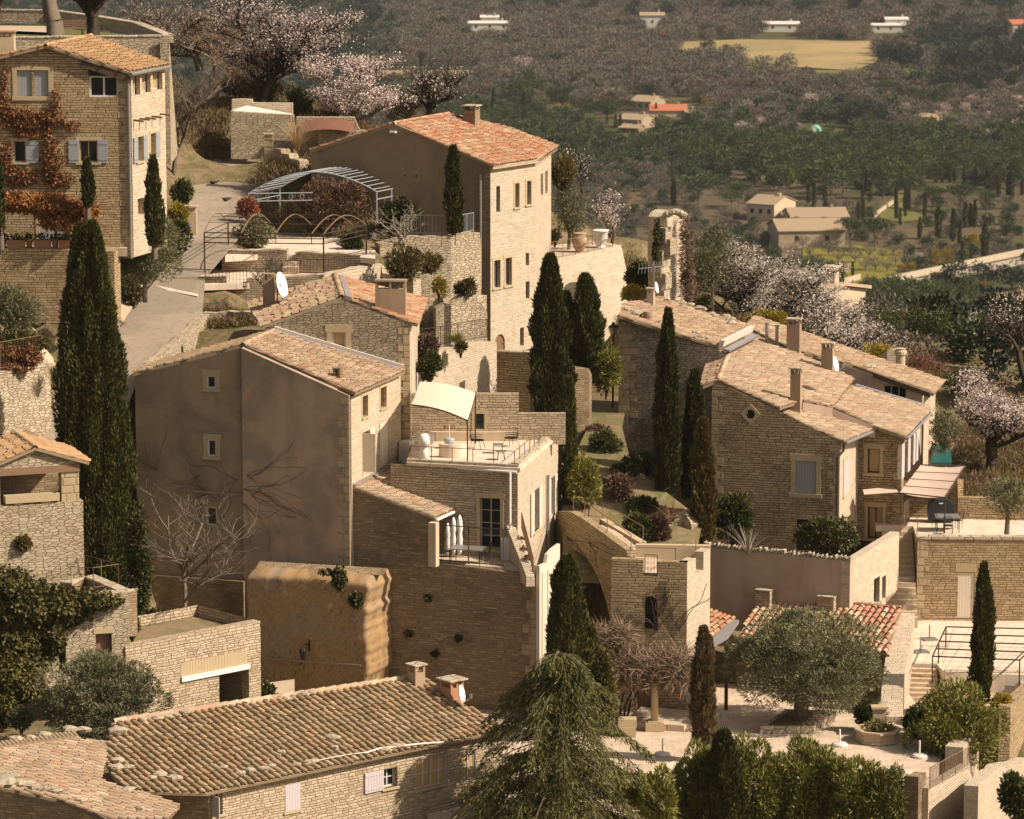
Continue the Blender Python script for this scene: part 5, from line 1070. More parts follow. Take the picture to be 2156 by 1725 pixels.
for x0, yt, yb in ((1616, 685, 730), (1637, 690, 736)):
 q = on_pl(x0, yb, pla) + V((0, .6, 0)); b = MB(); hh = (yb - yt) / m_px(q.y); b.bar(q, q + V((0, 0, hh)), .09, n=10); b.bar(q + V((0, 0, hh)), q + V((0, 0, hh + .07)), .13, n=10); b.build('flue_pipe', M['zinc'], ra)
q = pt(1760, 767, 196.5); dish("small grey dish fixed behind the middle chimney of the long stone house", q, (.9, -.4, .25), .42)
hG = thing('stone_house', "tall grey rubble house block with a stone weighted roof behind the slim cypress", "house", pt(1304, 960, 201))
wG = Wall(pt(1509, 731, 199.6), uH); zG = pt(1304, 1000, 201).z; plG = shed(wG.at(1509, 730) - eH * .12, .30)
rg = roof(hG, [on_pl(1304, 667, plG), on_pl(1313, 641, plG), on_pl(1349, 636, plG), on_pl(1386, 627.5, plG), on_pl(1478, 658, plG), on_pl(1566, 684, plG), on_pl(1575, 698, plG), on_pl(1511, 730, plG)], plG[1], 'tile', L=.46, w=.28)
gl, gr = wG.sz(1303, 700)[0], wG.sz(1531, 745)[0]
add_wall(hG, wG, None, 'stone_grey', sz=[(gl, wG.sz(1303, 671)[1]), wG.sz(1509, 736), (gr, wG.sz(1531, 749)[1]), (gr, zG), (gl, zG)], thick=.4)
quoins(hG, wG, gl, zG, wG.sz(1303, 676)[1], 1, 'quoin', .95, .6, .42)
fn = plG[1]; A_, B_ = on_pl(1512, 731, plG), on_pl(1575, 699, plG); b = MB(); b.prism([A_ + fn * .02, B_ + fn * .02, B_ + fn * .02 + uH * .25, A_ + fn * .02 + uH * .25], fn * .35); b.build('lime_fillet', M['white_lime'], rg); b = MB(); b.prism([A_ + uH * .26 - V((0, 0, .2)), B_ + uH * .26 - V((0, 0, .2)), B_ + uH * .6 - V((0, 0, .25)), A_ + uH * .6 - V((0, 0, .25))], fn * .12); b.build('flashing', M['lead'], rg)
shell(hG, [wG.pos(gl, 0), wG.pos(gl, 0) + eH * 5.5], zG, wG.sz(1303, 671)[1] - .1, 'stone_grey')
c, hx, h = block_at(plG, 1363, 1378, 613, 645, uH, .2); chimney(rg, c, uH, hx, hx, h + .1, 'stucco_pink', 'coping', 1, .05)
q = on_pl(1466, 700, plG) + V((0, 0, -.1)); q = on_pl(1365, 738, plG)
q = on_pl(1365, 707, plG) ; q = on_pl(1365, 677, plG); b = MB(); b.lathe(q - V((0, 0, .1)), [(.27, 0), (.25, .3), (.28, .42), (.27, .62), (.2, .64)], 14); b.build('flue_pipe', M['chimney'], rg)
def rock(mb, c, r, sq=.45, seed=None):
 q = np.random.default_rng(seed if seed is not None else rnd.randrange(10 ** 6)); K = 7; vs = []; c = V(c); ax = q.uniform(0, 6.28)
 for k, (f, z) in enumerate(((.65, -.5), (1, -.1), (.95, .25), (.55, .5))):
  for i in range(K): a = ax + 2 * math.pi * i / K; rr = r * f * q.uniform(.75, 1.2); vs.append(c + V((rr * math.cos(a) * 1.25, rr * math.sin(a) * .9, z * r * sq * 2 * q.uniform(.85, 1.15))))
 fs = [(k * K + i, k * K + (i + 1) % K, (k + 1) * K + (i + 1) % K, (k + 1) * K + i) for k in range(3) for i in range(K)] + [tuple(range(3 * K, 4 * K))]
 mb.add(vs, fs)
M['rock'] = stone_mat("field stone", [(0.34, 0.30, 0.22), (0.46, 0.40, 0.30), (0.40, 0.35, 0.27)], (0.3, 0.26, 0.2), 1.5, 1.5, .6, stain_amt=.6, course=False)
def roof_stones(pl, pts, group, label, r=.24):
 for px, py, k in pts:
  mb = MB(); q = on_pl(px, py, pl) + pl[1] * .16; rock(mb, V((0, 0, 0)), r * k); o = mb.build('roof_stone', M['rock']); o.location = q; tag(o, label, "stone", group)
roof_stones(plG, [(1320, 659, 1), (1336, 664, 1.2), (1340, 668, 1), (1394, 684, .9), (1431, 643, 1.1), (1436, 651, .7), (1451, 648, .9), (1472, 656, 1.4), (1495, 666, .8), (1506, 671, .8), (1525, 672, 1), (1535, 679, 1.2), (1535, 685, 1.2), (1462, 706, 1), (1479, 716, 1), (1398, 635, .9)], "stones weighing down the grey house roof", "flat field stone weighing down the roof tiles of the grey rubble house")
hI = thing('stone_wing', "rear wing with a long tiled roof, timber eave beam and strip window", "house wing", pt(1958, 980, 205))
i0 = pt(1966, 831, 205); pli = shed(i0, .31)
ri = roof(hI, [on_pl(1570, 688, pli), on_pl(1588, 667, pli), on_pl(1632, 682, pli), on_pl(1989, 804, pli), i0, on_pl(1958, 827, pli), on_pl(1800, 772, pli), on_pl(1683, 741, pli), on_pl(1632, 719, pli)], pli[1], 'tile', L=.46)
wI = Wall(on_pl(1800, 778, pli) + eH * .35, uH); zI = pt(1958, 1010, 205).z; rI = wI.sz(1942, 850)[0]
add_wall(hI, wI, None, 'stucco_pink', [dict(px=(1860, 812, 1908, 838), kind='glass', fm='frame_wood', grid=(3, 1), depth=.15)], sz=[wI.sz(1600, 716), wI.sz(1683, 745), wI.sz(1800, 777), (rI, wI.sz(1942, 824)[1]), (rI, zI), (wI.sz(1600, 716)[0], zI)])
wIr = Wall(wI.pos(rI, 0), eH); add_wall(hI, wIr, None, 'stone_pale', [dict(r=(.5, .9, i0.z - 6.0, i0.z - 4.2), kind='shutter', sm='shutter_lilac'), dict(r=(1.8, 2.3, i0.z - 6.0, i0.z - 4.2), kind='shutter', sm='shutter_lilac')], sz=[(0, i0.z - .1), (4.2, i0.z - .1), (4.2, zI), (0, zI)])
b = MB(); p = [wI.at(1840, 783), wI.at(1960, 826)]; b.prism([p[0] + wI.n * .3, p[1] + wI.n * .3, p[1] + wI.n * .3 - V((0, 0, .25)), p[0] + wI.n * .3 - V((0, 0, .25))], wI.n * -.2); b.build('eave_beam', M['wood_dark'], hI)
fw('ruined_wall', "broken pale garden wall with a stone column end behind the long roofs", [(1818, 775, 228), (1868, 737, 226), (1888, 735, 226)], -36, .6, 'stone_pale', jag=.05)
b = MB(); q = pt(1896, 760, 225); b.lathe(q - V((0, 0, 2)), [(.28, 0), (.28, 2.3), (.36, 2.4), (.36, 2.6), (.25, 2.65), (.3, 2.75)], 12); o = tag(b.build('column', M['stone_pale']), "weathered stone column at the end of the broken garden wall", "column")
roof_stones(pli, [(1823, 857 - 80, .8), (1757, 744, .6), (1829, 777, 1.3)], "stones on the rear wing roof", "loose field stone lying on the rear wing roof tiles")
# upper terrace of the long house
zt_ = pt(1935, 1132, 191).z; uK = V((1, -.03, 0)).normalized(); wK = Wall(pt(1932, 1133, 191), uK); zpool = pt(2050, 1305, 191).z
kr = thing('terrace_wall', "tall golden rubble terrace wall with a white door", "wall", pt(2050, 1305, 191)); kx = wK.sz(2300, 1200)[0]
add_wall(kr, wK, None, 'stone_gold', [dict(px=(2016, 1207, 2051, 1302), kind='door', sm='shutter_white', sur=.0, inset=.05)], sz=[(0, zt_ - .08), (kx, zt_ - .08), (kx, zpool - .5), (0, zpool - .5)], thick=.4)
b = MB(); a0, a1, z0, z1 = wK.rect(2012, 1186, 2056, 1205)
for i in range(13): a = a0 + (a1 - a0) * i / 13; slab(b, wK, a + .005, a + (a1 - a0) / 13 - .005, z0, z1, -.02, .012)
b.build('lintel_stone', M['dressed'], kr); quoins(kr, wK, 0, zpool, zt_ - .1, 1)
wKl = Wall(wK.pos(0, 0), (.05, 1)); b = MB(); b.quad(wK.pos(0, zpool - .5), wK.pos(0, zt_ - .08), wK.pos(0, zt_ - .08) + V((.2, 6, 0)), wK.pos(0, zpool - .5) + V((.2, 6, 0))); b.build('side_wall', M['stone_gold'], kr)
fl = MB(); fl.prism([wK.pos(-.05, zt_ + .06, .06), wK.pos(kx, zt_ + .06, .06), wK.pos(kx, zt_ + .06, -.5), wK.pos(-.05, zt_ + .06, -.5)], (0, 0, -.13)); fl.build('coping', M['coping'], kr)
q0 = wK.pos(0, zt_, -.4); fl = MB(); fl.prism([wK.pos(-1.9, zt_, -3.0), wK.pos(-.02, zt_, -3.0), wK.pos(-.02, zt_, -.5), wK.pos(kx, zt_, -.5), wK.pos(kx, zt_, -8), wK.pos(-1.9, zt_, -12)], (0, 0, -.3)); tag(fl.build('upper_terrace_floor', M['paving_pale']), "pale dining terrace beside the long stone house", "terrace", kind="structure")
st = thing('garden_steps', "steep flight of stone steps up to the dining terrace", "steps", wK.pos(-1.2, zpool, 2)); b = MB()
for k in range(16):
 z = zt_ - .02 - (k + 1) * .23; y0 = -3.0 + k * .30
 b.prism([wK.pos(-1.6, z, y0), wK.pos(-.06, z, y0), wK.pos(-.06, z, y0 + .3), wK.pos(-1.6, z, y0 + .3)], (0, 0, -.8))
b.build('step', M['plaster'], st)
fw('garden_wall', "rubble back wall of the dining terrace behind the covered grill", [(1900, 1040, 196.3), (1998, 1052, 196.0), (1999, 1010, 196.2), (2016, 1012, 196), (2017, 1048, 195.8), (2300, 1052, 195)], zt_ - .2, .5, 'stone_gold')
k0 = pt(1790, 1184, 182); k1 = on_z(1893, 1120, k0.z); wS = Wall(k0, hdir(k0, k1)); Ls = (k1 - k0).length; zS = pt(1800, 1310, 182).z
sw_ = thing('garden_wall', "sunlit pale wall with two slit openings between rosy wall and stone steps", "wall", pt(1790, 1300, 182))
add_wall(sw_, wS, None, 'stone_pale', [dict(px=(1840, 1217, 1852, 1276), kind='glass', fm='frame_wood', depth=.35, grid=(1, 1)), dict(px=(1857, 1214, 1865, 1274), kind='glass', fm='frame_wood', depth=.35, grid=(1, 1))], sz=[(0, k0.z), (Ls, k0.z), (Ls, zS), (0, zS)], thick=.45)
uP = V((.9, -.43, 0)).normalized(); wP = Wall(k0, uP); pk_ = thing('rendered_wall', "rosy rendered retaining wall crested with upright stones", "wall", pt(1640, 1280, 183))
p0, p1 = wP.sz(1480, 1153), wP.sz(1790, 1183); add_wall(pk_, wP, None, 'stucco_pink', sz=[p0, (0, k0.z + .02), (0, zS - 1), (p0[0], zS - 1)], thick=.5)
b = MB(); n = 64
for i in range(n):
 f = (i + rnd.uniform(.2, .8)) / n; a = p0[0] + (0 - p0[0]) * f; z = p0[1] + (k0.z - p0[1]) * f; h = rnd.uniform(.14, .3); t = rnd.uniform(.03, .055); tl = rnd.uniform(-.05, .05)
 b.prism([wP.pos(a - t, z - .02, .0), wP.pos(a + t, z - .02, 0), wP.pos(a + t * .7 + tl, z + h, -.03), wP.pos(a - t * .8 + tl, z + h * .9, -.03)], wP.n * -.3)
b.build('crest_stone', M['rock'], pk_)
ho = thing('outhouse', "low outhouse with bright red tile roof and two stub chimneys", "outhouse", on_z(1720, 1440, zc))
o0 = wP.pos(wP.sz(1590, 1270)[0], wP.sz(1590, 1268)[1], .12); o1 = wP.pos(.6, o0.z, .12); hd = -wP.n
plo = (o0, V((uP.y * -1 * -1, 0, 0))); dn = wP.n; plo = (o0, V((dn.x * .33, dn.y * .33, 1)).normalized())
ro = roof(ho, [on_pl(1597, 1269, plo), on_pl(1900, 1281, plo), on_pl(1868, 1376, plo), on_pl(1545, 1356, plo)], plo[1], 'tile_bright', L=.46, w=.31, r=.125)
L_, R_ = on_pl(1545, 1356, plo), on_pl(1868, 1376, plo); b = MB(); iw = -dn * .3
for a, c in ((L_, R_),): b.quad(a + iw - V((0, 0, .12)), c + iw - V((0, 0, .12)), V((c.x, c.y, zc)) + iw, V((a.x, a.y, zc)) + iw)
b.quad(L_ + iw - V((0, 0, .12)), V((L_.x, L_.y, zc)) + iw, V((o0.x, o0.y, zc)) + iw, o0 + iw - V((0, 0, .2))); b.build('wall', M['stone_dark'], ho)
caps(ro, on_pl(1800, 1272, plo), on_pl(1900, 1282, plo), 'tile_bright')
for x0, x1, yt, yb in ((1593, 1626, 1236, 1268), (1723, 1760, 1250, 1277)):
 a_, b_ = on_pl(x0, yb + 4, plo), on_pl(x1, yb + 4, plo); c = (a_ + b_) / 2; h = (yb - yt) / m_px(c.y); m = MB(); m.box(c + V((0, -.2, h / 2 - .1)), (x1 - x0) / m_px(c.y) / 2, .28, h / 2 + .1, uP); o = m.build('chimney', M['stone'], ro); m = MB(); m.box(c + V((0, -.2, h + .04)), (x1 - x0) / m_px(c.y) / 2 + .03, .32, .035, uP); m.build('chimney_cap', M['coping'], o)
hs2 = thing('porch_roof', "small orange tiled lean-to roof between tower and red outhouse", "porch roof", pt(1500, 1440, 178)); q0 = pt(1494, 1284, 180.5); q1 = pt(1560, 1302, 179.0); plp = (q0, V((-.22, -.25, 1)).normalized())
roof(hs2, [q0, on_pl(1546, 1303, plp), on_pl(1502, 1341, plp), on_pl(1494, 1337, plp)], plp[1], 'tile_red')
m = MB(); pl2 = (pt(1540, 1308, 179), V((0, -.1, 1)).normalized()); m.prism([on_pl(1503, 1356, pl2), on_pl(1532, 1340, pl2), on_pl(1556, 1306, pl2), on_pl(1548, 1304, pl2), on_pl(1502, 1343, pl2)], (0, 0, -.15)); m.build('zinc_roof', M['lead'], hs2)
for px in (1502, 1530): m = MB(); q = on_pl(px, 1352, pl2); m.bar(q, V((q.x, q.y, zc)), .09); m.build('post', M['wood_dark'], hs2)
rw = fw('ruined_wall', "thick crumbling sunlit wall running down beside the pool steps", [(1853, 1505, 173.5), (1858, 1420, 176), (1868, 1372, 178.5), (1876, 1330, 181), (1882, 1290, 184.5)], zc - .3, 1.0, 'stone_pale', jag=.12, side=-1)
b = MB()
for px, py, D in [(1858 + rnd.uniform(-4, 22), y, d) for y, d in zip(np.linspace(1495, 1285, 46), np.linspace(173.6, 184.8, 46))]: rock(b, pt(px + (1495 - py) * .1, py + rnd.uniform(-2, 5), D), rnd.uniform(.16, .3), .7)
b.build('rubble_crest', M['rock'], rw)
zst = zpool - .04
flat('pool_terrace', [(1905, 1304), (2320, 1304), (2320, 1425), (1990, 1417), (1972, 1398), (1880, 1396)], zst, 'paving_pale', "pale paved pool terrace", "terrace", thick=4)
wp_ = Wall(on_z(1990, 1417, zst), (1, -.02)); zlow = zpool - 1.0
wpl = thing('terrace_wall', "low rendered wall holding the pool terrace behind the metal pergola", "wall", wp_.pos(2, zlow)); add_wall(wpl, wp_, None, 'plaster', sz=[(0, zst - .01), (8, zst - .01), (8, zlow - .6), (0, zlow - .6)], thick=.3)
b = MB(); slab(b, wp_, 0, 8, zst + .004, zst + .06, -.4, .05); b.build('coping', M['coping'], wpl)
ps = thing('garden_steps', "wide pale stone steps descending from the pool terrace", "steps", on_z(1930, 1460, zlow)); b = MB(); q0, q1 = on_z(1872, 1398, zst), on_z(1972, 1400, zst); dd = V((-.05, -1, 0)).normalized()
for k in range(8):
 z = V((0, 0, -.15 * (k + 1))); b.prism([q0 + dd * (.36 * k) + z, q1 + dd * (.36 * k) + z, q1 + dd * (.36 * (k + 1)) + z, q0 + dd * (.36 * (k + 1)) + z], (0, 0, -.5))
b.build('step', M['plaster'], ps)
flat('pool_cover', [(2008, 1322), (2320, 1326), (2320, 1410), (1985, 1402)], zst + .02, 'cloth', "pale covered pool basin in the terrace", "pool", thick=.03)
flat('lower_terrace', [(1975, 1425), (2330, 1432), (2330, 1500), (1950, 1500)], zlow, 'paving', "lower seating terrace under the metal pergola", "terrace", thick=5)
flat('lower_pool', [(1330, 1642), (1440, 1592), (1560, 1585), (1700, 1595), (1920, 1622), (1900, 1660), (1400, 1660)], zc + .03, 'cloth', "white covered swimming pool behind the oleander hedge", "pool", thick=.04)
fw('boundary_wall', "sunlit boundary wall with upright stone crest beside the oleanders", [(2028, 1574, 166), (2062, 1536, 169.5)], zc - 6, .8, 'stone_pale', side=1)
fw('boundary_wall', "tall square rubble pillar wall at the right edge below the pergola", [(2104, 1490, 172), (2128, 1488, 172), (2180, 1440, 178)], zc - 6, .6, 'stone_gold')
fw('boundary_wall', "low sunlit wall under the rusty railing at the lower right corner", [(1955, 1660, 158.5), (2040, 1610, 163.5)], zc - 6, .4, 'stone_pale')
fw('boundary_wall', "square stone pier at the left end of the rusty railing", [(1904, 1634, 158.2), (1934, 1636, 158), (1950, 1627, 159.2)], zc - 6, .5, 'stone_dark')
fw('boundary_wall', "sloping sunlit rubble wall in the bottom right corner", [(2060, 1655, 158), (2110, 1610, 164), (2180, 1600, 166)], zc - 8, .6, 'stone_pale', jag=.06)
railing('railing', "rusty iron railing on the low boundary wall at the lower right corner", [pt(1957, 1664, 158.6), pt(2038, 1620, 163.4)], .98, mat='metal_brown', step=.12, post=1.8)
# near house with big lichened roof
hN = thing('stone_house', "low sunlit stone house under a big lichened canal tile roof", "house", pt(437, 1725, 150))
N0 = pt(434, 1672, 150); N1 = on_z(1050, 1541, N0.z); eN = hdir(N0, N1); plN = plane_eave(N0, N1, .30, 'L'); uN = eN; wN = Wall(N0 + V((-eN.y, eN.x, 0)) * .35, eN); zN = N0.z - 5
cN = wN.sz(438, 1690)[0]; eL = wN.sz(1055, 1560)[0]; ztN = N0.z + .02
add_wall(hN, wN, None, 'stone', [dict(px=(600, 1650, 632, 1707), kind='shutter', sm='shutter_lilac', inset=-.02, sill=True, depth=.2), dict(px=(807, 1618, 837, 1658), kind='glass', grid=(2, 2), fm='frame_white', open='l', sw=1.0, sm='shutter_lilac', sill=True, depth=.3),
 dict(px=(875, 1594, 942, 1656), kind='glass', grid=(4, 2), fm='frame_blue', gm='curtain', sill=True, depth=.12), dict(px=(972, 1588, 1001, 1642), kind='glass', grid=(2, 2), fm='frame_blue', gm='curtain', sill=True, depth=.12),
 dict(px=(447, 1672, 469, 1716), kind='glass', grid=(2, 2), fm='frame_white', ajar='l', sw=.5, sm='shutter_lilac', sill=True, depth=.3)], sz=[(cN, ztN), (eL, ztN), (eL, zN), (cN, zN)], depth=.3)
wNl = Wall(wN.pos(cN, 0), (.97, -.25)); aN = wNl.sz(272, 1670)[0]; wn2 = Wall(wNl.pos(aN, 0), (.97, -.25))
add_wall(hN, wn2, None, 'stone_dark', sz=[(0, ztN), (-aN, ztN), (-aN, zN), (0, zN)])
rN = roof(hN, [on_pl(x, y, plN) for x, y in ((239, 1523), (560, 1474), (843, 1431), (884, 1426), (960, 1473), (1048, 1528))] + [N1, N0] + [on_pl(x, y, plN) for x, y in ((330, 1669), (276, 1664), (245, 1648), (223, 1607), (229, 1567))], plN[1], 'tile_old', L=.48, w=.34, r=.128, rough=1.5)
caps(rN, on_pl(240, 1522, plN), on_pl(882, 1427, plN), 'tile_pale', .17, .55, lift=.08)
b = MB(); back = V((-eN.y, eN.x, 0)); q = on_pl(239, 1523, plN); q2 = on_pl(884, 1426, plN); b.quad(q, q2, V((q2.x, q2.y, zN)), V((q.x, q.y, zN))); b.build('wall', M['stone'], hN)
c, hx, h = block_at(plN, 864, 889, 1405, 1444, uN, .1); ch_ = chimney(rN, c - V((0, 0, .15)), uN, .27, .27, 1.05, 'chimney', 'coping', 1, .08, vh=.3)
c, hx, h = block_at(plN, 935, 968, 1430, 1476, uN, .2); chimney(rN, c - V((0, 0, .1)), uN, .36, .36, 1.0, 'terracotta', 'coping', 2, .14, vh=.3)
dish("white round satellite dish beside the red brick chimney on the big lichened roof", pt(973, 1461, c.y - .9), (.95, -.3, .2), .40, None)
b = MB(); cab = [on_pl(x, y, plN) + plN[1] * .17 for x, y in ((664, 1610), (700, 1602), (735, 1596), (768, 1592), (800, 1582), (840, 1578), (880, 1573), (935, 1569))]; b.path(cab, .018); b.path([p + plN[1] * .01 - V((0, .15, 0)) for p in cab[3:]], .018); tag(b.build('cable', M['white']), "pale slack cable lying across the big lichened roof", "cable")
roof_stones(plN, [(248, 1546, 2.0), (300, 1522, 1), (332, 1519, 1.1), (352, 1516, 1.0), (390, 1506, 1.3), (370, 1512, .9), (640, 1468, 1.1), (655, 1465, 1), (605, 1478, 1), (693, 1557, 1), (705, 1560, 1.2), (833, 1578, 1.3), (812, 1586, 1.2), (703, 1580, .9), (649, 1612, 1.3), (660, 1609, 1), (622, 1617, 1.1), (590, 1590, 1), (555, 1626, 1.2), (245, 1608, 1.5), (243, 1623, 1.6), (268, 1622, 1.2), (335, 1638, 1.4), (365, 1645, 1.5), (318, 1644, 1), (505, 1635, 1.2), (525, 1629, 1.2), (570, 1620, .9), (470, 1622, .9)], "stones on the big lichened roof", "lichened field stone resting on the big near roof", .17)
hL = thing('outbuilding', "low outbuilding with sloping pale tile roof in the near left corner", "outbuilding", pt(200, 1725, 147))
l0 = pt(379, 1699, 148); l1 = pt(346, 1726, 146); eL_ = V((.30, .954, 0)).normalized(); uL = V((eL_.y, -eL_.x, 0)); plL = (l0, V((uL.x * .27, uL.y * .27, 1)).normalized())
rl = roof(hL, [on_pl(x, y, plL) for x, y in ((-70, 1588), (30, 1577), (157, 1556), (226, 1566), (222, 1606), (212, 1645), (272, 1664))] + [l0] + [on_pl(x, y, plL) for x, y in ((352, 1728), (230, 1728), (205, 1716), (120, 1684), (0, 1659), (-70, 1650))], plL[1], 'tile_pale', L=.48, w=.32, r=.12, rough=1.4)
a_, b_ = on_pl(-70, 1586, plL), on_pl(160, 1553, plL); nn = 26; m = MB()
for i in range(nn):
 p = a_.lerp(b_, (i + .5) / nn) + plL[1] * .12; d_ = V((.5, -.86, -.1)).normalized(); m.bar(p - d_ * .22, p + d_ * .22, .13, .10, 8)
m.build('ridge_cap', M['mortar'], rl)
roof_stones(plL, [(x, y, k) for x, y, k in ((8, 1653, 2.2), (32, 1656, 1.6), (50, 1658, 1.6), (66, 1664, 1.5), (83, 1668, 1.2), (100, 1669, 1.3), (115, 1674, 1.3), (20, 1641, 1.4), (2, 1643, 1.3), (168, 1692, 1.1), (293, 1710, 1), (268, 1671, 1.3), (60, 1560, 1), (90, 1555, 1.2), (145, 1543, 1.4), (172, 1545, 1.4), (30, 1563, 1.2))], "stones along the low corner roof", "pale field stone bedded along the edge of the low corner roof", .2)
wL = Wall(on_pl(0, 1665, plL) + eL_ * .12, uL); add_wall(hL, wL, None, 'stone_dark', sz=[wL.sz(-60, 1652), wL.sz(0, 1664), wL.sz(120, 1690), wL.sz(205, 1722), wL.sz(345, 1735), (wL.sz(345, 1735)[0], N0.z - 5), (wL.sz(-60, 1652)[0], N0.z - 5)])
# left edge: open loggia house, walls
hJ = thing('stone_house', "small stone house with an open beamed loggia at the left edge", "house", pt(175, 1235, 172))
uJ = V((.94, .34, 0)).normalized(); wJ = Wall(pt(175, 1060, 172), uJ); zJ = pt(170, 1260, 172).z; j0 = wJ.sz(-60, 1100)[0]
zs_ = wJ.sz(175, 1054)[1]
add_wall(hJ, wJ, None, 'stone_dry', sz=[(j0, zs_), (0, zs_), (0, zJ), (j0, zJ)], thick=.5)
zb_ = wJ.sz(168, 990)[1]; b = MB(); slab(b, wJ, j0, -.12, zb_ - .05, zb_ + .28, -.32, .03); b.build('beam', M['wood'], hJ)
b = MB(); a0, a1, _, _ = wJ.rect(130, 990, 167, 1056); slab(b, wJ, a0, a1, zs_, zb_ - .05, -.6, -.04); b.build('pillar', M['quoin'], hJ)
b = MB(); slab(b, wJ, wJ.sz(-14, 1050)[0] - .6, wJ.sz(1, 1050)[0], zs_, zb_ - .05, -.6, -.04); b.build('pillar', M['quoin'], hJ)
jr = wJ.sz(72, 942); jl = wJ.sz(-60, 1000); jR = wJ.sz(184, 973)
add_wall(hJ, wJ, None, 'stone_dry', sz=[(j0, zb_ + .28), (-.1, zb_ + .28), (-.1, jR[1] + .05), (jr[0], jr[1] - .06), (j0, jl[1] - .06)], thick=.4)
Jf = wJ.pos(jr[0], jr[1], .2); rdj = V((-uJ.y, uJ.x, 0)); Jb = Jf + rdj * 4.2; Jr = wJ.pos(jR[0] + .05, jR[1], .2); Jl = wJ.pos(j0, jl[1], .2)
for P_ in (Jr, Jl):
 pl_ = plane3(Jf, Jb, P_); n_ = pl_[1] if pl_[1].z > 0 else -pl_[1]; rj = roof(hJ, [Jf, Jb, P_ + rdj * 4.2, P_] if P_ is Jr else [P_, P_ + rdj * 4.2, Jb, Jf], n_, 'tile_orange', L=.46, w=.31)
caps(rj, Jf, Jb, 'tile_old', .15)
b = MB(); q = [wJ.pos(0, 0), wJ.pos(0, 0) + rdj * 4, wJ.pos(j0, 0) + rdj * 4]
b.quad(V((q[1].x, q[1].y, zJ)), V((q[2].x, q[2].y, zJ)), V((q[2].x, q[2].y, zb_ + .3)), V((q[1].x, q[1].y, zb_ + .3))); b.quad(V((q[0].x, q[0].y, zJ)), V((q[1].x, q[1].y, zJ)), V((q[1].x, q[1].y, zs_)), V((q[0].x, q[0].y, zs_))); b.prism([wJ.pos(j0, zs_ - .3, -.5), wJ.pos(0, zs_ - .3, -.5), q[1] + V((0, 0, zs_ - .3)), q[2] + V((0, 0, zs_ - .3))], (0, 0, -.2)); b.build('inner_wall', M['stone_dark'], hJ)
tr = thing('stone_trough', "long rough stone trough planter on the loggia sill", "trough", wJ.pos(wJ.sz(67, 1050)[0], zs_)); a0, a1, _, _ = wJ.rect(11, 1045, 125, 1060); m = MB()
for o0_, o1_ in ((.05, .13), (.42, .5)): slab(m, wJ, a0, a1, zs_ + .08, zs_ + .42, o0_ - .42, o1_ - .42)
slab(m, wJ, a0, a0 + .1, zs_ + .08, zs_ + .42, -.288, .0); slab(m, wJ, a1 - .1, a1, zs_ + .08, zs_ + .42, -.288, .0); slab(m, wJ, a0 + .1, a1 - .1, zs_ + .081, zs_ + .3, -.288, -.002); m.build('basin', M['dressed'], tr); m = MB(); slab(m, wJ, a0 + .4, a0 + .8, zs_ - .01, zs_ + .08, -.35, .02); slab(m, wJ, a1 - .8, a1 - .4, zs_ - .01, zs_ + .08, -.35, .02); m.build('support', M['dressed'], tr)
fw('retaining_wall', "pale sunlit rubble retaining wall at the left edge below the iron fence", [(-60, 800, 178), (50, 780, 181), (106, 770, 182.5)], [pt(0, 960, 178).z - 1, pt(60, 900, 181).z - 1.4, pt(106, 872, 182.5).z - 1.2], .5, 'stone_dry', cope=.1)
railing('railing', "rusty iron fence with creeper on the left edge wall", [pt(-60, 790, 178.3), pt(60, 768, 181.3), pt(88, 763, 182.2)], 1.3, mat='metal_brown', step=.16, post=1.8)
hK = thing('stone_wall', "sunlit rubble wall with an open doorway, half swallowed by ivy", "wall", pt(271, 1420, 163)); wD = Wall(pt(271, 1250, 163), (.95, .3)); zD = pt(271, 1460, 163).z
add_wall(hK, wD, None, 'stone_dry', [dict(px=(202, 1333, 236, 1420), kind='door', sm='wood', depth=.4, inset=.3), dict(px=(124, 1331, 139, 1420), kind='void', depth=.5)], sz=[wD.sz(-80, 1215), wD.sz(60, 1228), wD.sz(160, 1252), wD.sz(271, 1247), (0, zD), (wD.sz(-80, 1215)[0], zD)], thick=.6)
b = MB(); a0, a1, z0, z1 = wD.rect(197, 1323, 240, 1334); slab(b, wD, a0, a1, z0 + .002, z1, -.1, .03); b.build('lintel', M['dressed'], hK)
fw('low_wall', "sloping stone coping wall beneath the iron rail by the big cypress", [(150, 1232, 166.5), (180, 1218, 168), (250, 1248, 164.5), (268, 1247, 164)], pt(200, 1320, 166).z, .5, 'stone_dark', cope=.1)
railing('railing', "thin rusty rail beside the foot of the big left cypress", [pt(150, 1238, 166.3), pt(197, 1241, 165.2), pt(250, 1233, 166), pt(178, 1212, 169.5)], .95, mat='metal_brown', step=0, rails=2, post=1.6)
hG2 = thing('garage_wall', "sunlit stone wall with a wide garage opening under a white beam", "wall", pt(400, 1480, 165)); g0 = pt(272, 1360, 163); g1 = on_z(548, 1308, g0.z); wg = Wall(g0, hdir(g0, g1)); zg2 = g0.z - 4.4
op = [wg.sz(381, 1436), wg.sz(524, 1405)]; LgA = (g1 - g0).length
add_wall(hG2, wg, None, 'stone', [dict(r=(op[0][0] + 2.1, op[1][0], zg2 - .3, op[0][1] - .02), kind='none', depth=.5)], sz=[(-.2, g0.z), (LgA, g0.z), (LgA, zg2 - .4), (-.2, zg2 - .4)], thick=.5, depth=.5)
b = MB(); slab(b, wg, op[0][0], op[1][0], op[0][1], op[0][1] + .22, .002, .1); b.build('beam', M['white'], hG2)
b = MB(); a = op[0][0]
while a < op[1][0] - .1: slab(b, wg, a + .006, a + .155, op[0][1] + .24, op[0][1] + .85, -.02, .015); a += .16
b.build('flat_arch', M['dressed'], hG2)
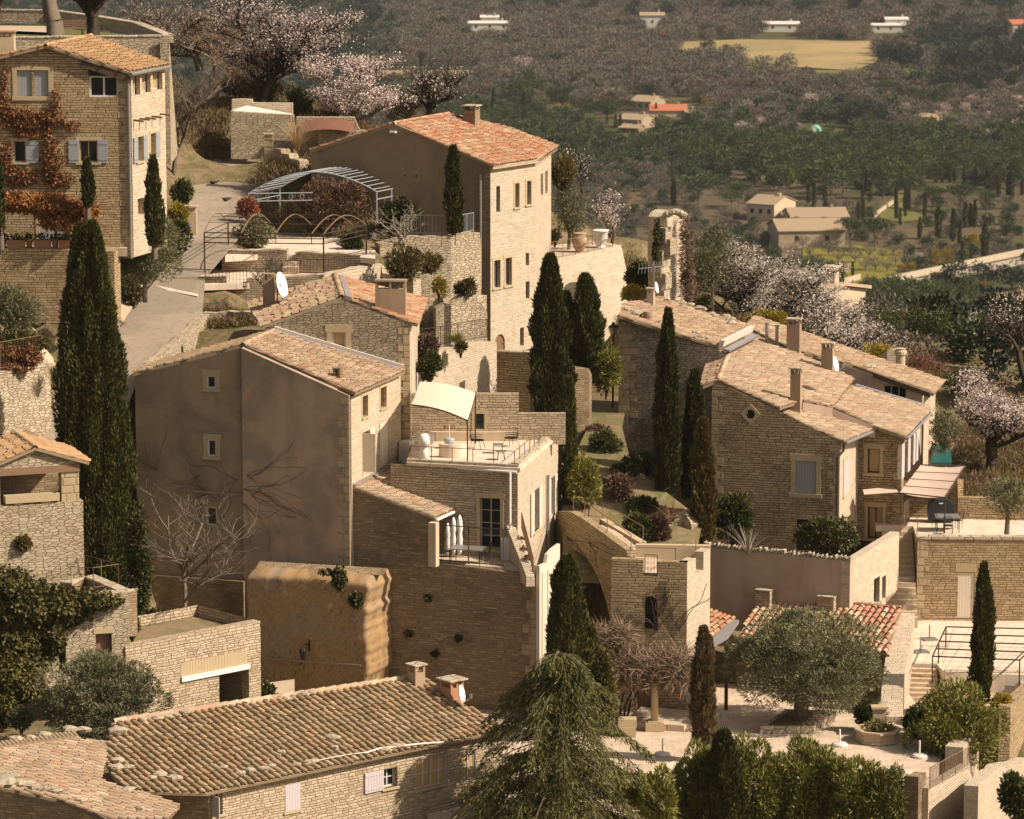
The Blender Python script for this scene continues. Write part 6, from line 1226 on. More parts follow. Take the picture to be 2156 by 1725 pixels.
b = MB(); ins = wg.n * -4.5; b.quad(wg.pos(0, zg2) + ins, wg.pos(LgA, zg2) + ins, wg.pos(LgA, g0.z) + ins, wg.pos(0, g0.z) + ins); b.quad(wg.pos(LgA, zg2), wg.pos(LgA, zg2) + ins, wg.pos(LgA, g0.z) + ins, wg.pos(LgA, g0.z)); b.build('inner_wall', M['stone'], hG2); b = MB(); b.prism([wg.pos(0, g0.z - .5, -.45), wg.pos(LgA, g0.z - .5, -.45), wg.pos(LgA, g0.z - .5) + ins, wg.pos(0, g0.z - .5) + ins], (0, 0, -.2)); b.build('roof_bed', M['earth'], hG2)
flat('garage_floor', [(260, 1560), (620, 1490), (620, 1430), (260, 1480)], zg2, 'gravel', "gravel floor in front of the garage", "yard")
# pergola terrace between the lane and the gabled house
zv = pt(640, 508, 212).z
flat('vine_terrace', [(474, 540), (500, 500), (560, 470), (740, 470), (790, 500), (790, 545), (640, 530)], zv, 'paving_pale', "pale paved terrace behind the brown pergola", "terrace", thick=.3)
fw('terrace_wall', "left low rubble wall of the pergola terrace beside its short steps", [(467, 529, 206.5), (604, 529, 206)], zv - 2.5, .5, 'stone', jag=.03, cope=.06)
fw('terrace_wall', "right low rubble wall of the pergola terrace beside its short steps", [(622, 533, 206), (758, 539, 205), (767, 533, 208)], zv - 2.5, .5, 'stone', jag=.03, cope=.06)
ss = thing('garden_steps', "short flight of grey steps between the two low pergola walls", "steps", pt(613, 580, 205)); b = MB()
for k in range(5): q = pt(613, 533, 206.4) + V((0, -.32 * k, -.28 * k - .1)); b.box(q + V((0, 0, -.4)), .42, .17, .4)
b.build('step', M['paving'], ss)
zf2 = pt(560, 590, 203).z
flat('pergola_floor', [(428, 600), (700, 590), (800, 560), (640, 545), (470, 548)], zf2, 'paving_pale', "paved floor under the brown iron pergola", "terrace", thick=.3)
fw('terrace_wall', "front rubble wall under the brown iron pergola beside the lane", [(420, 584, 202), (476, 584, 201.8)], pt(420, 665, 198).z - 1.0, .9, 'stone', cope=.05)
fw('terrace_wall', "plain front rubble wall of the pergola terrace behind the dish", [(476, 607, 201.9), (520, 607, 201.8), (521, 586, 201.8), (585, 587, 201.7), (683, 578, 201.5)], zf2 - 4, .6, 'stone', jag=.03)
fw('terrace_wall', "long sunlit rubble wall rising behind the pinkish roof slope", [(683, 580, 201.4), (745, 566, 203.5), (803, 555, 205.5), (805, 574, 205.4), (828, 580, 205), (870, 590, 204)], zf2 - 5, .6, 'stone_pale', jag=.05)
fw('lane_wall', "low sunlit wall following the lane above the rendered house", [(428, 655, 197), (400, 680, 194.5), (360, 715, 190.5), (318, 752, 187), (296, 772, 185.5)], [pt(428, 690, 197).z - 1, -28.6 - 1.2, -29.3 - 1.2, -30 - 1, -30.5 - 1], .45, 'stone_dry', jag=.05)
fw('rubble_wall', "loose pale rubble wall holding the weedy bank above the gabled house roof", [(430, 660, 196.5), (480, 655, 196.5), (540, 655, 195.5)], [pt(430, 690, 196).z - 1] * 3, .5, 'stone_dry', jag=.12)
fw('retaining_wall', "rough sunlit retaining wall under the pale blue balcony railing", [(800, 514, 208), (850, 500, 208.5), (950, 496, 209), (1010, 491, 210.5), (1013, 520, 210.8)], pt(900, 720, 205).z - 1, .8, 'stone_dry', jag=.05)
fw('terrace_wall', "stepped rubble wall below the balcony, draped with flowers", [(828, 582, 204.5), (872, 582, 204.6), (905, 580, 204.8), (928, 600, 205), (935, 640, 205), (990, 617, 207), (1025, 622, 208)], pt(900, 730, 200).z - 1, .6, 'stone_dry', jag=.08)
fw('terrace_wall', "broken rubble buttress wall at the foot of the tall pale house", [(918, 650, 203.2), (935, 640, 203.3), (950, 645, 203.2), (988, 620, 204), (1010, 635, 204.4), (1026, 660, 204.6)], pt(900, 740, 200).z - 1, .6, 'stone_dry', jag=.12)
fw('retaining_wall', "sunlit curved wall below the grassy ledge and iron fence", [(880, 770, 192.0), (930, 737, 196.5), (990, 722, 199), (1046, 720, 202)], pt(950, 850, 195).z - 1, .6, 'stone_pale', jag=.04)
fw('retaining_wall', "shaded brown wall between the sunlit curved wall and the tall cypress", [(1046, 743, 197.5), (1116, 745, 196.8)], pt(1080, 880, 196).z - 1, .5, 'stone_gold', cope=.08)
fw('retaining_wall', "dark curved wall behind the middle cypress", [(1110, 745, 197), (1190, 772, 196), (1240, 776, 196.5), (1246, 790, 197.2)], pt(1200, 900, 195).z - 1, .5, 'stone_dark')
sheet('alley', [((1225, 845, 206), (1320, 850, 205)), ((1240, 900, 196.5), (1310, 905, 196)), ((1200, 980, 191), (1330, 985, 191)), ((1180, 1090, 186.5), (1480, 1100, 186)), ((1185, 1140, 184.5), (1470, 1150, 184)), ((1190, 1230, 181.5), (1430, 1240, 181))], 'earth', "narrow alley of earth and stone below the grey house, darkened for tree shade", "alley", up=.1)  # darker ground colour stands in for tree shade on the alley
fw('rubble_wall', "tumbled pale rubble wall stub behind the warm brownish cypress", [(1400, 1112, 185), (1412, 1085, 185.6), (1440, 1080, 185.6), (1456, 1105, 185.2)], pt(1420, 1170, 184).z - 1, .6, 'stone_dry', jag=.15)
railing('railing', "pale blue balcony railing in front of the umber gable", [pt(852, 494, 209.5), pt(968, 494, 209.6), pt(997, 488, 212)], 1.05, mat='metal_blue', step=.2, post=1.6)
railing('railing', "thin dark iron fence on the grassy ledge under the tall house", [pt(886, 735, 196), pt(928, 728, 197.5), pt(1000, 715, 200.5), pt(1025, 712, 202)], 1.0, mat='metal_dark', step=.2, post=1.7)
railing('railing', "dark iron grille along the near edge of the pergola terrace", [pt(433, 607, 201.7), pt(520, 607, 201.7)], .95, mat='metal_dark', step=.17, post=2)
railing('railing', "dark iron grille in front of the short terrace steps", [pt(585, 579, 202.1), pt(681, 577, 202), pt(770, 556, 206)], .75, mat='metal_dark', step=.17, post=2)
# furniture and small fittings
for i, (x0, x1, kind, lab) in enumerate([(-2, 14, 'pot', "round terracotta pot at the left end of the planter row"), (16, 52, 'box', "long terracotta planter box left of the wicker chair, beside the round end pot"), (55, 69, 'pot', "round terracotta pot between the first two planter boxes"),
  (73, 107, 'box', "long terracotta planter box in front of the grey double door"), (109, 124, 'pot', "small round terracotta pot in front of the wicker chair"), (125, 158, 'box', "long terracotta planter box nearest the big cypress")]):
 a, b_ = pt(x0, 524, 188.9), pt(x1, 524, 188.9); c = (a + b_) / 2; t = thing('planter', lab, "planter", c, "terracotta planters on the ivy house terrace"); m = MB()
 if kind == 'pot': r = (b_.x - a.x) / 2; m.lathe(c, [(r * .72, 0), (r * .95, .42), (r, .44), (r, .5), (r * .85, .5), (r * .8, .4)], 14)
 else:
  hx = (b_.x - a.x) / 2; m.box(c + V((0, 0, .18)), hx, .2, .18)
  for sy in (-.19, .19): m.box(c + V((0, sy, .4)), hx + .03, .035, .04)
  for sx in (-hx, hx): m.box(c + V((sx, 0, .4)), .035, .15, .038)
 m.build('pot', M['terracotta'], t, kind == 'pot')
 v, f = lump_crown((max(.25, (b_.x - a.x) * .45), .18, .22), 160, seed=i, leaf=(.16, .07)); o = put('plant', (v + np.array(c + V((0, 0, .55))), f), LG['laurel'], t)
def wicker(label, c, face, r=.36, mat='black', seat_z=.42, group=None, name='wicker_chair'):
 t = thing(name, label, "chair", c, group); F = V((face[0], face[1], 0)).normalized(); X = V((-F.y, F.x, 0)); c = V(c); m = MB()
 ring = lambda z, rr, a0, a1, n=9: [c + F * (-rr * math.cos(a)) + X * (rr * math.sin(a)) + V((0, 0, z)) for a in np.linspace(a0, a1, n)]
 for z, rr, w in ((.62, r * 1.05, 1.9), (.52, r, 1.8)): m.path(ring(z, rr, -w, w), .018, 4)
 m.path(ring(.86, r * .98, -.75, .75, 7), .018, 4)
 for a in np.linspace(-.72, .72, 6): m.bar(c + F * (-r * .85 * math.cos(a)) + X * (r * .7 * math.sin(a)) + V((0, 0, seat_z)), c + F * (-r * math.cos(a)) + X * (r * math.sin(a)) + V((0, 0, .86)), .011, n=4)
 m.build('backrest', M[mat], t); s = MB(); s.path(ring(seat_z, r * .9, -math.pi, math.pi, 14), .018, 4)
 for k in np.linspace(-.7, .7, 7): h = math.sqrt(1 - k * k) * r * .9; s.bar(c + X * (k * r * .9) - F * h + V((0, 0, seat_z)), c + X * (k * r * .9) + F * h + V((0, 0, seat_z)), .012, n=4)
 s.build('seat', M[mat], t)
 for i in (-1, 1):
  for j in (-1, 1): l = MB(); l.bar(c + F * (i * r * .5) + X * (j * r * .5) + V((0, 0, seat_z)), c + F * (i * r * .85) + X * (j * r * .85), .016, n=4); l.build('leg', M[mat], t)
 return t
def table(label, c, hx, hy, h, u=(1, 0), mat='zinc', lm_='black', name='table', round_=False, top=.035, group=None):
 t = thing(name, label, "table", c, group); c = V(c); m = MB()
 if round_: m.lathe(c + V((0, 0, h - top)), [(hx, 0), (hx, top)], 22)
 else: m.box(c + V((0, 0, h - top / 2)), hx, hy, top / 2, u)
 m.build('table_top', M[mat], t); U = V((u[0], u[1], 0)).normalized(); Q = V((-U.y, U.x, 0))
 for i in (-1, 1):
  for j in (-1, 1): l = MB(); k = .6 if round_ else .92; l.bar(c + U * (i * hx * k) + Q * (j * hy * k), c + U * (i * hx * k * (.7 if round_ else 1)) + Q * (j * hy * k * (.7 if round_ else 1)) + V((0, 0, h - top)), .025, n=4); l.build('leg', M[lm_], t)
 return t
def slat_chair(label, c, face, mat='black', group=None, name='garden_chair', w=.23, h=.9, n=4):
 t = thing(name, label, "chair", c, group); c = V(c); F = V((face[0], face[1], 0)).normalized(); X = V((-F.y, F.x, 0)); s = MB()
 for i in range(5): s.box(c + F * (-.18 + .09 * i) + V((0, 0, .45)), .035, w, .012, (F.x, F.y))
 s.build('seat', M[mat], t); b = MB(); b.bar(c - F * .22 + X * w + V((0, 0, .45)), c - F * .3 + X * w + V((0, 0, h)), .016, n=4); b.bar(c - F * .22 - X * w + V((0, 0, .45)), c - F * .3 - X * w + V((0, 0, h)), .016, n=4)
 b.path([c - F * .3 + X * (w * k) + V((0, 0, h + .06 * math.cos(k * 1.57))) for k in np.linspace(-1, 1, 7)], .016, 4)
 for k in np.linspace(-.7, .7, n): b.bar(c - F * .22 + X * (w * k) + V((0, 0, .48)), c - F * .3 + X * (w * k) + V((0, 0, h)), .01, n=4)
 b.build('backrest', M[mat], t)
 for i in (-1, 1):
  for j in (-1, 1): l = MB(); l.bar(c + F * (i * .2) + X * (j * w * .9), c + F * (i * .2) + X * (j * w * .9) + V((0, 0, .45)), .015, n=4); l.build('leg', M[mat], t)
 return t
def ac_unit(label, c, u, w=.42, h=.33, d=.16, fan=-1):
 t = thing('air_conditioner', label, "air conditioner", c); c = V(c); m = MB(); m.box(c, w, d, h, u); m.build('casing', M['white'], t); U = V((u[0], u[1], 0)).normalized(); n = V((U.y, -U.x, 0)); g = MB()
 for i in range(9): z = -h * .7 + h * 1.4 * i / 8; g.bar(c + U * (-w * .8) + n * (d + .005) + V((0, 0, z)), c + U * (w * .45) + n * (d + .005) + V((0, 0, z)), .008, n=4)
 g.build('grille', M['zinc'], t); b = MB(); b.box(c - V((0, 0, h + .04)), w * .9, d * .8, .035, u); b.build('bracket', M['white'], t); return t
q = wrC.at(842, 948); ac_unit("white air conditioner bracketed on the sunlit wall beside the white shutter", q + wrC.n * .35 + V((0, 0, .02)), (.94, -.34), .27, .47, .34)
q = on_z(1066, 1180, zL); ac_unit("white air conditioner standing on the dining terrace beside the sloping parapet", q + V((0, .1, .55)), (1, -.1), .22, .5, .2)
fz = lambda x, y: on_z(x, y, zF + .01)
wicker("black wire armchair by the awning post on the roof terrace", fz(1005, 945), (.9, -.35)); wicker("black wire armchair turned towards the low tables on the roof terrace", fz(1076, 940), (-.8, -.5))
table("small square wire stool table between the two wire armchairs", fz(1048, 954), .23, .23, .45, round_=False, name='side_table'); table("small round grey side table in front of the wire armchairs", fz(1055, 968), .28, .28, .42, round_=True, name='side_table')
lathe_thing('floor_lamp', "big white mushroom shaped lamp at the left of the roof terrace", "lamp", fz(893, 970), [(.27, 0), (.20, .5), (.16, .72), (.28, .74), (.25, 1.15), (.16, 1.27), (.05, 1.29)], 'white', 'shade')
b = thing('planter', "tall pale planter cube in the corner behind the white lamp", "planter", fz(905, 948)); m = MB(); m.box(fz(905, 948) + V((0, 0, .42)), .2, .2, .42); m.build('pot', M['white'], b)
lathe_thing('planter', "round grey green planter behind the curved cream sofa", "planter", fz(946, 944), [(.2, 0), (.25, .45), (.24, .5), (.2, .48)], 'metal_blue', 'pot')
m = MB(); q = fz(946, 944) + V((0, .05, .3)); m.bar(q, q + V((0, 0, 1.8)), .02); o = m.build('parasol_pole', M['white']); tag(o, "thin pole standing in the round grey green planter", "pole")
so = thing('sofa', "curved cream outdoor sofa on the roof terrace", "sofa", fz(953, 965)); c = fz(953, 962) + V((0, .2, 0)); m, m2 = MB(), MB(); A_ = np.linspace(math.pi * 1.02, math.pi * 1.98, 15)
for a, a2 in zip(A_[:-1], A_[1:]):
 P_ = lambda t, r: c + V((.66 * r * math.cos(t), .55 * r * math.sin(t), 0)); m.prism([P_(a, 1), P_(a2, 1), P_(a2, .72), P_(a, .72)], (0, 0, .62)); m2.prism([P_(a, .719), P_(a2, .719), P_(a2, .05), P_(a, .05)], (0, 0, .36))
m.build('backrest', M['cloth'], so); m2.build('seat', M['cloth'], so)
lz = lambda x, y: on_z(x, y, zL + .01)
table("grey topped iron dining table on the lower terrace", lz(985, 1186), .78, .5, .74, (.96, -.28), 'zinc')
for i, (x, y, fx, fy, lb) in enumerate([(940, 1180, 1, -.2, "black iron chair at the left end of the terrace dining table"), (962, 1172, .3, -1, "black iron chair behind the terrace dining table near the wrapped parasol"), (1002, 1168, -.1, -1, "black iron chair behind the terrace dining table near the glazed door"), (1020, 1186, -1, .2, "black iron chair at the right end of the terrace dining table")]): slat_chair(lb, lz(x, y), (fx, fy), w=.24, h=.98, n=5, group="iron chairs round the terrace dining table")
for x, k, lb in ((943, 1.5, "wrapped white parasol leaning left under the lean-to roof"), (955, 1.75, "fat white wrapped parasol in the middle under the lean-to roof"), (968, 1.85, "white wrapped parasol with folded tips nearest the glazed door")):
 t = thing('wrapped_parasol', lb, "parasol", lz(x, 1173)); q = lz(x, 1173); m = MB(); m.lathe(q, [(.05, .1), (.12, .3), (.15, .8 * k / 1.7), (.11, k * .62), (.16, k * .75), (.12, k * .95), (.04, k * 1.08)], 10); m.build('cover', M['white'], t, True); m = MB(); m.bar(q, q + V((0, 0, .12)), .03); m.build('base', M['zinc'], t)
railing('railing', "black scroll iron balustrade at the back of the dining terrace", [lz(968, 1162), lz(1052, 1160)], .72, mat='black', step=.16, post=1.2)
for i, (x, y, D, lb) in enumerate([(1095, 1152, 177.2, "potted plant highest on the sloping stair parapet"), (1103, 1172, 176.3, "potted plant in the middle of the sloping stair parapet"), (1111, 1191, 175.4, "potted plant lowest on the sloping stair parapet")]):
 q = pt(x, y, D); t = thing('potted_plant', lb, "potted plant", q, "pots on the stair parapet"); m = MB(); m.lathe(q + V((0, 0, -.05)), [(.12, 0), (.16, .28), (.17, .3), (.13, .29)], 10); m.build('pot', M['white_lime'], t); v, f = lump_crown((.17, .17, .12), 90, seed=i, leaf=(.12, .06)); put('foliage', (v + np.array(q + V((0, 0, .36))), f), LG['shrub_red'], t)
gz_ = pt(366, 1342, 168).z - .72; table("round pale garden table in the shade by the garage wall", V((pt(366, 1336, 168.5).x, 168.5, pt(366, 1336, 168.5).z - .72)), .52, .52, .72, round_=True, mat='cloth'); gq = pt(366, 1336, 168.5)
for i, (dx, dy, lb) in enumerate([(-.75, .1, "thin iron chair left of the round pale table"), (.25, .8, "thin iron chair behind the round pale table")]): slat_chair(lb, gq + V((dx, dy, -.72)), (-dx, -dy), mat='metal_dark', name='bistro_chair')
dz = lambda x, y: on_z(x, y, zt_ + .01)
table("dark square outdoor table with grey top beneath the pinkish awning", dz(1994, 1117), .62, .55, .76, (1, -.05), 'zinc', 'black', top=.05)
for i, (x, y, fx, lb) in enumerate([(1974, 1116, .8, "black folding chair left of the dark outdoor table"), (1996, 1125, .1, "black folding chair in front of the dark outdoor table"), (2014, 1114, -.8, "black folding chair right of the dark outdoor table")]): slat_chair(lb, dz(x, y), (fx, .6), group="folding chairs at the dark outdoor table")
bq = thing('barbecue', "large grill under a black cover beside the rubble back wall", "barbecue", dz(1980, 1097)); q = dz(1980, 1099); m = MB(); pr = [(-.62, .0), (.62, .0), (.66, .62), (.6, .95), (.36, 1.14), (-.36, 1.14), (-.6, .95), (-.66, .62)]
m.prism([q + V((a, -.3, z + .05)) for a, z in pr], (0, .62, 0)); m.build('cover', M['bbq'], bq); m = MB(); m.box(q + V((-.02, -.315, 1.02)), .1, .008, .03); m.build('badge', M['white'], bq)
a2 = thing('awning', "pinkish cloth awning fixed to the right wall of the long house", "awning", dz(1900, 1120)); za = wb.at(1895, 1037).z; P4 = [on_z(1938, 979, za + .5), on_z(2033, 981, za + .5), on_z(1990, 1048, za), on_z(1892, 1038, za)]; g_ = []; N = 10
for j in range(N + 1):
 for i in range(N + 1): s_, t_ = i / N, j / N; g_.append(P4[0].lerp(P4[1], s_).lerp(P4[3].lerp(P4[2], s_), t_) + V((0, 0, -.06 * math.sin(math.pi * 4 * t_) ** 2 - .1 * math.sin(math.pi * s_))))
ff = [(j * (N + 1) + i, j * (N + 1) + i + 1, (j + 1) * (N + 1) + i + 1, (j + 1) * (N + 1) + i) for j in range(N) for i in range(N)]; m = MB(); m.add(g_, ff); m.add([p - V((0, 0, .02)) for p in g_], [f[::-1] for f in ff]); M['cloth_pink'] = plain_mat("pinkish canvas", (0.52, 0.40, 0.32), .85, var=.06); m.build('canvas', M['cloth_pink'], a2, True)
m = MB(); q = on_z(1820, 1043, za); m.prism([P4[3], q, q + V((0, .9, .1)), P4[3] + V((-.1, 1.2, .1))], (0, 0, .02)); m.build('side_strip', M['cloth_pink'], a2)
m = MB(); m.path([q, P4[3], P4[2], P4[1], P4[0]], .035); [m.bar(P4[0].lerp(P4[3], k), P4[1].lerp(P4[2], k), .02) for k in (.25, .5, .75)]; m.build('frame', M['metal_dark'], a2)
for P_ in (P4[2], P4[1]): m = MB(); m.bar(P_, V((P_.x, P_.y, zt_)), .035); m.build('post', M['metal_dark'], a2)
railing('railing', "thin iron handrail at the top of the steep stone steps", [dz(1896, 1128), dz(1931, 1128)], .95, step=0, rails=1, post=.6, mat='metal_brown')
pg = thing('pergola', "brown iron pergola with hooped roof above the paved terrace by the lane", "pergola", pt(560, 590, 203)); zg_ = pt(430, 490, 203).z
T_ = {k: on_z(x, y, zg_) for k, (x, y) in dict(fl=(430, 490), fr=(681, 493), bl=(480, 469), br=(771, 474)).items()}
for k, yb in (('fl', 583), ('fr', 577), ('bl', 528), ('br', 556)): p = T_[k]; m = MB(); m.bar(p, V((p.x, p.y, z_at(p, yb))), .045); m.build('post', M['metal_dark'], pg)
m = MB()
for d_ in (0, -.26, -.52):
 m.bar(T_['fl'] + V((0, 0, d_)), T_['fr'] + V((0, 0, d_)), .03); m.bar(T_['bl'] + V((0, 0, d_)), T_['br'] + V((0, 0, d_)), .03) if d_ == 0 else None; m.bar(T_['fl'] + V((0, 0, d_)), T_['bl'] + V((0, 0, d_)), .025); m.bar(T_['fr'] + V((0, 0, d_)), T_['br'] + V((0, 0, d_)), .025)
for k in (.31, .6, .9): p = T_['fl'].lerp(T_['fr'], k); m.bar(p, p + V((0, 0, -.52)), .025)
m.build('beam', M['metal_dark'], pg); m = MB()
for k in np.linspace(.2, .8, 5):
 a, b_ = T_['fl'].lerp(T_['bl'], k) + V((0, 0, .75 * math.sin(math.pi * k))), T_['fr'].lerp(T_['br'], k) + V((0, 0, .75 * math.sin(math.pi * k))); m.bar(a, b_, .014, n=4)
m.build('purlin', M['metal_dark'], pg)
for k in (0, .31, .6, .9, 1.0): a, b_ = T_['fl'].lerp(T_['fr'], k), T_['bl'].lerp(T_['br'], k); m = MB(); m.path([a.lerp(b_, t) + V((0, 0, .75 * math.sin(math.pi * t))) for t in np.linspace(0, 1, 13)], .03); m.build('hoop', M['metal_brown'], pg)
pb = thing('pergola', "pale blue iron pergola with a long curved barrel roof over dry vines", "pergola", pt(690, 470, 214)); f0, f1 = pt(523, 408, 213), pt(793, 404, 213); off = pt(855, 392, 216.5) - pt(793, 404, 213); rise = 1.15
F_ = lambda t: f0.lerp(f1, t) + V((0, 0, rise * math.sin(math.pi * t) ** .9)); m = MB(); ts = np.linspace(0, 1, 25)
for o_ in (V((0, 0, 0)), off): m.path([F_(t) + o_ for t in ts], .035)
m.build('hoop', M['metal_blue'], pb); m = MB()
for t in np.linspace(.03, .97, 20): m.bar(F_(t), F_(t) + off, .022)
m.build('purlin', M['metal_blue'], pb); m = MB()
for d_ in (0, -.42):
 m.bar(f0 + V((0, 0, d_)), f0.lerp(f1, .5) + V((0, 0, d_ + .0)), .03); m.bar(f1 + V((0, 0, d_)), f1 + off + V((0, 0, d_)), .03); m.bar(f0 + V((0, 0, d_)), f0 + off + V((0, 0, d_)), .03)
for k in range(5):
 p = f0.lerp(f1, .06 + .09 * k) + V((0, 0, -.21)); m.path([p + V((.1 * math.cos(a), 0, .15 * math.sin(a))) for a in np.linspace(0, 6.283, 11)], .014, 4)
m.build('fascia', M['metal_blue'], pb)
for p in (f0, f1, f0 + off, f1 + off, f1 + off * .5): m = MB(); m.bar(p, V((p.x, p.y, pt(690, 480, 212).z)), .04); m.build('post', M['metal_blue'], pb)
sl = thing('street_lamp', "old style four sided street lantern beside the grey rubble house", "street lamp", pt(1290, 840, 203)); q = pt(1291, 706, 203); m = MB(); m.bar(V((q.x, q.y, pt(1290, 860, 203).z)), q, .06, .045, 8); m.build('post', M['black'], sl)
m = MB(); m.lathe(q + V((0, 0, .42)), [(.29, 0), (.1, .16), (.05, .26), (.02, .3)], 4); m.lathe(q, [(.13, 0), (.13, .02)], 4); [m.bar(q + V((.13 * math.cos(a), .13 * math.sin(a), 0)), q + V((.27 * math.cos(a), .27 * math.sin(a), .42)), .015, n=4) for a in (0, 1.571, 3.142, 4.712)]; m.build('lantern_frame', M['metal_dark'], sl); m = MB(); m.lathe(q + V((0, 0, .01)), [(.11, 0), (.24, .41)], 4); m.build('lantern_glass', plain_mat("frosted lamp glass", (.5, .45, .38), .3), sl)
an = thing('tv_aerial', "rake shaped television aerial on a pole before the ruined tower", "aerial", pt(1377, 640, 208)); m = MB(); q = pt(1377, 549, 208); m.bar(q, pt(1377, 630, 208), .03); m.build('pole', M['zinc'], an); m = MB(); a, b_ = pt(1345, 566, 207.5), pt(1402, 560, 208.5); m.bar(a, b_, .02)
for k in np.linspace(0, 1, 9): p = a.lerp(b_, k); m.bar(p - V((.05, .3, .25)), p + V((.05, .3, .25)), .012, n=4)
m.build('antenna', M['zinc'], an); dish("grey dish beside the short chimney of the grey rubble house", pt(1383, 606, 207.5), (.95, -.3, .2), .33)
cz = lambda x, y: on_z(x, y, zc + .01)
def parasol_base(label, q, square=False, h=.75, mat='white_lime'):
 t = thing('parasol_stand', label, "parasol stand", q, "empty parasol bases"); m = MB()
 if square: m.box(q + V((0, 0, .03)), .36, .36, .03, (.9, .2))
 else: m.lathe(q, [(.36, 0), (.36, .07), (.3, .13), (.08, .16)], 18)
 m.build('base', M['zinc' if square else mat], t); m = MB(); m.bar(q, q + V((0, 0, h)), .04, n=8); m.build('tube', M['zinc' if square else 'white'], t)
parasol_base("round pale parasol base on the sunny flagstones left of the oleanders", cz(1395, 1590)); parasol_base("round pale parasol base between the olive bed and the octagonal basin", cz(1768, 1570)); parasol_base("round pale parasol base right of the octagonal basin", cz(1936, 1594))
parasol_base("square grey parasol base farther up the pool terrace", on_z(1957, 1347, zst), True); parasol_base("square grey parasol base beside the crumbling wall top on the pool terrace", on_z(1938, 1373, zst), True)
fo = thing('fountain_basin', "octagonal stone basin planted with green in the courtyard", "basin", cz(1848, 1566)); q = cz(1848, 1560); m = MB(); m.lathe(q, [(1.0, 0), (1.04, .06), (.96, .12), (.96, .42), (1.06, .48), (1.06, .58), (.86, .58), (.86, .4)], 8); m.build('basin', M['plaster'], fo); v, f = lump_crown((.7, .7, .3), 500, seed=4, leaf=(.2, .07)); put('plant', (v + np.array(q + V((0, 0, .65))), f), LG['ivy'], fo)
m = MB(); m.box(q + V((.15, .95, .55)), .3, .2, .75); m.box(q + V((.15, .95, 1.33)), .38, .28, .05); m.build('spout_pillar', M['dressed'], fo)
ob_ = thing('olive_bed', "low square stone curb bed holding the big olive tree", "planting bed", cz(1690, 1540)); p = [cz(1600, 1545), cz(1712, 1545), cz(1764, 1512), cz(1655, 1508)]; m = MB()
for i in range(4): a, b_ = p[i], p[(i + 1) % 4]; cc = sum(p, V((0, 0, 0))) / 4; m.prism([a, b_, b_.lerp(cc, .12), a.lerp(cc, .12)], (0, 0, .34))
m.build('curb', M['coping'], ob_); m = MB(); m.prism([x.lerp(sum(p, V((0, 0, 0))) / 4, .11) for x in p], (0, 0, .25)); m.build('soil', M['earth'], ob_)
co = thing('pergola_column', "round stone column on a block carrying the wisteria canopy", "column", cz(1377, 1540)); q = cz(1378, 1537); m = MB(); m.box(q + V((0, 0, .2)), .42, .36, .2); m.box(q + V((0, 0, .42)), .3, .28, .03); m.build('base', M['dressed'], co); m = MB(); m.lathe(q + V((0, 0, .44)), [(.17, 0), (.15, 1.7), (.21, 1.76), (.21, 1.9)], 14); m.build('shaft', M['dressed'], co, True)
m = MB(); zz_ = q.z + 2.36
for dx in np.linspace(-1.9, 1.4, 6): m.bar(q + V((dx, -.2, 2.4)), q + V((dx, 2.4, 2.55)), .05)
m.bar(q + V((-2.0, -.1, 2.33)), q + V((1.5, -.1, 2.33)), .07); m.build('beam', M['wood_dark'], co)
flat('wisteria_terrace', [(1318, 1520), (1440, 1528), (1520, 1500), (1350, 1488)], zc + .3, 'paving', "raised flagstone step under the wisteria canopy", "step", thick=.5)
tq = thing('stone_trough', "two stacked square stone troughs beside the wisteria column", "trough", cz(1321, 1550)); q = cz(1323, 1550); m = MB(); m.box(q + V((-.05, .1, .22)), .38, .3, .22); m.build('lower_trough', M['dressed'], tq); m = MB(); [m.box(q + V((-.05 + dx, .15 + dy, .62)), hx, hy, .18) for dx, dy, hx, hy in ((-.37, 0, .05, .3), (.37, 0, .05, .3), (0, -.25, .32, .05), (0, .25, .32, .05), (0, 0, .32, .2))]; m.build('upper_trough', M['dressed'], tq)
pr_ = thing('pergola', "dark square tube pergola frame with five slats at the right edge", "pergola", on_z(2050, 1475, zlow)); zp_ = on_z(1963, 1474, zlow).z + 1.98; a, b_, c, d_ = [on_z(x, y, zp_) for x, y in ((1963.5, 1382), (2147, 1390), (2215, 1325), (1992, 1320))]; m = MB()
for p0_, p1_ in ((a, b_), (d_, c), (a, d_), (b_, c)): m.bar(p0_, p1_, .04, n=4)
m.build('frame', M['metal_dark'], pr_); m = MB(); [m.bar(a.lerp(d_, k), b_.lerp(c, k), .04, n=4) for k in (.25, .5, .75)]; m.build('slat', M['metal_dark'], pr_); m = MB(); [m.bar(a.lerp(b_, k), d_.lerp(c, k), .008, n=4) for k in np.linspace(.1, .9, 7)]; m.build('wire', M['metal_brown'], pr_)
for p in (a, b_, c, d_, a.lerp(d_, .45)): m = MB(); m.bar(p, V((p.x, p.y, zlow)), .04, n=4); m.build('post', M['metal_dark'], pr_)
M['grey_alu'] = plain_mat("grey aluminium", (.40, .36, .32), .5)
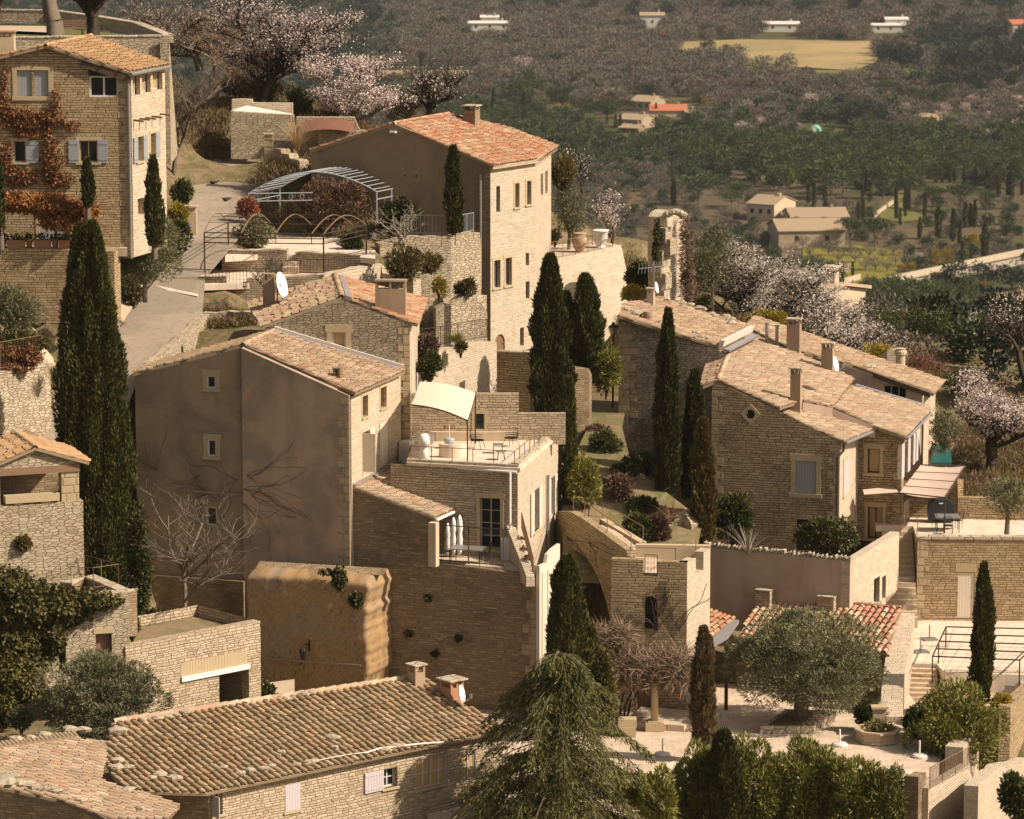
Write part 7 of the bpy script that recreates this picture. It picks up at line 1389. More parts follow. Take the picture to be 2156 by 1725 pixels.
def lounge(label, q, face):
 t = thing('lounge_chair', label, "chair", q); F = V((face[0], face[1], 0)).normalized(); X = V((-F.y, F.x, 0)); m = MB(); [m.box(q - F * .38 + V((0, 0, .3 + .1 * i)), .02, .42, .03, (F.x, F.y)) for i in range(5)]; m.build('backrest', M['grey_alu'], t); m = MB(); [m.box(q + F * (-.3 + .15 * i) + V((0, 0, .28)), .055, .4, .02, (F.x, F.y)) for i in range(5)]; m.build('seat', M['grey_alu'], t)
 for sx in (-1, 1): m = MB(); m.box(q + X * (.42 * sx) + V((0, 0, .27)), .36, .025, .25, (F.x, F.y)); m.build('arm', M['grey_alu'], t)
lounge("grey slatted lounge chair seen from behind near the pergola foot", on_z(2003, 1447, zlow), (.1, 1)); lounge("grey slatted lounge chair angled left at the right end of the pergola", on_z(2108, 1455, zlow), (-.5, .9)); lounge("grey slatted lounge chair at the far right under the pergola", on_z(2135, 1462, zlow), (-.9, .3))
gp = thing('gate_pillar', "pale dressed stone gate pillar with a small blue letter box by the lane", "pillar", pt(403, 490, 208)); m = MB(); q = pt(403, 491, 208); m.box(q + V((0, 0, .55)), .3, .3, .6); m.box(q + V((0, 0, 1.25)), .25, .25, .16); m.box(q + V((0, 0, 1.45)), .36, .36, .04); m.build('pillar', M['dressed'], gp); m = MB(); m.box(q + V((-.02, -.32, .5)), .1, .02, .13); m.build('letter_box', M['metal_blue'], gp)
fw('lane_wall', "low pale wall and hedge base on the left side of the lane", [(322, 548, 203), (352, 545, 203.5), (356, 520, 206), (400, 455, 214)], -29, .5, 'stone_pale'); fw('lane_wall', "short square pier wall by the lane under the drooping shrub", [(262, 622, 198), (284, 605, 199.5), (300, 600, 201)], -30, .5, 'stone_pale')
jr_ = on_z(1991, 954, ground_z(np.array([12.0]), np.array([213.0]))[0]); lathe_thing('jar', "terracotta jar under the blossoming tree in the right garden", "jar", pt(1991, 956, 208), [(.2, 0), (.42, .4), (.45, .65), (.28, .95), (.33, 1.0), (.2, 1.0)], 'terracotta')
M['teal'] = plain_mat("teal pool cover", (.02, .11, .10), .4); m = MB(); p = [pt(x, y, D) for x, y, D in ((1962, 974, 203), (2004, 975, 203), (2000, 956, 208), (1964, 955, 208))]; zq_ = p[0].z; m.prism([V((a.x, a.y, zq_ + (a.y - 203) * .02)) for a in p], (0, 0, -.2)); tag(m.build('garden_pool', M['teal']), "teal covered garden pool glimpsed through the trees right of the house", "pool", kind="structure")
# trees and plants of the village
def gfoot(px, py, D): return pt(px, py, D)
def cyp(px, py, D, ytop, rpx, n, label, mat='cypress', twin=None, **k):
 q = pt(px, py, D); return cypress('cypress', label, q, (py - ytop) / m_px(D), rpx / m_px(D), n, mat, twin=twin, **k)
cyp(209, 1290, 177, 446, 76, 46000, "huge dark cypress with two leaders in front of the brown rendered house", twin=[(-.6, .2, 18.1, 1.35), (-.9, -.3, 12.2, 1.2), (.4, -.2, 16.0, 1.2)], leaf=(.22, .08), lumps=70, base=.75)
cyp(185, 440, 187.6, 336, 14, 1500, "small trimmed cypress under the lower right window of the ivy house", leaf=(.22, .08))
cyp(325, 520, 186, 331, 19, 3000, "medium cypress against the sunlit side of the ivy house", leaf=(.24, .08), base=.9)
cyp(2, 500, 187, 336, 9, 900, "thin cypress cut by the left edge of the picture", leaf=(.22, .08))
cyp(955, 492, 209.3, 310, 19, 3500, "slender cypress against the umber gable behind the blue railing", leaf=(.28, .09), base=.9)
cyp(1158, 905, 190.5, 534, 48, 21000, "tall broad cypress beside the roof terrace back wall", leaf=(.28, .09), lumps=48, base=.8)
cyp(1198, 1068, 187.6, 790, 18, 4500, "narrow cypress squeezed against the corner of the terrace house", leaf=(.26, .08), base=.8)
cyp(1232, 800, 199, 580, 40, 8000, "bushy pointed cypress under the broad retaining wall", leaf=(.32, .11), base=.85); cyp(1190, 790, 199, 617, 26, 4500, "shorter twin cypress left of the bushy pointed one under the retaining wall", leaf=(.30, .10), base=.85)
cyp(1404, 1048, 189, 645, 29, 11000, "tall slim cypress in front of the grey rubble house", leaf=(.26, .09), lumps=48, base=.85)
cyp(1460, 1055, 190, 775, 25, 7000, "shaded cypress between the slim one and the stone corner of the long house", leaf=(.26, .09), base=.85); cyp(1479, 1150, 186, 878, 27, 8000, "warm brownish cypress standing behind the tower", 'cypress_warm', leaf=(.28, .09), base=.85)
cyp(1193, 1490, 170.5, 1160, 60, 12000, "pointed cypress in front of the cream gate and stair arch", leaf=(.26, .09), lumps=48, base=.95, twin=[(1.0, .3, 3.6, .8)])
cyp(1480, 1570, 166.5, 1312, 27, 6500, "brown withered cypress in the courtyard right of the wisteria", 'cypress_brown', leaf=(.24, .09), base=.9); cyp(1522, 1800, 158, 1528, 56, 10000, "spreading cypress rising in front of the oleander hedge", leaf=(.26, .09), base=.95)
cyp(2066, 1482, 174.5, 1176, 26, 8000, "slim dense cypress before the white door on the right", leaf=(.24, .08), lumps=48, base=.9)
def crown_tree(name, label, cat, q, ctr, rad, n, mat, tr=None, trunk_mat='bark', group=None, **k):
 q, ctr = V(q), V(ctr); t = thing(name, label, cat, q, group); v, f = lump_crown(rad, n, seed=rnd.randrange(10 ** 6), **k); o = put('crown', (v + np.array(ctr - q), f), LG[mat]); o.parent = t
 s = MB(); r = (tr or .14); mid = (ctr - q) * .45; s.bar((0, 0, -.4), mid, r, r * .75, 8)
 for i in range(6): a = 6.28 * i / 6 + rnd.random(); s.bar(mid, (ctr - q) + V((math.cos(a) * rad[0] * .6, math.sin(a) * rad[1] * .6, rnd.uniform(-.1, .6) * rad[2])), r * .55, .02, 6)
 b = s.build('trunk', M[trunk_mat]); b.parent = t; return t
def ct(name, label, px, py, D, cx, cy, rx, ry, n, mat, cat='tree', depth=.8, tr=None, **k):
 q = pt(px, py, D); c = pt(cx, cy, D); s = 1 / m_px(D); return crown_tree(name, label, cat, q, c, (rx * s, rx * s * depth, ry * s), n, mat, tr, **k)
def bs(name, label, px, py, D, rx, hy, n, mat, cat='bush', depth=.8, **k):
 s = 1 / m_px(D); return bush(name, label, cat, pt(px, py, D), (rx * s, rx * s * depth, hy * s / 1.9), n, mat, **k)
OL = dict(leaf=(.19, .05), lumps=40, lr=.34, up=.5)
ct('olive_tree', "round grey green olive tree beside the lane", 305, 620, 194, 305, 520, 92, 98, 17000, 'olive', 'olive tree', **OL)
ct('olive_tree', "small olive tree on the slope at the left edge", 18, 730, 183, 18, 655, 66, 70, 9000, 'olive', 'olive tree', **OL)
ct('olive_tree', "wide grey olive tree in front of the open doorway at lower left", 215, 1570, 157, 212, 1470, 158, 98, 26000, 'olive', 'olive tree', **OL)
ct('olive_tree', "very large olive tree with a thick trunk in the square courtyard bed", 1686, 1520, 173, 1690, 1392, 186, 114, 48000, 'olive', 'olive tree', tr=.42, depth=.85, leaf=(.19, .05), lumps=70, lr=.27, up=.5)
ct('olive_tree', "olive tree on the urn terrace beside the tall pale house", 1196, 540, 226, 1203, 442, 42, 62, 3500, 'olive', 'olive tree', **OL)
ct('olive_tree', "loose olive tree at the right edge of the dining terrace", 2120, 1108, 188.5, 2125, 1050, 52, 50, 3500, 'olive', 'olive tree', **OL)
ct('olive_tree', "grey green tree behind the ruined tower beside the white almonds", 1500, 660, 229, 1500, 550, 64, 84, 8000, 'olive', **OL); ct('olive_tree', "olive tree behind the awning near the teal pool", 1990, 975, 206, 1985, 910, 42, 52, 2500, 'olive', 'olive tree', **OL)
BX = dict(leaf=(.20, .10), up=.3)
for a in [("round_shrub", "clipped dark shrub below the lane gate pillar", 375, 535, 203, 32, 75, 2200, 'laurel'), ("shrub", "yellow variegated shrub beside the lane gate pillar", 374, 478, 205, 24, 52, 1500, 'shrub_yellow'), ("shrub", "glossy green shrub above the yellow one by the lane", 384, 432, 209, 24, 58, 1700, 'laurel'),
  ("shrub", "green clipped hedge shrub bulging over the lane wall", 345, 545, 202, 30, 80, 2200, 'shrub_olive'), ("shrub", "dark round laurel bush in the alley", 1274, 985, 193, 36, 85, 3500, 'laurel'), ("oleander", "tall pale green oleander beside the terrace house corner", 1228, 1065, 187, 36, 120, 3800, 'oleander'),
  ("shrub", "brownish tangle bush on the alley wall", 1305, 1060, 188, 36, 70, 2600, 'shrub_dry'), ("shrub", "low dark hedge at the foot of the grey rubble house", 1360, 1000, 195, 40, 45, 2600, 'laurel'), ("shrub", "light green bush between pointed cypress and grey rubble house", 1275, 830, 198, 32, 115, 4200, 'oleander'),
  ("loquat", "large leaved loquat bush in front of the long house", 1740, 1175, 186, 74, 88, 4200, 'laurel'), ("shrub", "tall dark laurel bush against the left wall of the long house", 1545, 1150, 187.5, 44, 125, 4500, 'laurel'), ("shrub", "rust leaved shrub at the left foot of the blue pergola", 522, 462, 212, 22, 45, 1200, 'shrub_red'),
  ("shrub", "pale leaved bush under the hoops of the brown pergola", 535, 525, 209, 42, 72, 2600, 'olive'), ("shrub", "round dark shrub at the right end of the brown pergola", 743, 532, 208.5, 24, 46, 1600, 'laurel'), ("shrub", "dark leafy shrub beside the blue balcony railing", 835, 500, 210.5, 40, 90, 3200, 'laurel'),
  ("vine_bush", "huge dry brown vine filling the blue pergola", 700, 500, 214.5, 84, 130, 9000, 'shrub_dry'), ("shrub", "weedy olive green shrub on the rubble wall under the balcony", 850, 585, 204, 48, 72, 3200, 'shrub_olive'), ("shrub", "dry grassy shrub at the top of the rough sunlit wall", 905, 575, 205.5, 24, 48, 1300, 'shrub_olive'),
  ("shrub", "small flowering shrub hanging on the broken buttress wall", 985, 622, 204, 18, 36, 800, 'shrub_olive'), ("shrub", "orange flowered tuft beside the black pot on the broken wall", 925, 625, 203.5, 12, 40, 700, 'shrub_yellow'), ("shrub", "small round tuft left of the stone ledges on the broken wall", 967, 618, 204.5, 11, 22, 500, 'shrub_olive'),
  ("shrub", "climbing bush on the wall corner by the grassy ledge", 905, 800, 190, 26, 62, 2200, 'laurel'), ("shrub", "grey dry bush behind the corner of the gabled house", 898, 765, 192, 24, 62, 1800, 'shrub_dry'), ("shrub", "green tuft growing out of the sunlit curved wall", 970, 742, 196.5, 12, 22, 500, 'shrub_olive'),
  ("shrub", "bushy oleander mass filling the lower right terrace bed", 2010, 1612, 168.5, 112, 178, 15000, 'oleander'), ("shrub", "dark oleander under the pergola in the terrace bed", 1950, 1560, 171, 50, 90, 4000, 'laurel'), ("shrub", "round yellow green box ball by the pergola foot", 1968, 1490, 173, 18, 34, 1000, 'shrub_yellow'), ("shrub", "round yellow green box ball right of the slim right cypress", 2108, 1495, 173, 20, 34, 1000, 'shrub_yellow'),
  ("ivy_bush", "tall dark ivy thicket, partly standing in for shadow, between the huge cypress and the rendered house", 292, 1345, 174, 34, 300, 6000, 'laurel'), ("shrub", "dark shrubs under the bare tree at the rendered house", 330, 1345, 172, 60, 60, 4000, 'laurel'), ("shrub", "green bush among the rocks of the alley", 1350, 1090, 187, 34, 50, 2200, 'laurel'), ("shrub", "dark tangled bush at the lower end of the alley", 1345, 1150, 184.3, 40, 70, 3000, 'laurel'), ("shrub", "dry thorny bush between alley and tumbled wall stub", 1390, 1140, 184.6, 30, 60, 2200, 'shrub_dry'), ("shrub", "dark bush crowding the upper alley wall", 1320, 1030, 190.5, 36, 70, 2600, 'laurel'), ("shrub", "low dry bush in the middle of the alley", 1262, 930, 196, 30, 36, 1800, 'shrub_dry'), ("shrub", "low dark shrub at the foot of the crumbling wall", 1820, 1530, 172, 24, 60, 1800, 'laurel'), ("shrub", "clipped yellow green box bush in front of the pool court", 1330, 1690, 157, 42, 64, 3200, 'shrub_yellow'), ("shrub", "tall olive green hedge pillar behind the cedar", 1270, 1530, 166, 30, 175, 5200, 'ivy'),  # the tall ivy thicket also stands in for dark shadow beside the cypress
  ("shrub", "ivy clad hedge pillar at the bottom beside the cedar", 1385, 1790, 156, 46, 190, 8000, 'oleander'), ("shrub", "dark twisted shrub in the bottom right corner", 2140, 1745, 156, 42, 130, 4200, 'laurel'), ("shrub", "dark evergreen by the garage opening", 548, 1480, 168.5, 36, 44, 2000, 'laurel'),
  ("shrub", "green shrub with long leaves by the end of the door wall", 278, 1345, 165, 14, 56, 1100, 'laurel'), ("shrub", "mossy green bush at the left end of the urn terrace", 1168, 510, 224, 16, 26, 600, 'laurel'), ("shrub", "green bank bush below the ruined tower", 1328, 640, 221, 26, 40, 1200, 'shrub_yellow'),
  ("shrub", "dark evergreen bush in the hollow beside the ruined tower", 1345, 610, 223, 34, 60, 2200, 'laurel'), ("shrub", "bright green bush above the stone weighted roof", 1484, 648, 222, 12, 26, 600, 'laurel'), ("shrub", "yellow green hedge behind the ridge of the rear wing", 1615, 692, 223, 46, 40, 2200, 'shrub_yellow'),
  ("shrub", "dark shrub hugging the right side of the tall pale house", 1185, 400, 226, 28, 80, 2400, 'shrub_olive'), ("shrub", "grassy green shrub on the yard slope at the left edge", 60, 745, 182.4, 46, 45, 2200, 'ivy'), ("shrub", "overhanging fern like shrub by the lane pier", 280, 640, 197, 26, 48, 1800, 'ivy'),
  ("shrub", "lavender grey bush below the wide olive at lower left", 45, 1530, 157, 30, 40, 1500, 'olive'), ("shrub", "olive green scrub beneath the biggest almond tree", 560, 212, 241, 44, 44, 2000, 'shrub_olive'), ("shrub", "brown scrub on the bank left of the biggest almond", 500, 200, 243, 40, 40, 1800, 'shrub_dry'),
  ("shrub", "dark green scrub between the two almond trees", 630, 240, 239, 36, 60, 2200, 'laurel'), ("shrub", "brown dry bushes behind the garden shelter", 720, 262, 240, 46, 50, 2200, 'shrub_dry'), ("shrub", "ochre garden shrubs by the broken column wall", 1850, 765, 232, 36, 44, 1800, 'shrub_yellow'), ("shrub", "dark hedge behind the eave of the rear wing", 2030, 830, 225, 60, 55, 3000, 'laurel')]:
 bs(*a, **(BX if a[8] in ('laurel',) else dict(leaf=(.24, .07), up=.5) if a[8] in ('oleander', 'shrub_olive') else {}))
bs("shrub", "wide olive green shrub sprawling down from the umber gable", 735, 396, 221, 112, 84, 9500, 'shrub_olive', leaf=(.22, .07), lumps=60, lr=.3)
for i, (x, y, D, rx, hy, n, lb) in enumerate([(1470, 1790, 159, 66, 245, 14000, "leftmost oleander of the long hedge, by the withered cypress"), (1580, 1800, 160, 84, 275, 21000, "tall oleander left of the middle of the long hedge"), (1690, 1805, 160, 88, 275, 21000, "tall oleander right of the middle of the long hedge"), (1795, 1805, 159, 80, 245, 19000, "oleander near the right end of the long hedge"), (1866, 1765, 158.5, 56, 170, 7500, "rightmost oleander of the long hedge, by the stone pier")]):
 bs('oleander', lb, x, y, D, rx, hy, n, 'oleander', 'hedge', group="oleander hedge along the bottom right", leaf=(.24, .06), up=.7, lumps=46, lr=.3)
def sheet_leaves(name, label, cat, w, blobs, n, mat, thick=.25, leaf=(.16, .12), seed=0, group=None):
 q = np.random.default_rng(seed); A = np.array([b[2] * b[3] for b in blobs], float); k = q.choice(len(blobs), n, p=A / A.sum()); r = np.sqrt(q.uniform(0, 1, n)) * q.uniform(.7, 1.15, n); a = q.uniform(0, 6.283, n); P = np.zeros((n, 3))
 for i in range(n):
  b = blobs[k[i]]; s, z = w.sz(b[0] + b[2] * r[i] * math.cos(a[i]), b[1] + b[3] * r[i] * math.sin(a[i])); P[i] = w.pos(s, z, .03 + thick * q.uniform(0, 1) * max(0, 1.1 - r[i]))
 ax = unit(np.array(w.n) * .5 + q.normal(0, .6, (n, 3)) + np.array([0, 0, -.3])); o = put(name, cards(P, ax, leaf[0] * q.uniform(.6, 1.3, n), leaf[1] * q.uniform(.7, 1.3, n), q), LG[mat]); return tag(o, label, cat, group)
sheet_leaves('creeper', "rust coloured creeper spreading over the ivy house front", "creeper", wf, [(60, 255, 50, 26), (110, 250, 36, 20), (152, 264, 20, 10), (118, 215, 7, 36), (104, 300, 18, 28), (60, 282, 40, 9), (14, 330, 14, 36), (108, 345, 26, 40), (40, 372, 50, 22), (125, 378, 34, 18), (8, 220, 12, 56), (10, 160, 8, 30), (30, 238, 36, 16)], 3300, 'vine_rust', seed=3)
sheet_leaves('vine', "orange vine bushing out over the arbor of the ivy house", "vine", Wall(wf.P + V((0, -1.6, 0)), (1, 0)), [(50, 425, 60, 22), (110, 432, 60, 26), (165, 440, 45, 22), (130, 465, 50, 20), (185, 462, 22, 18), (20, 420, 40, 20)], 6500, 'vine_orange', .9, (.2, .15), 5)
sheet_leaves('creeper', "rust creeper woven into the iron fence at the left edge", "creeper", Wall(pt(40, 770, 180.6), (.95, .25)), [(20, 745, 40, 18), (60, 750, 30, 22), (30, 770, 45, 14)], 1600, 'vine_rust', .3, seed=8)
wI2 = Wall(wD.P + wD.n * .05, wD.u); sheet_leaves('ivy', "thick olive green ivy burying the left part of the door wall", "ivy", wI2, [(60, 1280, 90, 60), (130, 1275, 70, 40), (190, 1262, 50, 22), (40, 1360, 70, 70), (110, 1330, 30, 50), (230, 1262, 30, 10), (20, 1230, 50, 40)], 15000, 'ivy', .9, (.2, .14), 9)
sheet_leaves('ivy', "green ivy bank under the left side of the door wall", "ivy", Wall(wD.P + wD.n * .9, wD.u), [(20, 1420, 45, 50), (10, 1480, 35, 50), (55, 1440, 40, 40)], 3500, 'ivy', .6, (.2, .14), 10)
sheet_leaves('creeper', "dry leafless creeper clinging to the right flank of the ruined tower", "creeper", Wall(pt(1440, 560, 221), (.6, -.8)), [(1450, 540, 14, 70), (1452, 600, 18, 40), (1446, 480, 8, 40)], 2200, 'shrub_dry', .4, (.35, .04), 11)
sheet_leaves('ivy', "dark ivy on the shaded edge of the ruined tower", "ivy", Wall(pt(1392, 520, 219.6), (1, 0)), [(1384, 490, 8, 34), (1380, 530, 7, 25)], 700, 'laurel', .4, seed=12)
sheet_leaves('weeds', "dark weeds rooted in the ledge of the ochre bastion", "weeds", wB, [(716, 1215, 16, 26), (690, 1203, 20, 6)], 600, 'laurel', .3, seed=13); sheet_leaves('weeds', "round weed tuft high on the loggia house wall", "weeds", wJ, [(48, 1142, 17, 16)], 500, 'shrub_olive', .4, seed=14); sheet_leaves('weeds', "weed tuft on the right edge of the ochre bastion", "weeds", wB, [(752, 1262, 16, 16)], 350, 'laurel', .3, seed=15)
for i, (x, y) in enumerate([(902, 1258), (862, 1333), (968, 1343), (918, 1375)]): sheet_leaves('weeds', "dark weed tuft growing from a joint of the high dark rubble base", "weeds", wW, [(x, y, 7, 6)], 130, 'laurel', .25, seed=20 + i, group="weed tufts on the dark rubble wall")
def stems(name, label, w, roots, seed, n=7, L=90, r=.018, mat='bark_dark', up=-.1):
 q = random.Random(seed); m = MB()
 for (x, y, ang) in roots:
  for k in range(n):
   a = ang + q.uniform(-.5, .5); px, py = x, y; pts = [w.pos(*w.sz(px, py), .03)]
   for i in range(q.randrange(7, 13)):
    a += q.uniform(-.45, .45); px += math.cos(a) * L / 8; py += math.sin(a) * L / 8; pts.append(w.pos(*w.sz(px, py), .03))
   m.path(pts, r, 3)
 return tag(m.build(name, M[mat]), label, "creeper")
stems('creeper', "dark leafless creeper stems fanning across the brown rendered wall", Wall(wfC2.P + wfC2.n * .01, u), [(512, 1030, .15), (512, 1060, .3), (530, 1040, .4), (520, 1000, .1)], 3, 5, 95, .008)
stems('creeper', "thin creeper stems on the left part of the rendered wall", wfC, [(500, 1010, 2.8), (440, 1040, 3.3), (330, 990, -2.2), (420, 1000, 2.2)], 4, 4, 80, .007); stems('creeper', "bare climbing stems spreading over the tower front", wt, [(1385, 1330, -1.9), (1380, 1330, -1.4), (1430, 1330, -1.7)], 5, 5, 80, .018, 'wood_dark'); stems('creeper', "bare stems trailing over the stair bridge face", Wall(V((ws.P.x, ws.P.y, 0)), ws.u), [(1195, 1130, .4), (1240, 1140, .5)], 6, 4, 60, .015, 'wood_dark')
def twig_tree(name, label, px, py, D, ytop, spread=.75, mat='bark', seed=1, bloom=None, nb=0, group=None, cat='tree', lean=(0, 0), bl=(.13, .10), r0=.15, trunk=.28, levels=4, kids=(6, 5, 5, 4), squash=None, **k):
 q = pt(px, py, D); h = (py - ytop) / m_px(D); v, f, tips = branch_tree(h, spread, seed, levels, kids, r0, trunk, lean=lean, **k)
 if squash: v[:, 0] *= squash; tips[:, 0] *= squash
 t = thing(name, label, cat, q, group); o = put('branches', (v, f), M[mat]); o.parent = t
 if bloom:
  g = np.random.default_rng(seed); i = g.integers(0, len(tips), nb); P = tips[i] + g.normal(0, .16, (nb, 3)); o = put('blossom', cards(P, unit(g.normal(size=(nb, 3))), bl[0] * g.uniform(.5, 1.2, nb), bl[1] * g.uniform(.6, 1.2, nb), g), LG[bloom]); o.parent = t
 return t
for k_ in range(16): rock(b_rk := MB(), pt(1404 + 2.3 * k_, 446 + (k_ - 7) ** 2 * .12, 220 - .3), .2, .8); b_rk.build('rubble', M['rock'], rp)
twig_tree('bare_tree', "leafless many stemmed tree beside the sunlit side of the ivy house", 366, 368, 223, 112, .8, 'bark', 21, r0=.16, trunk=.14, kids=(8, 6, 5, 4))
twig_tree('bare_tree', "pale leafless tree against the brown rendered house", 392, 1335, 171, 985, .95, 'bark', 5, r0=.13, trunk=.2, lean=(.1, 0), kids=(6, 5, 4, 4), squash=1.15)
twig_tree('fig_tree', "silvery bare fig tree by the blue balcony railing", 850, 545, 206, 430, .8, 'twig_pale', 7, r0=.10, trunk=.12, kids=(8, 4, 4, 3), squash=1.5)
twig_tree('bare_tree', "thin bare tree growing behind the slim chimney and dish", 566, 640, 199, 520, .8, 'bark', 9, r0=.09, trunk=.2, kids=(6, 5, 4, 4))
twig_tree('plane_tree', "thick smooth plane trunk standing in the park", 114, 78, 216, -150, .5, 'bark', 31, r0=.62, trunk=.38, kids=(4, 4, 4, 4)); twig_tree('bare_tree', "dark spreading bare tree right of the plane trunk in the park", 194, 76, 219, -70, .9, 'bark_dark', 33, r0=.45, trunk=.2, kids=(6, 5, 5, 4)); twig_tree('bare_tree', "dark bare tree leaning in at the left edge of the park", -20, 60, 236, -120, .8, 'bark_dark', 35, r0=.4, trunk=.25, lean=(.5, 0))
AL = "almond trees in blossom behind the village"
twig_tree('almond_tree', "biggest pink almond tree with a dark slanting trunk behind the stone ruin", 545, 235, 240, -70, .85, 'bark_dark', 41, 'blossom', 14000, AL, lean=(.55, 0), r0=.27, trunk=.13, kids=(8, 7, 6, 5), squash=1.35, first=.25)
twig_tree('almond_tree', "pink almond tree behind the curved brushwood mat", 745, 285, 237, 118, .85, 'bark', 43, 'blossom', 10000, AL, r0=.2, trunk=.09, kids=(9, 6, 5, 4), squash=1.5, first=.15)
twig_tree('almond_tree', "sparse almond tree with white tips left of the red roof chimney", 905, 262, 240, 120, .85, 'bark_dark', 45, 'blossom_white', 1100, AL, r0=.2, trunk=.09, kids=(9, 6, 5, 4), squash=1.2, first=.15); twig_tree('almond_tree', "hazy pink almond trees between park wall and biggest almond", 420, 150, 246, -30, .8, 'bark', 47, 'blossom', 1500, AL, r0=.2, trunk=.09, kids=(9, 6, 5, 4), squash=1.6, first=.15)
twig_tree('almond_tree', "sparsely flowering almond on the bank right of the tall pale house", 1225, 420, 233, 305, .8, 'bark_dark', 49, 'blossom_white', 350, AL, r0=.14, trunk=.15); twig_tree('almond_tree', "pale pink almond behind the urn terrace", 1290, 535, 231, 385, .8, 'bark', 51, 'blossom', 1300, AL, r0=.15, trunk=.15)
for i, (x, y, D, yt, n, lb) in enumerate([(1560, 715, 231, 505, 4200, "white almond with dark leaning stems behind the grey rubble roof"), (1640, 735, 234, 535, 4200, "dense white almond in the middle of the row behind the long roofs"), (1715, 755, 237, 570, 3600, "white almond right of the middle in the row behind the long roofs"), (1785, 775, 239, 632, 1900, "small white almond at the right end of the row behind the long roofs")]): twig_tree('almond_tree', lb, x, y, D, yt, .95, 'bark_dark', 60 + i, 'blossom_white', n * 3, AL, lean=(.25 - .1 * i, 0), r0=.2, trunk=.06, kids=(11, 6, 5, 4), squash=1.5, first=.05)
twig_tree('almond_tree', "big white flowering almond in the right garden beyond the awning", 2085, 985, 211, 790, .9, 'bark_dark', 71, 'blossom', 15000, AL, r0=.32, trunk=.09, kids=(9, 7, 6, 4), squash=1.4, first=.15); twig_tree('almond_tree', "flowering branches reaching in at the right edge above the garden", 2165, 830, 236, 590, .9, 'bark_dark', 73, 'blossom_white', 900, AL, r0=.25, trunk=.15, squash=1.2)
twig_tree('almond_tree', "low white flowering shrub tree behind the rear wing eave", 2050, 880, 222, 770, .8, 'bark_dark', 75, 'blossom_white', 1100, AL, r0=.12, trunk=.1)
twig_tree('red_tree', "reddish budding tree beyond the broken column wall", 1950, 840, 246, 735, .9, 'twig', 77, 'shrub_red', 2600, r0=.14, trunk=.15, bl=(.22, .05))
def blades(name, label, cat, q, n, h, spread, mat, seed=0, w=.03, arch=.5):
 g = np.random.default_rng(seed); vs, fs = [], []
 for i in range(n):
  a = g.uniform(0, 6.283); d = np.array([math.cos(a), math.sin(a), 0]); L = h * g.uniform(.6, 1.1); s = spread * g.uniform(.1, 1); side = np.array([-d[1], d[0], 0]) * w * .5; pr = None
  for k in range(5):
   t = k / 4; p = d * (.08 + s * t ** 1.5) + np.array([0, 0, L * (t - arch * s / max(spread, .01) * .5 * t * t)]); ww = side * (1 - .8 * t); vs += [p - ww, p + ww]
   if k: o = len(vs) - 4; fs.append((o, o + 1, o + 3, o + 2))
 o = put(name, (np.array(vs) + np.array(q), np.array(fs)), LG[mat] if mat in LG else M[mat]); return tag(o, label, cat)
blades('pampas_grass', "straw coloured fan of tall dry grass by the garden steps", "grass clump", pt(625, 318, 222), 260, 2.1, 1.9, 'straw', 1); blades('rose_canes', "pale bare canes fanning over the rosy wall crest", "canes", pt(1575, 1168, 184), 70, 1.5, 1.6, 'twig_pale', 2, .03); blades('rose_canes', "orange bare canes arching beside the withered topiary", "canes", pt(1415, 1098, 184), 40, 1.1, 1.5, 'vine_rust', 3, .03); blades('yucca', "spiky yucca on the balcony behind the blue railing", "yucca", pt(872, 470, 211), 90, 1.3, .8, 'laurel', 4, .09)
blades('grass_clump', "grassy tuft along the thin iron fence on the ledge", "grass clump", pt(960, 722, 198), 260, .6, 1.0, 'grass_blade', 5, .04); blades('grass_clump', "green grass tuft by the foot of the left wall corner", "grass clump", pt(117, 800, 181.5), 160, .7, .5, 'grass_blade', 6, .05)
def tangle(name, label, cat, boxes, n, mat, seed, r=.012):
 g = np.random.default_rng(seed); vs, fs = [], []; P = []
 for (c, hx, hy, hz, k) in boxes: P.append(np.array(c) + g.uniform(-1, 1, (int(n * k), 3)) * np.array([hx, hy, hz]))
 P = np.concatenate(P); ax = unit(g.normal(size=(len(P), 3)) * np.array([1, 1, .6])); o = put(name, cards(P, ax, g.uniform(.4, 1.1, len(P)), r * 3, g), M[mat] if mat in M else LG[mat]); return tag(o, label, cat)
q = cz(1378, 1537); tangle('wisteria', "leafless grey brown wisteria tangle roofing the courtyard corner", "wisteria", [(tuple(q + V((-.3, .9, 2.75))), 1.9, 1.5, .65, .65), (tuple(q + V((-1.9, 1.4, 3.3))), .8, .8, 1.1, .35), (tuple(q + V((.6, .6, 2.35))), 1.0, .8, .3, .15)], 11000, 'twig', 3)
m = MB(); [m.path([q + V((-1.4 + dx, 1.2, -.3)), q + V((-1.3 + dx * 2, 1.1, .9)), q + V((-.9 + dx * 3, .9, 1.8)), q + V((-.4 + dx * 4, .8, 2.5))], .05) for dx in (-.12, 0, .1)]; m.build('stem', M['bark_dark'], S.collection.objects['wisteria'])
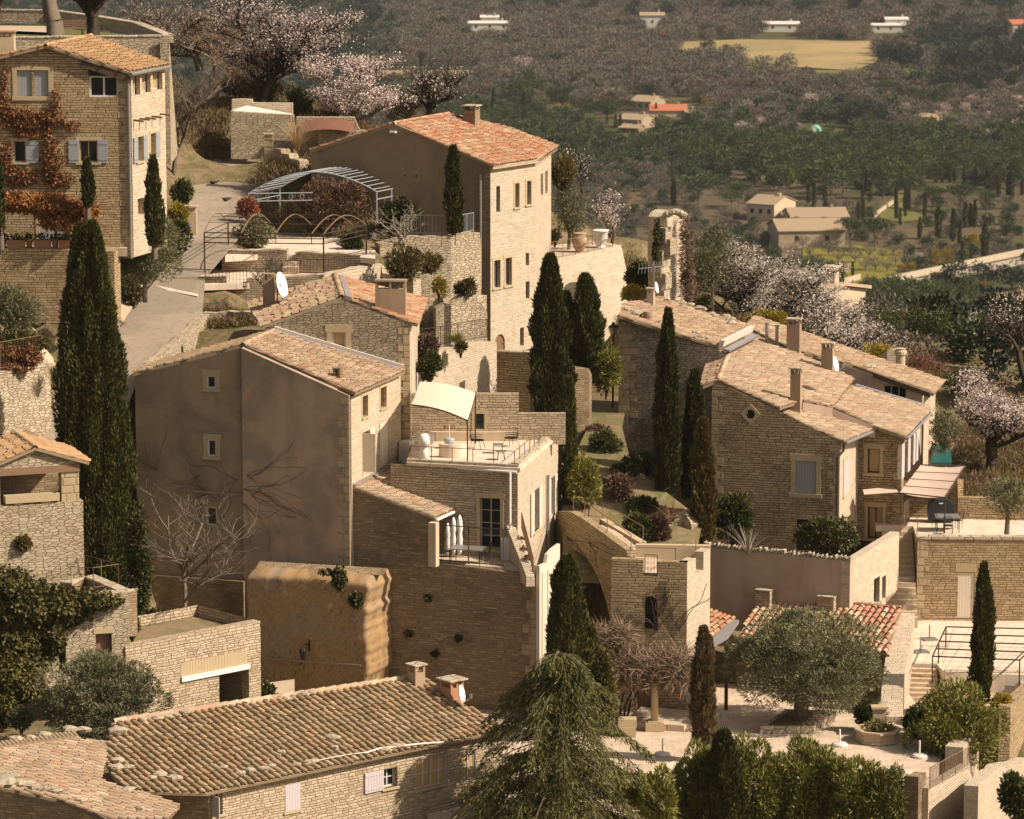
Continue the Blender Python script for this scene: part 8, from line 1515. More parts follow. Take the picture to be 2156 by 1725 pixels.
def cedar(px, py, D, ytop):
 q = pt(px, py, D); h = (py - ytop) / m_px(D); t = thing('cedar', "big weeping blue green cedar in front of the stone tower", "cedar tree", q); g = np.random.default_rng(5); m = MB(); m.bar((0, 0, -.5), (0, 0, h * .98), .28, .05, 8); P, A, Ls = [], [], []
 for i in range(210):
  f = g.uniform(.04, .985); z = h * f; L = (1 - f) ** .6 * 5.6 * g.uniform(.3, 1.22) + .6; a = g.uniform(0, 6.283); d = np.array([math.cos(a), math.sin(a), 0]); pr = np.array([0, 0, z]); n = 9
  for k in range(1, n + 1):
   s = k / n; p = np.array([0, 0, z]) + d * (L * s) + np.array([0, 0, .22 * L * s - .62 * L * s * s]); m.bar(pr, p, max(.01, .045 * (1 - s)), max(.008, .045 * (1 - s) - .004), 4); c = int(26 * (.4 + s) * (.6 + L / 4)); w_ = g.normal(0, .10 + .17 * L * (1 - s) * .6, (c, 1)) * np.array([-d[1], d[0], 0]); P.append(p + (pr - p) * g.uniform(0, 1, (c, 1)) + w_ + np.array([0, 0, 1]) * g.uniform(-.34, .05, (c, 1))); A.append(d * .5 + w_ * 2 + np.array([0, 0, -.75]) + g.normal(0, .35, (c, 3))); pr = p
 P = np.concatenate(P); A = unit(np.concatenate(A)); o = put('needles', cards(P, A, g.uniform(.12, .36, len(P)), .05, g), LG['cedar']); o.parent = t; b = m.build('trunk', M['bark']); b.parent = t; print('cedar', len(P))
cedar(1175, 1800, 156, 1338)
twig_tree('bare_tree', "grey leafless tree between the park wall corner and the biggest almond", 455, 205, 244, 20, .85, 'twig', 91, r0=.14, trunk=.08, kids=(9, 7, 6, 4), squash=1.5, first=.1); twig_tree('bare_tree', "grey leafless thicket tree behind the stone ruin roof", 520, 225, 243, 90, .9, 'twig', 93, r0=.12, trunk=.06, kids=(9, 7, 6, 4), squash=1.6, first=.1); twig_tree('bare_tree', "brown leafless tree left of the red roof chimney", 860, 275, 241, 175, .9, 'twig', 95, r0=.12, trunk=.06, kids=(9, 7, 5, 4), squash=1.5, first=.1)
def scrub(name, label, polys, n, mat, seed, h=(.25, .7)):
 g = np.random.default_rng(seed); Ps, Ax = [], []
 for P4, k in polys:
  A, B, C, D = [np.array(pt(*p)) for p in P4]
  for i in range(int(n * k)):
   s_, t_ = g.random(2); c = (A * (1 - s_) + B * s_) * (1 - t_) + (D * (1 - s_) + C * s_) * t_; c[2] = gz(c[0], c[1]); m_ = 22; hh = g.uniform(*h); d = g.normal(0, .28, (m_, 3)); d[:, 2] = g.uniform(0, hh, m_); Ps.append(c + d * np.array([1, 1, .6])); Ax.append(g.normal(0, .5, (m_, 3)) + np.array([0, 0, .9]))
 P = np.concatenate(Ps); return tag(put(name, cards(P, unit(np.concatenate(Ax)), g.uniform(.12, .42, len(P)), .05, g), LG[mat]), label, "undergrowth", kind="stuff")
BK = [([(360, 335, 226), (480, 335, 232), (480, 215, 244), (360, 200, 240)], .25), ([(560, 405, 218), (640, 440, 213), (640, 330, 226), (560, 330, 228)], .12), ([(640, 440, 214), (830, 500, 209), (830, 420, 214), (640, 370, 220)], .15), ([(430, 690, 196), (540, 690, 195), (540, 655, 199), (430, 655, 199)], .1), ([(880, 760, 193), (1040, 735, 198), (1030, 700, 204), (900, 715, 201)], .15), ([(1170, 520, 227), (1330, 540, 226), (1450, 650, 222), (1330, 480, 245)], .15), ([(1440, 660, 222), (1700, 740, 226), (1700, 700, 240), (1440, 600, 238)], .25), ([(1820, 780, 228), (2150, 880, 225), (2150, 830, 245), (1820, 770, 245)], .3), ([(1990, 1000, 199), (2200, 1040, 199), (2200, 900, 222), (1990, 900, 222)], .3), ([(1190, 1330, 178), (1290, 1330, 178), (1330, 1090, 187), (1190, 1180, 185)], .1), ([(1200, 1085, 186.5), (1440, 1095, 186), (1310, 860, 205), (1235, 860, 205)], .25), ([(240, 1340, 172), (380, 1340, 172), (330, 1200, 178), (250, 1200, 178)], .12), ([(-40, 760, 181.8), (120, 760, 184), (100, 690, 187.5), (-40, 700, 184.8)], .1), ([(480, 230, 240), (960, 300, 236), (940, 230, 250), (480, 180, 252)], .3)]
scrub('undergrowth', "dry brown undergrowth on the banks between the village walls", BK, 1500, 'shrub_dry', 5); scrub('undergrowth', "olive green undergrowth on the banks between the village walls", BK, 1100, 'shrub_olive', 6); scrub('grass', "fresh green grass tufts on the village banks", BK, 700, 'grass_blade', 7, (.1, .3))
# the plain behind
lm('far_oak', [(0.108, 0.093, 0.066), (0.126, 0.108, 0.077), (0.118, 0.101, 0.072), (0.10, 0.088, 0.064)], transl=.1, clump=.05)
lm('far_rust', [(0.14, 0.088, 0.06), (0.165, 0.098, 0.066), (0.15, 0.10, 0.072), (0.125, 0.088, 0.066)], transl=.1, clump=.05)
lm('far_holm', [(0.018, 0.031, 0.011), (0.036, 0.054, 0.018), (0.06, 0.075, 0.025), (0.023, 0.037, 0.013)], transl=.1, clump=.05)
lm('far_pine', [(0.020, 0.036, 0.008), (0.042, 0.060, 0.013), (0.072, 0.088, 0.02), (0.028, 0.043, 0.010)], transl=.1, clump=.05)
lm('far_dark', [(0.010, 0.018, 0.012), (0.02, 0.03, 0.02), (0.032, 0.04, 0.024), (0.014, 0.022, 0.014)], transl=.05, clump=.05)
lm('far_yellow', [(0.22, 0.16, 0.02), (0.32, 0.23, 0.03), (0.26, 0.20, 0.03)], transl=.2, clump=.3)
lm('far_pink', [(0.30, 0.22, 0.20), (0.42, 0.33, 0.30), (0.22, 0.16, 0.14)], transl=.2, clump=.3)
def proto(kind):
 q = rnd.randrange(10 ** 6)
 if kind == 'oak': v, f = lump_crown((4.2, 4.2, 3.1), 900, 34, .32, (.6, .3), .5, q); z = 3.0; mt = 'far_oak'; tr = 'bark'
 elif kind == 'rust': v, f = lump_crown((3.4, 3.4, 2.9), 700, 30, .32, (.8, .3), .5, q); z = 3.2; mt = 'far_rust'; tr = 'bark'
 elif kind == 'holm': v, f = lump_crown((4.0, 4.0, 2.9), 950, 30, .36, (.75, .4), .3, q); z = 2.7; mt = 'far_holm'; tr = 'bark_dark'
 elif kind == 'pine': v, f = lump_crown((3.6, 3.6, 4.4), 1100, 34, .34, (.8, .28), .5, q); z = 5.6; mt = 'far_pine'; tr = 'bark'
 elif kind == 'dark': v, f = lump_crown((3.8, 3.8, 4.6), 1100, 34, .34, (.8, .35), .4, q); z = 4.6; mt = 'far_dark'; tr = 'bark_dark'
 elif kind == 'umbrella': v, f = lump_crown((5.0, 5.0, 1.9), 1500, 40, .30, (.7, .25), .6, q); z = 7.4; mt = 'far_pine'; tr = 'bark'
 elif kind == 'cypress': v, f = column_crown(9.5, .85, 600, q, (.7, .26), base=.8); z = 0; mt = 'cypress'; tr = 'bark_dark'
 elif kind == 'blossom': v, f = lump_crown((2.6, 2.6, 2.2), 520, 26, .34, (.5, .26), .4, q); z = 2.7; mt = 'far_pink'; tr = 'bark'
 elif kind == 'fruit': v, f = lump_crown((2.3, 2.3, 1.9), 420, 24, .34, (.7, .08), .6, q); z = 2.7; mt = 'far_oak'; tr = 'bark'
 elif kind == 'yellow': v, f = lump_crown((3.2, 2.0, 2.2), 700, 26, .36, (1.0, .16), 1.2, q); z = 2.0; mt = 'far_yellow'; tr = 'bark'
 v = v + np.array([0, 0, z]); m = MB(); m.bar((0, 0, -1.5), (0, 0, max(.8, z)), .22, .12, 6)
 if kind in ('umbrella', 'oak', 'fruit', 'rust'):
  for i in range(5): a = i * 1.26; m.bar((0, 0, z * .45), (math.cos(a) * 2.2, math.sin(a) * 2.2, z + .5), .11, .03, 5)
 return np_mesh('crown', v, f), mt, m, tr
PROT = {}
for k_ in ('oak', 'rust', 'holm', 'pine', 'dark', 'umbrella', 'cypress', 'blossom', 'fruit', 'yellow'):
 PROT[k_] = []
 for _ in range(3 if k_ in ('oak', 'holm', 'pine') else 2):
  me, mt, tm, tr = proto(k_); me.materials.append(LG[mt]); tme = bpy.data.meshes.new('trunk'); tme.from_pydata(tm.v, [], tm.f); tme.update(); tme.materials.append(M[tr]); PROT[k_].append((me, tme))
NAMES = dict(oak='bare_oak', rust='russet_oak', holm='holm_oak', pine='pine_tree', dark='dark_conifer', umbrella='umbrella_pine', cypress='cypress', blossom='almond_tree', fruit='orchard_tree', yellow='bamboo_clump')
CATS = dict(oak='tree', rust='tree', holm='tree', pine='pine tree', dark='conifer', umbrella='pine tree', cypress='cypress tree', blossom='almond tree', fruit='fruit tree', yellow='bamboo')
def on_ground(px, py):
 r = ray(px, py); lo, hi = 240.0, 2600.0; t = np.concatenate([np.linspace(245, 600, 140), np.linspace(610, 2600, 160)]); X = r.x / r.y * t; Z = r.z / r.y * t; h = ground_z(X, t); i = np.argmax(Z <= h); y = t[max(i, 1)] if i > 0 else 800.0
 for _ in range(1): pass
 if i > 0:
  a, b = t[i - 1], t[i]
  for _ in range(20):
   mid = (a + b) / 2
   if r.z / r.y * mid <= gz(r.x / r.y * mid, mid): b = mid
   else: a = mid
  y = (a + b) / 2
 return V((r.x / r.y * y, y, gz(r.x / r.y * y, y)))
GUARD = []
def far_tree(kind, px, py, hpx=None, wpx=None, label=None, group=None, D=None):
 GUARD.append((px, py, (wpx or 10) / 2 + 5, hpx or 20)); q = on_ground(px, py) if D is None else pt(px, py, D); me, tme = rnd.choice(PROT[kind]); t = thing(NAMES[kind], label, CATS[kind], q, group); s = 1 / m_px(q.y)
 top = max(v.co.z for v in me.vertices); wid = max(abs(v.co.x) for v in me.vertices); sz_ = (hpx * s / top) if hpx else rnd.uniform(.8, 1.2); sx = (wpx * s / 2 / wid) if wpx else sz_
 for nm, m_ in (('crown', me), ('trunk', tme)): o = bpy.data.objects.new(nm, m_); COL.objects.link(o); o.parent = t
 t.scale = (sx, sx, sz_); t.rotation_euler = (0, 0, rnd.uniform(0, 6.28)); return t
CG = "far cypresses on the plain"
for x, y0, y1 in [(1103, 193, 250), (1157, 194, 220), (1163, 196, 219), (1171, 185, 216), (1196, 188, 213), (1203, 186, 215), (1381, 218, 245), (1381, 190, 208), (1306, 241, 279), (1296, 242, 270), (1278, 242, 266), (1222, 240, 261), (1418, 375, 431), (1389, 398, 424), (1335, 386, 405), (1039, 190, 250), (1824, 358, 405), (1816, 390, 432), (1832, 378, 425), (1971, 345, 385), (1984, 352, 385), (2000, 347, 385), (2009, 356, 384), (2030, 350, 385), (2052, 353, 393), (2077, 355, 398), (2102, 360, 413), (2123, 362, 423), (2128, 360, 424), (2152, 373, 411), (1886, 395, 440), (1906, 394, 440), (1913, 396, 442), (1947, 408, 442), (1702, 385, 428), (1714, 385, 432), (1737, 388, 440), (1969, 189, 216), (2126, 16, 51), (2097, 26, 48), (1887, 420, 462), (1895, 440, 474), (1906, 424, 457), (1936, 457, 504), (1946, 430, 470), (1975, 432, 504), (2006, 439, 508), (2020, 472, 518), (2032, 425, 480), (2043, 428, 478), (2052, 422, 479), (2072, 467, 544), (2026, 507, 550), (1807, 424, 466), (1817, 420, 461), (1740, 424, 464), (1711, 427, 462), (1795, 552, 584), (2057, 647, 683), (2081, 649, 685), (1773, 551, 590), (2045, 520, 545)]:
 far_tree('cypress', x, y1, y1 - y0 + 3, (y1 - y0) * .27 + 1, "thin dark cypress far off on the plain", CG)
UG = "far umbrella pines"
for x, y0, y1, w_ in [(1268, 208, 252, 70), (1318, 208, 250, 62), (1471, 366, 432, 104), (1556, 380, 436, 66), (1540, 400, 440, 60), (1872, 168, 203, 56), (1917, 182, 218, 54), (1997, 174, 216, 58), (1962, 388, 446, 66), (2022, 384, 448, 78), (2078, 398, 450, 64), (1842, 455, 530, 92), (1790, 455, 525, 70)]: far_tree('umbrella', x, y1, y1 - y0, w_, "dome crowned umbrella pine far off on the plain", UG)
PG = "big far pines"
for x, y0, y1, w_ in [(1590, 295, 392, 84), (1650, 310, 395, 70), (1640, 340, 402, 70), (1735, 330, 420, 110), (1775, 320, 410, 80), (1860, 325, 420, 80), (1905, 335, 410, 60), (1965, 335, 390, 50), (1700, 300, 370, 90), (1520, 300, 370, 70), (1850, 590, 660, 80), (1900, 575, 668, 100), (1955, 585, 690, 110), (2010, 610, 700, 84), (1820, 600, 690, 70), (1870, 640, 720, 80), (1930, 640, 715, 90), (1980, 650, 720, 80)]: far_tree('pine', x, y1, y1 - y0, w_, "broad bushy pine standing out on the plain", PG)
DG = "dark conifer clumps beside the far field"
for x, y0, y1, w_ in [(1862, 84, 136, 42), (1885, 80, 142, 50), (1912, 84, 143, 48), (1935, 92, 140, 36), (1990, 95, 148, 50), (2020, 90, 148, 50), (2060, 85, 148, 56), (2100, 85, 145, 50), (2140, 80, 150, 60), (1875, 5, 22, 50), (1920, 5, 24, 40), (1975, 8, 30, 40), (2030, 30, 55, 60), (1890, 118, 130, 20), (1440, 100, 128, 24), (1490, 82, 108, 40), (1530, 92, 112, 26), (1385, 84, 98, 14), (1405, 84, 98, 18), (1205, 160, 188, 22), (885, 108, 138, 34), (2010, 540, 600, 70), (2070, 545, 605, 80), (2130, 548, 610, 80)]: far_tree('dark', x, y1, y1 - y0, w_, "dark conifer standing out from the bare woods of the plain", DG)
BG_ = "far flowering almonds"
for x, y, w_ in [(1705, 225, 40), (1905, 240, 34), (1990, 242, 34), (2030, 240, 34), (2140, 278, 36), (1680, 275, 22), (1640, 275, 16), (1935, 550, 26), (1265, 205, 30), (1100, 155, 50), (1985, 255, 30)]: far_tree('blossom', x, y, w_ * .8, w_, "small pale flowering tree on the plain", BG_)
YG = "yellow bamboo clumps"
for x, y0, y1, w_ in [(1175, 216, 232, 34), (1195, 216, 231, 24), (1230, 214, 232, 24), (1900, 550, 572, 34), (1920, 548, 572, 34), (1970, 518, 563, 44), (1995, 512, 558, 44), (2050, 485, 522, 44), (1485, 200, 236, 24)]: far_tree('yellow', x, y1, y1 - y0, w_, "yellow bamboo clump on the plain", YG)
FG = "bare orchard trees above the pale road"
for x, y in [(1745, 540), (1765, 555), (1705, 545), (1790, 540), (1822, 572), (1843, 570), (1868, 574), (1800, 555), (1830, 545), (1858, 548), (1885, 560), (1740, 575), (1770, 580), (1880, 540), (1905, 540), (1725, 520), (1760, 520), (1690, 525), (1780, 512)]: far_tree('fruit', x, y, 34, 40, "small bare orchard tree on the yellow meadow", FG)
OG = "big bare oaks by the far field"
for x, y, w_, h_ in [(1655, 155, 60, 46), (1605, 155, 80, 44), (1850, 165, 44, 38), (1880, 165, 44, 38), (1948, 155, 34, 36), (1730, 200, 80, 48), (1800, 195, 60, 44)]: far_tree('oak', x, y, h_, w_, "large rounded bare oak beside the far field", OG)
FIELDS = [[(1425, 88), (1560, 84), (1850, 88), (1850, 135), (1800, 165), (1640, 160), (1560, 118), (1430, 108)], [(1840, 140), (1960, 148), (2040, 165), (2030, 180), (1880, 165)], [(1560, 118), (1640, 160), (1560, 150)], [(1850, 420), (1900, 405), (1880, 460), (1850, 460)], [(1690, 500), (1900, 530), (1880, 590), (1760, 600)], [(1860, 600), (2156, 530), (2156, 575), (1900, 610)], [(805, 150), (1010, 148), (1010, 165), (805, 165)], [(1330, 196), (1470, 215), (1470, 250), (1300, 285), (1300, 240)], [(2085, 640), (2160, 590), (2160, 660), (2060, 710)], [(1690, 258), (1790, 262), (1790, 285), (1690, 285)]]
def inside(x, y, P):
 c = False; j = len(P) - 1
 for i in range(len(P)):
  if (P[i][1] > y) != (P[j][1] > y) and x < (P[j][0] - P[i][0]) * (y - P[i][1]) / (P[j][1] - P[i][1]) + P[i][0]: c = not c
  j = i
 return c
def zone(px, py, yy):
 if px < 820: return dict(oak=.35, holm=.45, dark=.2), .1, .9
 if yy < 420: return dict(oak=.45, holm=.35, rust=.12, dark=.08), .2, .5
 if py < 40: return dict(oak=.78, dark=.10, rust=.04, holm=.08), .06, 1.1
 if py < 200:
  if px > 1940 and 80 < py: return dict(oak=.45, dark=.45, holm=.1), .1, 1.0
  return dict(oak=.84, rust=.1, holm=.06), .06, 1.15
 if py < 232: return (dict(oak=.8, rust=.1, holm=.05, blossom=.05), .15, 1.0) if px > 1230 else (dict(oak=.6, holm=.25, pine=.15), .1, .9)
 if py < 290: return (dict(holm=.85, dark=.15), .0, .95) if 1690 < px < 1865 else (dict(oak=.62, rust=.1, holm=.22, blossom=.06), .12, .9) if px > 1480 else (dict(holm=.7, pine=.25, oak=.05), .1, .75)
 if py < 350: return dict(holm=.85, pine=.15), .02, .85
 if py < 395: return (dict(pine=.55, holm=.4, oak=.05), .1, .8) if px > 1480 else (dict(holm=.55, oak=.4, pine=.05), .1, .7)
 if py < 500: return (dict(fruit=.5, holm=.3, oak=.2), .45, .6) if px > 1790 else (dict(oak=.75, holm=.2, fruit=.05), .25, .5) if px < 1590 else (dict(oak=.6, holm=.2, fruit=.2), .3, .5)
 if py < 590: return dict(oak=.55, holm=.35, fruit=.1), .25, .5
 if py < 715: return (dict(pine=.6, holm=.4), .1, .7) if px < 2040 else (dict(oak=.5, holm=.5), .3, .5)
 return dict(oak=.6, holm=.3, rust=.1), .15, .45
GUARD += [((a + b) / 2, y, (b - a) / 2 + 2, -320) for a, b, y in [(1340, 1464, 246), (1308, 1368, 279), (1592, 1656, 460), (1626, 1778, 515), (985, 1078, 64), (1347, 1398, 54), (1605, 1682, 66), (1832, 1915, 68), (2122, 2160, 66), (1935, 1980, 254), (2132, 2160, 224), (2046, 2110, 690), (2090, 2160, 650), (1862, 2160, 590), (1705, 1725, 279)]]
PTS = {k: [] for k in PROT}; G2 = np.random.default_rng(99); y = 249.0
while y < 2350:
 s_ = 3.4 + y * .0020; half = y * math.tan(HFOV / 2) * 1.35 + 15; nx_ = int(2 * half / s_); X = -half + s_ * (np.arange(nx_) + G2.uniform(-.45, .45, nx_)); Y = y + G2.uniform(-.5, .5, nx_) * s_; Zg = ground_z(X, Y)
 for xx, yy, zg_ in zip(X, Y, Zg):
  P = V((xx, yy, float(zg_))); px, py = project(P)
  if py < -60 or py > 1000 or (yy < 420 and px < 1150) or (yy < 285 and (px < 1830 or py > 850)) or any(inside(px, py - d_, F) for F in FIELDS for d_ in (0, 8, 16)): continue
  if any(abs(px - g[0]) < g[2] and -3 < py - g[1] < (30 if g[3] < 0 else 18 + g[3] * .4 if g[2] < 11 else 14) for g in GUARD): continue
  mx, sk, sf = zone(px + G2.normal(0, 18), py + G2.normal(0, 9), yy); kk = list(mx); k = kk[G2.choice(len(kk), p=np.array(list(mx.values())) / sum(mx.values()))]
  if G2.random() < sk: continue
  PTS[k].append((xx, yy, float(zg_), G2.uniform(.7, 1.2) * sf))
 y += s_ * .92
WL = dict(oak="grey brown leafless oak woods over the whole plain", rust="russet leaved oaks scattered through the plain woods", holm="dark green holm oak scrub covering the near plain", pine="mid green pines mixed into the plain woods", dark="blackish conifers mixed into the far woods", blossom="pale blossoming trees dotted in the woods", fruit="bare orchard trees in the valley gardens")
for k, P in PTS.items():
 if not P: continue
 P = np.array(P); idx = G2.integers(0, len(PROT[k]), len(P))
 for vi in range(len(PROT[k])):
  Q = P[idx == vi]
  if not len(Q): continue
  me = bpy.data.meshes.new('woods'); me.vertices.add(len(Q)); me.vertices.foreach_set('co', np.ascontiguousarray(Q[:, :3], np.float32).ravel()); at = me.attributes.new('size', 'FLOAT', 'POINT'); at.data.foreach_set('value', np.ascontiguousarray(Q[:, 3], np.float32)); at = me.attributes.new('turn', 'FLOAT', 'POINT'); at.data.foreach_set('value', np.ascontiguousarray(G2.uniform(0, 6.28, len(Q)), np.float32))
  o = bpy.data.objects.new('woods', me); COL.objects.link(o); tag(o, WL[k], "woods", kind="stuff")
  src = bpy.data.objects.new('wood_tree', PROT[k][vi][0])
  ng = bpy.data.node_groups.new('scatter', 'GeometryNodeTree'); ng.interface.new_socket('Geometry', in_out='INPUT', socket_type='NodeSocketGeometry'); ng.interface.new_socket('Geometry', in_out='OUTPUT', socket_type='NodeSocketGeometry'); N_ = ng.nodes; gi, go = N_.new('NodeGroupInput'), N_.new('NodeGroupOutput'); m2p = N_.new('GeometryNodeMeshToPoints'); ip = N_.new('GeometryNodeInstanceOnPoints'); oi = N_.new('GeometryNodeObjectInfo'); oi.inputs['Object'].default_value = src; oi.inputs['As Instance'].default_value = True
  a1 = N_.new('GeometryNodeInputNamedAttribute'); a1.data_type = 'FLOAT'; a1.inputs[0].default_value = 'size'; a2 = N_.new('GeometryNodeInputNamedAttribute'); a2.data_type = 'FLOAT'; a2.inputs[0].default_value = 'turn'; cx = N_.new('ShaderNodeCombineXYZ'); L_ = ng.links
  L_.new(gi.outputs[0], m2p.inputs[0]); L_.new(m2p.outputs[0], ip.inputs['Points']); L_.new(oi.outputs['Geometry'], ip.inputs['Instance']); L_.new(a1.outputs[0], ip.inputs['Scale']); L_.new(a2.outputs[0], cx.inputs[2]); L_.new(cx.outputs[0], ip.inputs['Rotation']); L_.new(ip.outputs[0], go.inputs[0]); md = o.modifiers.new('scatter', 'NODES'); md.node_group = ng
print('woods', {k: len(v) for k, v in PTS.items()})
def patch(name, px, mat, label, cat, up=.25):
 P = [on_ground(*p) for p in px]; c = sum(P, V((0, 0, 0))) / len(P); m = MB(); n = len(P); m.add([p + V((0, 0, up)) for p in P], [tuple(t) for t in tessellate_polygon([P])]); return tag(m.build(name, mat), label, cat, kind="structure")
FM = ground_mat("stubble field", (0.36, 0.265, 0.125), (0.27, 0.215, 0.095), (0.40, 0.30, 0.155), .02, .3); GM = ground_mat("meadow", (0.13, 0.135, 0.035), (0.17, 0.155, 0.045), (0.10, 0.105, 0.03), .03, .4); YM = ground_mat("yellow flowering meadow", (0.16, 0.15, 0.03), (0.21, 0.18, 0.035), (0.12, 0.12, 0.03), .05, .4); PM = ground_mat("pale track", (0.42, 0.35, 0.27), (0.36, 0.30, 0.23), (0.46, 0.39, 0.3), .1, .5)
patch('field', [(1428, 90), (1560, 84), (1852, 87), (1852, 128), (1800, 150), (1700, 148), (1640, 140), (1560, 118), (1430, 108)], FM, "golden stubble field among the far woods", "field"); patch('field', [(1560, 118), (1640, 140), (1800, 150), (1960, 148), (2040, 166), (2030, 182), (1880, 172), (1640, 164), (1560, 150)], GM, "greenish meadow below the golden field", "meadow"); patch('field', [(805, 150), (1010, 149), (1010, 164), (805, 166)], FM, "narrow tan field strip left of centre in the woods", "field")
patch('meadow', [(1690, 505), (1905, 530), (1880, 592), (1760, 604), (1690, 580)], YM, "yellow green orchard meadow above the pale road", "meadow"); patch('meadow', [(1850, 440), (1905, 400), (1915, 440), (1950, 462), (1900, 470), (1852, 462)], GM, "sunlit meadow strip among the cypresses", "meadow")
patch('valley_road', [(1925, 590), (1960, 583), (2060, 563), (2170, 540), (2170, 556), (2070, 578), (1960, 597), (1930, 600)], PM, "pale valley road curving in from the right edge", "road", .3); patch('track', [(1268, 405), (1280, 398), (1294, 382), (1300, 375), (1306, 380), (1296, 392), (1284, 408)], PM, "pale dirt track on the slope behind the tall pale house", "track", .3)
def far_wall(label, a, b, h=1.6):
 A, B = on_ground(*a), on_ground(*b); m = MB(); d = (B - A).normalized(); n = V((-d.y, d.x, 0)) * .4; m.prism([A - V((0, 0, 1)), B - V((0, 0, 1)), B + V((0, 0, h)), A + V((0, 0, h))], n); tag(m.build('roadside_wall', M['stone_pale']), label, "wall")
far_wall("long pale roadside wall above the valley road", (1862, 598), (2165, 535)); far_wall("short pale wall fragment left of the valley road wall", (1778, 600), (1812, 590)); far_wall("pale wall edging the sunlit meadow strip among cypresses", (1842, 458), (1882, 430), 1.2)
def far_house(label, x0, x1, ybase, wall_px, roof_px, mat='plaster', rmat='tile_pale', yaw=0.0, depth=7.0, gable=False, wins=3, name='farmhouse', D=None, chim=1):
 q = on_ground((x0 + x1) / 2, ybase) if D is None else pt((x0 + x1) / 2, ybase, D); s = 1 / m_px(q.y); L = (x1 - x0) * s; h = wall_px * s; rh = roof_px * s; t = thing(name, label, "house", q); u_ = V((math.cos(yaw), math.sin(yaw), 0)); n_ = V((u_.y, -u_.x, 0)); d2 = depth / 2; Z = lambda z: V((0, 0, z)); m = MB(); c = V(q)
 f0, f1 = c - u_ * L / 2 + n_ * d2, c + u_ * L / 2 + n_ * d2; b0_, b1_ = c - u_ * L / 2 - n_ * d2, c + u_ * L / 2 - n_ * d2; bz = Z(-2.5)
 if gable:
  pk = (f0 + f1) / 2 + Z(h + rh); pk2 = (b0_ + b1_) / 2 + Z(h + rh); m.add([f0 + bz, f1 + bz, f1 + Z(h), pk, f0 + Z(h), b0_ + bz, b1_ + bz, b1_ + Z(h), pk2, b0_ + Z(h)], [(0, 1, 2, 3, 4), (6, 5, 9, 8, 7), (1, 6, 7, 2), (5, 0, 4, 9)]); rq = [[f0 + Z(h) - u_ * .4 + n_ * .3, pk + n_ * .3, pk2 - n_ * .3, b0_ + Z(h) - u_ * .4 - n_ * .3], [pk + n_ * .3, f1 + Z(h) + u_ * .4 + n_ * .3, b1_ + Z(h) + u_ * .4 - n_ * .3, pk2 - n_ * .3]]
 else:
  m0, m1 = (f0 + b0_) / 2 + Z(h + rh), (f1 + b1_) / 2 + Z(h + rh); m.add([f0 + bz, f1 + bz, f1 + Z(h), f0 + Z(h), b0_ + bz, b1_ + bz, b1_ + Z(h), b0_ + Z(h), m0, m1], [(0, 1, 2, 3), (5, 4, 7, 6), (1, 5, 6, 9, 2), (4, 0, 3, 8, 7)]); rq = [[f0 + Z(h - .1) + n_ * .4 - u_ * .3, f1 + Z(h - .1) + n_ * .4 + u_ * .3, m1 + u_ * .3, m0 - u_ * .3], [m0 - u_ * .3, m1 + u_ * .3, b1_ + Z(h - .1) - n_ * .4 + u_ * .3, b0_ + Z(h - .1) - n_ * .4 - u_ * .3]]
 m.build('wall', M[mat], t); r_ = MB()
 for p in rq: r_.prism([x + Z(.06) for x in p], (0, 0, .22))
 r = r_.build('roof', M[rmat] if rmat in M else rmat, t)
 for i in range(wins):
  w_ = MB(); p = f0.lerp(f1, (i + .6) / (wins + .2)) + n_ * .02; hh = min(1.3, h * .35); w_.prism([p - u_ * .5 + Z(h * .45), p + u_ * .5 + Z(h * .45), p + u_ * .5 + Z(h * .45 + hh), p - u_ * .5 + Z(h * .45 + hh)], n_ * .04); w_.build('window', M['glass'], t)
 if chim: w_ = MB(); p = c + u_ * (L * .28) + Z(h + rh * .6); w_.box(p + Z(.5), .4, .4, 1.0, (u_.x, u_.y)); w_.box(p + Z(1.55), .5, .5, .07, (u_.x, u_.y)); w_.build('chimney', M[mat], r)
 return t
fmt = M['far_tan'] = plain_mat("far tan tiles", (0.36, 0.27, 0.17), .9, var=.3, scale=1.5); M['far_red'] = plain_mat("far red tiles", (0.45, 0.15, 0.075), .9, var=.25, scale=1.5); M['far_white'] = plain_mat("far white render", (0.62, 0.58, 0.50), .9, var=.1, scale=.5)
far_house("tan roofed farmhouse above the long red roof", 1340, 1388, 232, 20, 10, 'stone', 'far_tan', -.5, 12); far_house("long farm building with a bright red roof", 1368, 1445, 243, 12, 10, 'plaster', 'far_red', 0.0, 11, wins=0); far_house("low pale wing at the right end of the red roofed farm", 1440, 1464, 246, 8, 6, 'plaster', 'far_tan', .2, 7, wins=1); far_house("stone farmhouse with twin roofs below the red roofed farm", 1312, 1368, 268, 18, 9, 'stone', 'far_tan', -.5, 11); far_house("small stone annex in front of the twin roofed farmhouse", 1308, 1352, 279, 10, 7, 'stone_dark', 'far_tan', -.4, 6, wins=2)
far_house("tall pale farm block at the left of the walled farm", 1592, 1656, 460, 34, 14, 'plaster', 'far_tan', -.55, 13); far_house("long tan roofed barn behind the walled farm", 1655, 1778, 470, 18, 14, 'stone', 'far_tan', .1, 15, wins=2); far_house("big stone barn in front of the walled farm", 1626, 1768, 515, 36, 18, 'stone', 'far_tan', .12, 16, wins=2)
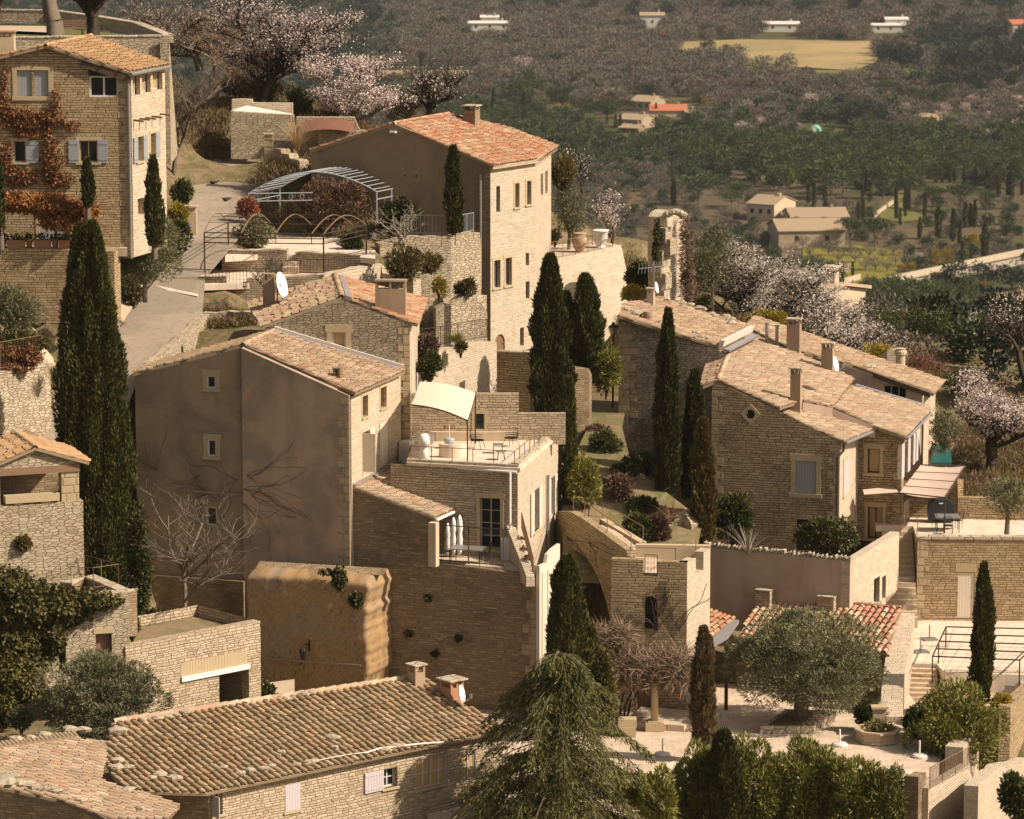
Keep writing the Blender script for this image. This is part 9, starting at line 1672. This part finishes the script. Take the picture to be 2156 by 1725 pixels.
far_house("white house with a square block on the wooded ridge left of centre", 985, 1078, 64, 16, 3, 'far_white', 'far_white', 0, 12); far_house("upper block of the white ridge house left of centre", 1012, 1050, 60, 24, 3, 'far_white', 'far_white', 0, 10, wins=1); far_house("white house with two gable chimneys high in the far woods", 1347, 1398, 60, 28, 5, 'far_white', 'far_tan', 0, 10); far_house("low white house half hidden in the woods near the golden field", 1605, 1682, 66, 16, 4, 'far_white', 'far_white', 0, 10, wins=2); far_house("low front wing of the white house above the golden field", 1832, 1915, 68, 15, 3, 'far_white', 'far_white', 0, 9); far_house("tall block of the white house above the golden field", 1862, 1910, 66, 26, 3, 'far_white', 'far_white', 0, 12, wins=1); far_house("pale house cut by the right edge in the far woods", 2122, 2175, 66, 16, 8, 'far_white', 'far_red', .2, 12, wins=2)
far_house("tan roof of a small house among flowering trees right of centre", 1935, 1980, 254, 8, 6, 'plaster', 'far_tan', -.4, 8, wins=1); far_house("pale villa at the right edge behind pines", 2132, 2180, 224, 14, 7, 'plaster', 'far_tan', .2, 10); far_house("tile roofed villa with cypresses below the pine wood", 2046, 2110, 690, 16, 14, 'plaster', 'far_tan', -.25, 9, D=800); far_house("second tiled villa behind the flowering branches at the right", 2090, 2165, 652, 18, 14, 'plaster', 'far_tan', -.3, 10, D=830); far_house("pale gabled house behind the white almond row", 1665, 1775, 700, 80, 22, 'plaster', 'tile_pale', -.45, 9, D=258)
gh = thing('greenhouse', "small turquoise tunnel greenhouse in a clearing of the plain", "greenhouse", on_ground(1714, 279)); q = on_ground(1714, 279); m = MB(); rr = 2.0; pr = [V((rr * math.cos(a), 0, rr * 1.1 * math.sin(a))) for a in np.linspace(0, math.pi, 9)]; m.prism([q + p for p in pr], (1.0, 5, 0)); m.build('cover', plain_mat("turquoise film", (.22, .50, .42), .4), gh); m = MB(); m.box(q + V((0, -.04, .8)), .5, .03, .8); m.build('door', M['white'], gh)
hx_ = thing('clipped_hedge', "long low clipped hedge by the villa drive at the right", "hedge", on_ground(2010, 600)); a, b_ = on_ground(1962, 592), on_ground(2085, 618); g = np.random.default_rng(3); n = 3500; tt = g.uniform(0, 1, n); P = np.array(a)[None] + (np.array(b_) - np.array(a))[None] * tt[:, None] + g.uniform(-1, 1, (n, 3)) * np.array([.5, 1.2, 0]) + np.array([0, 0, 1]) * g.uniform(0, 2.2, (n, 1)); put('foliage', cards(P, unit(g.normal(size=(n, 3)) + np.array([0, 0, .5])), .6, .3, g), LG['shrub_olive'], hx_)
hm = bpy.data.materials.new('valley haze'); hm.use_nodes = True; hn = hm.node_tree; hn.nodes.remove(hn.nodes['Principled BSDF']); pv = hn.nodes.new('ShaderNodeVolumePrincipled'); pv.inputs['Color'].default_value = (.75, .80, .84, 1); pv.inputs['Density'].default_value = .00004; hn.links.new(pv.outputs[0], hn.nodes['Material Output'].inputs['Volume'])
m = MB(); m.box((0, 2990, -64), 4100, 3100, 76); tag(m.build('haze', hm), "pale thin haze filling the valley air", "haze", kind="stuff")
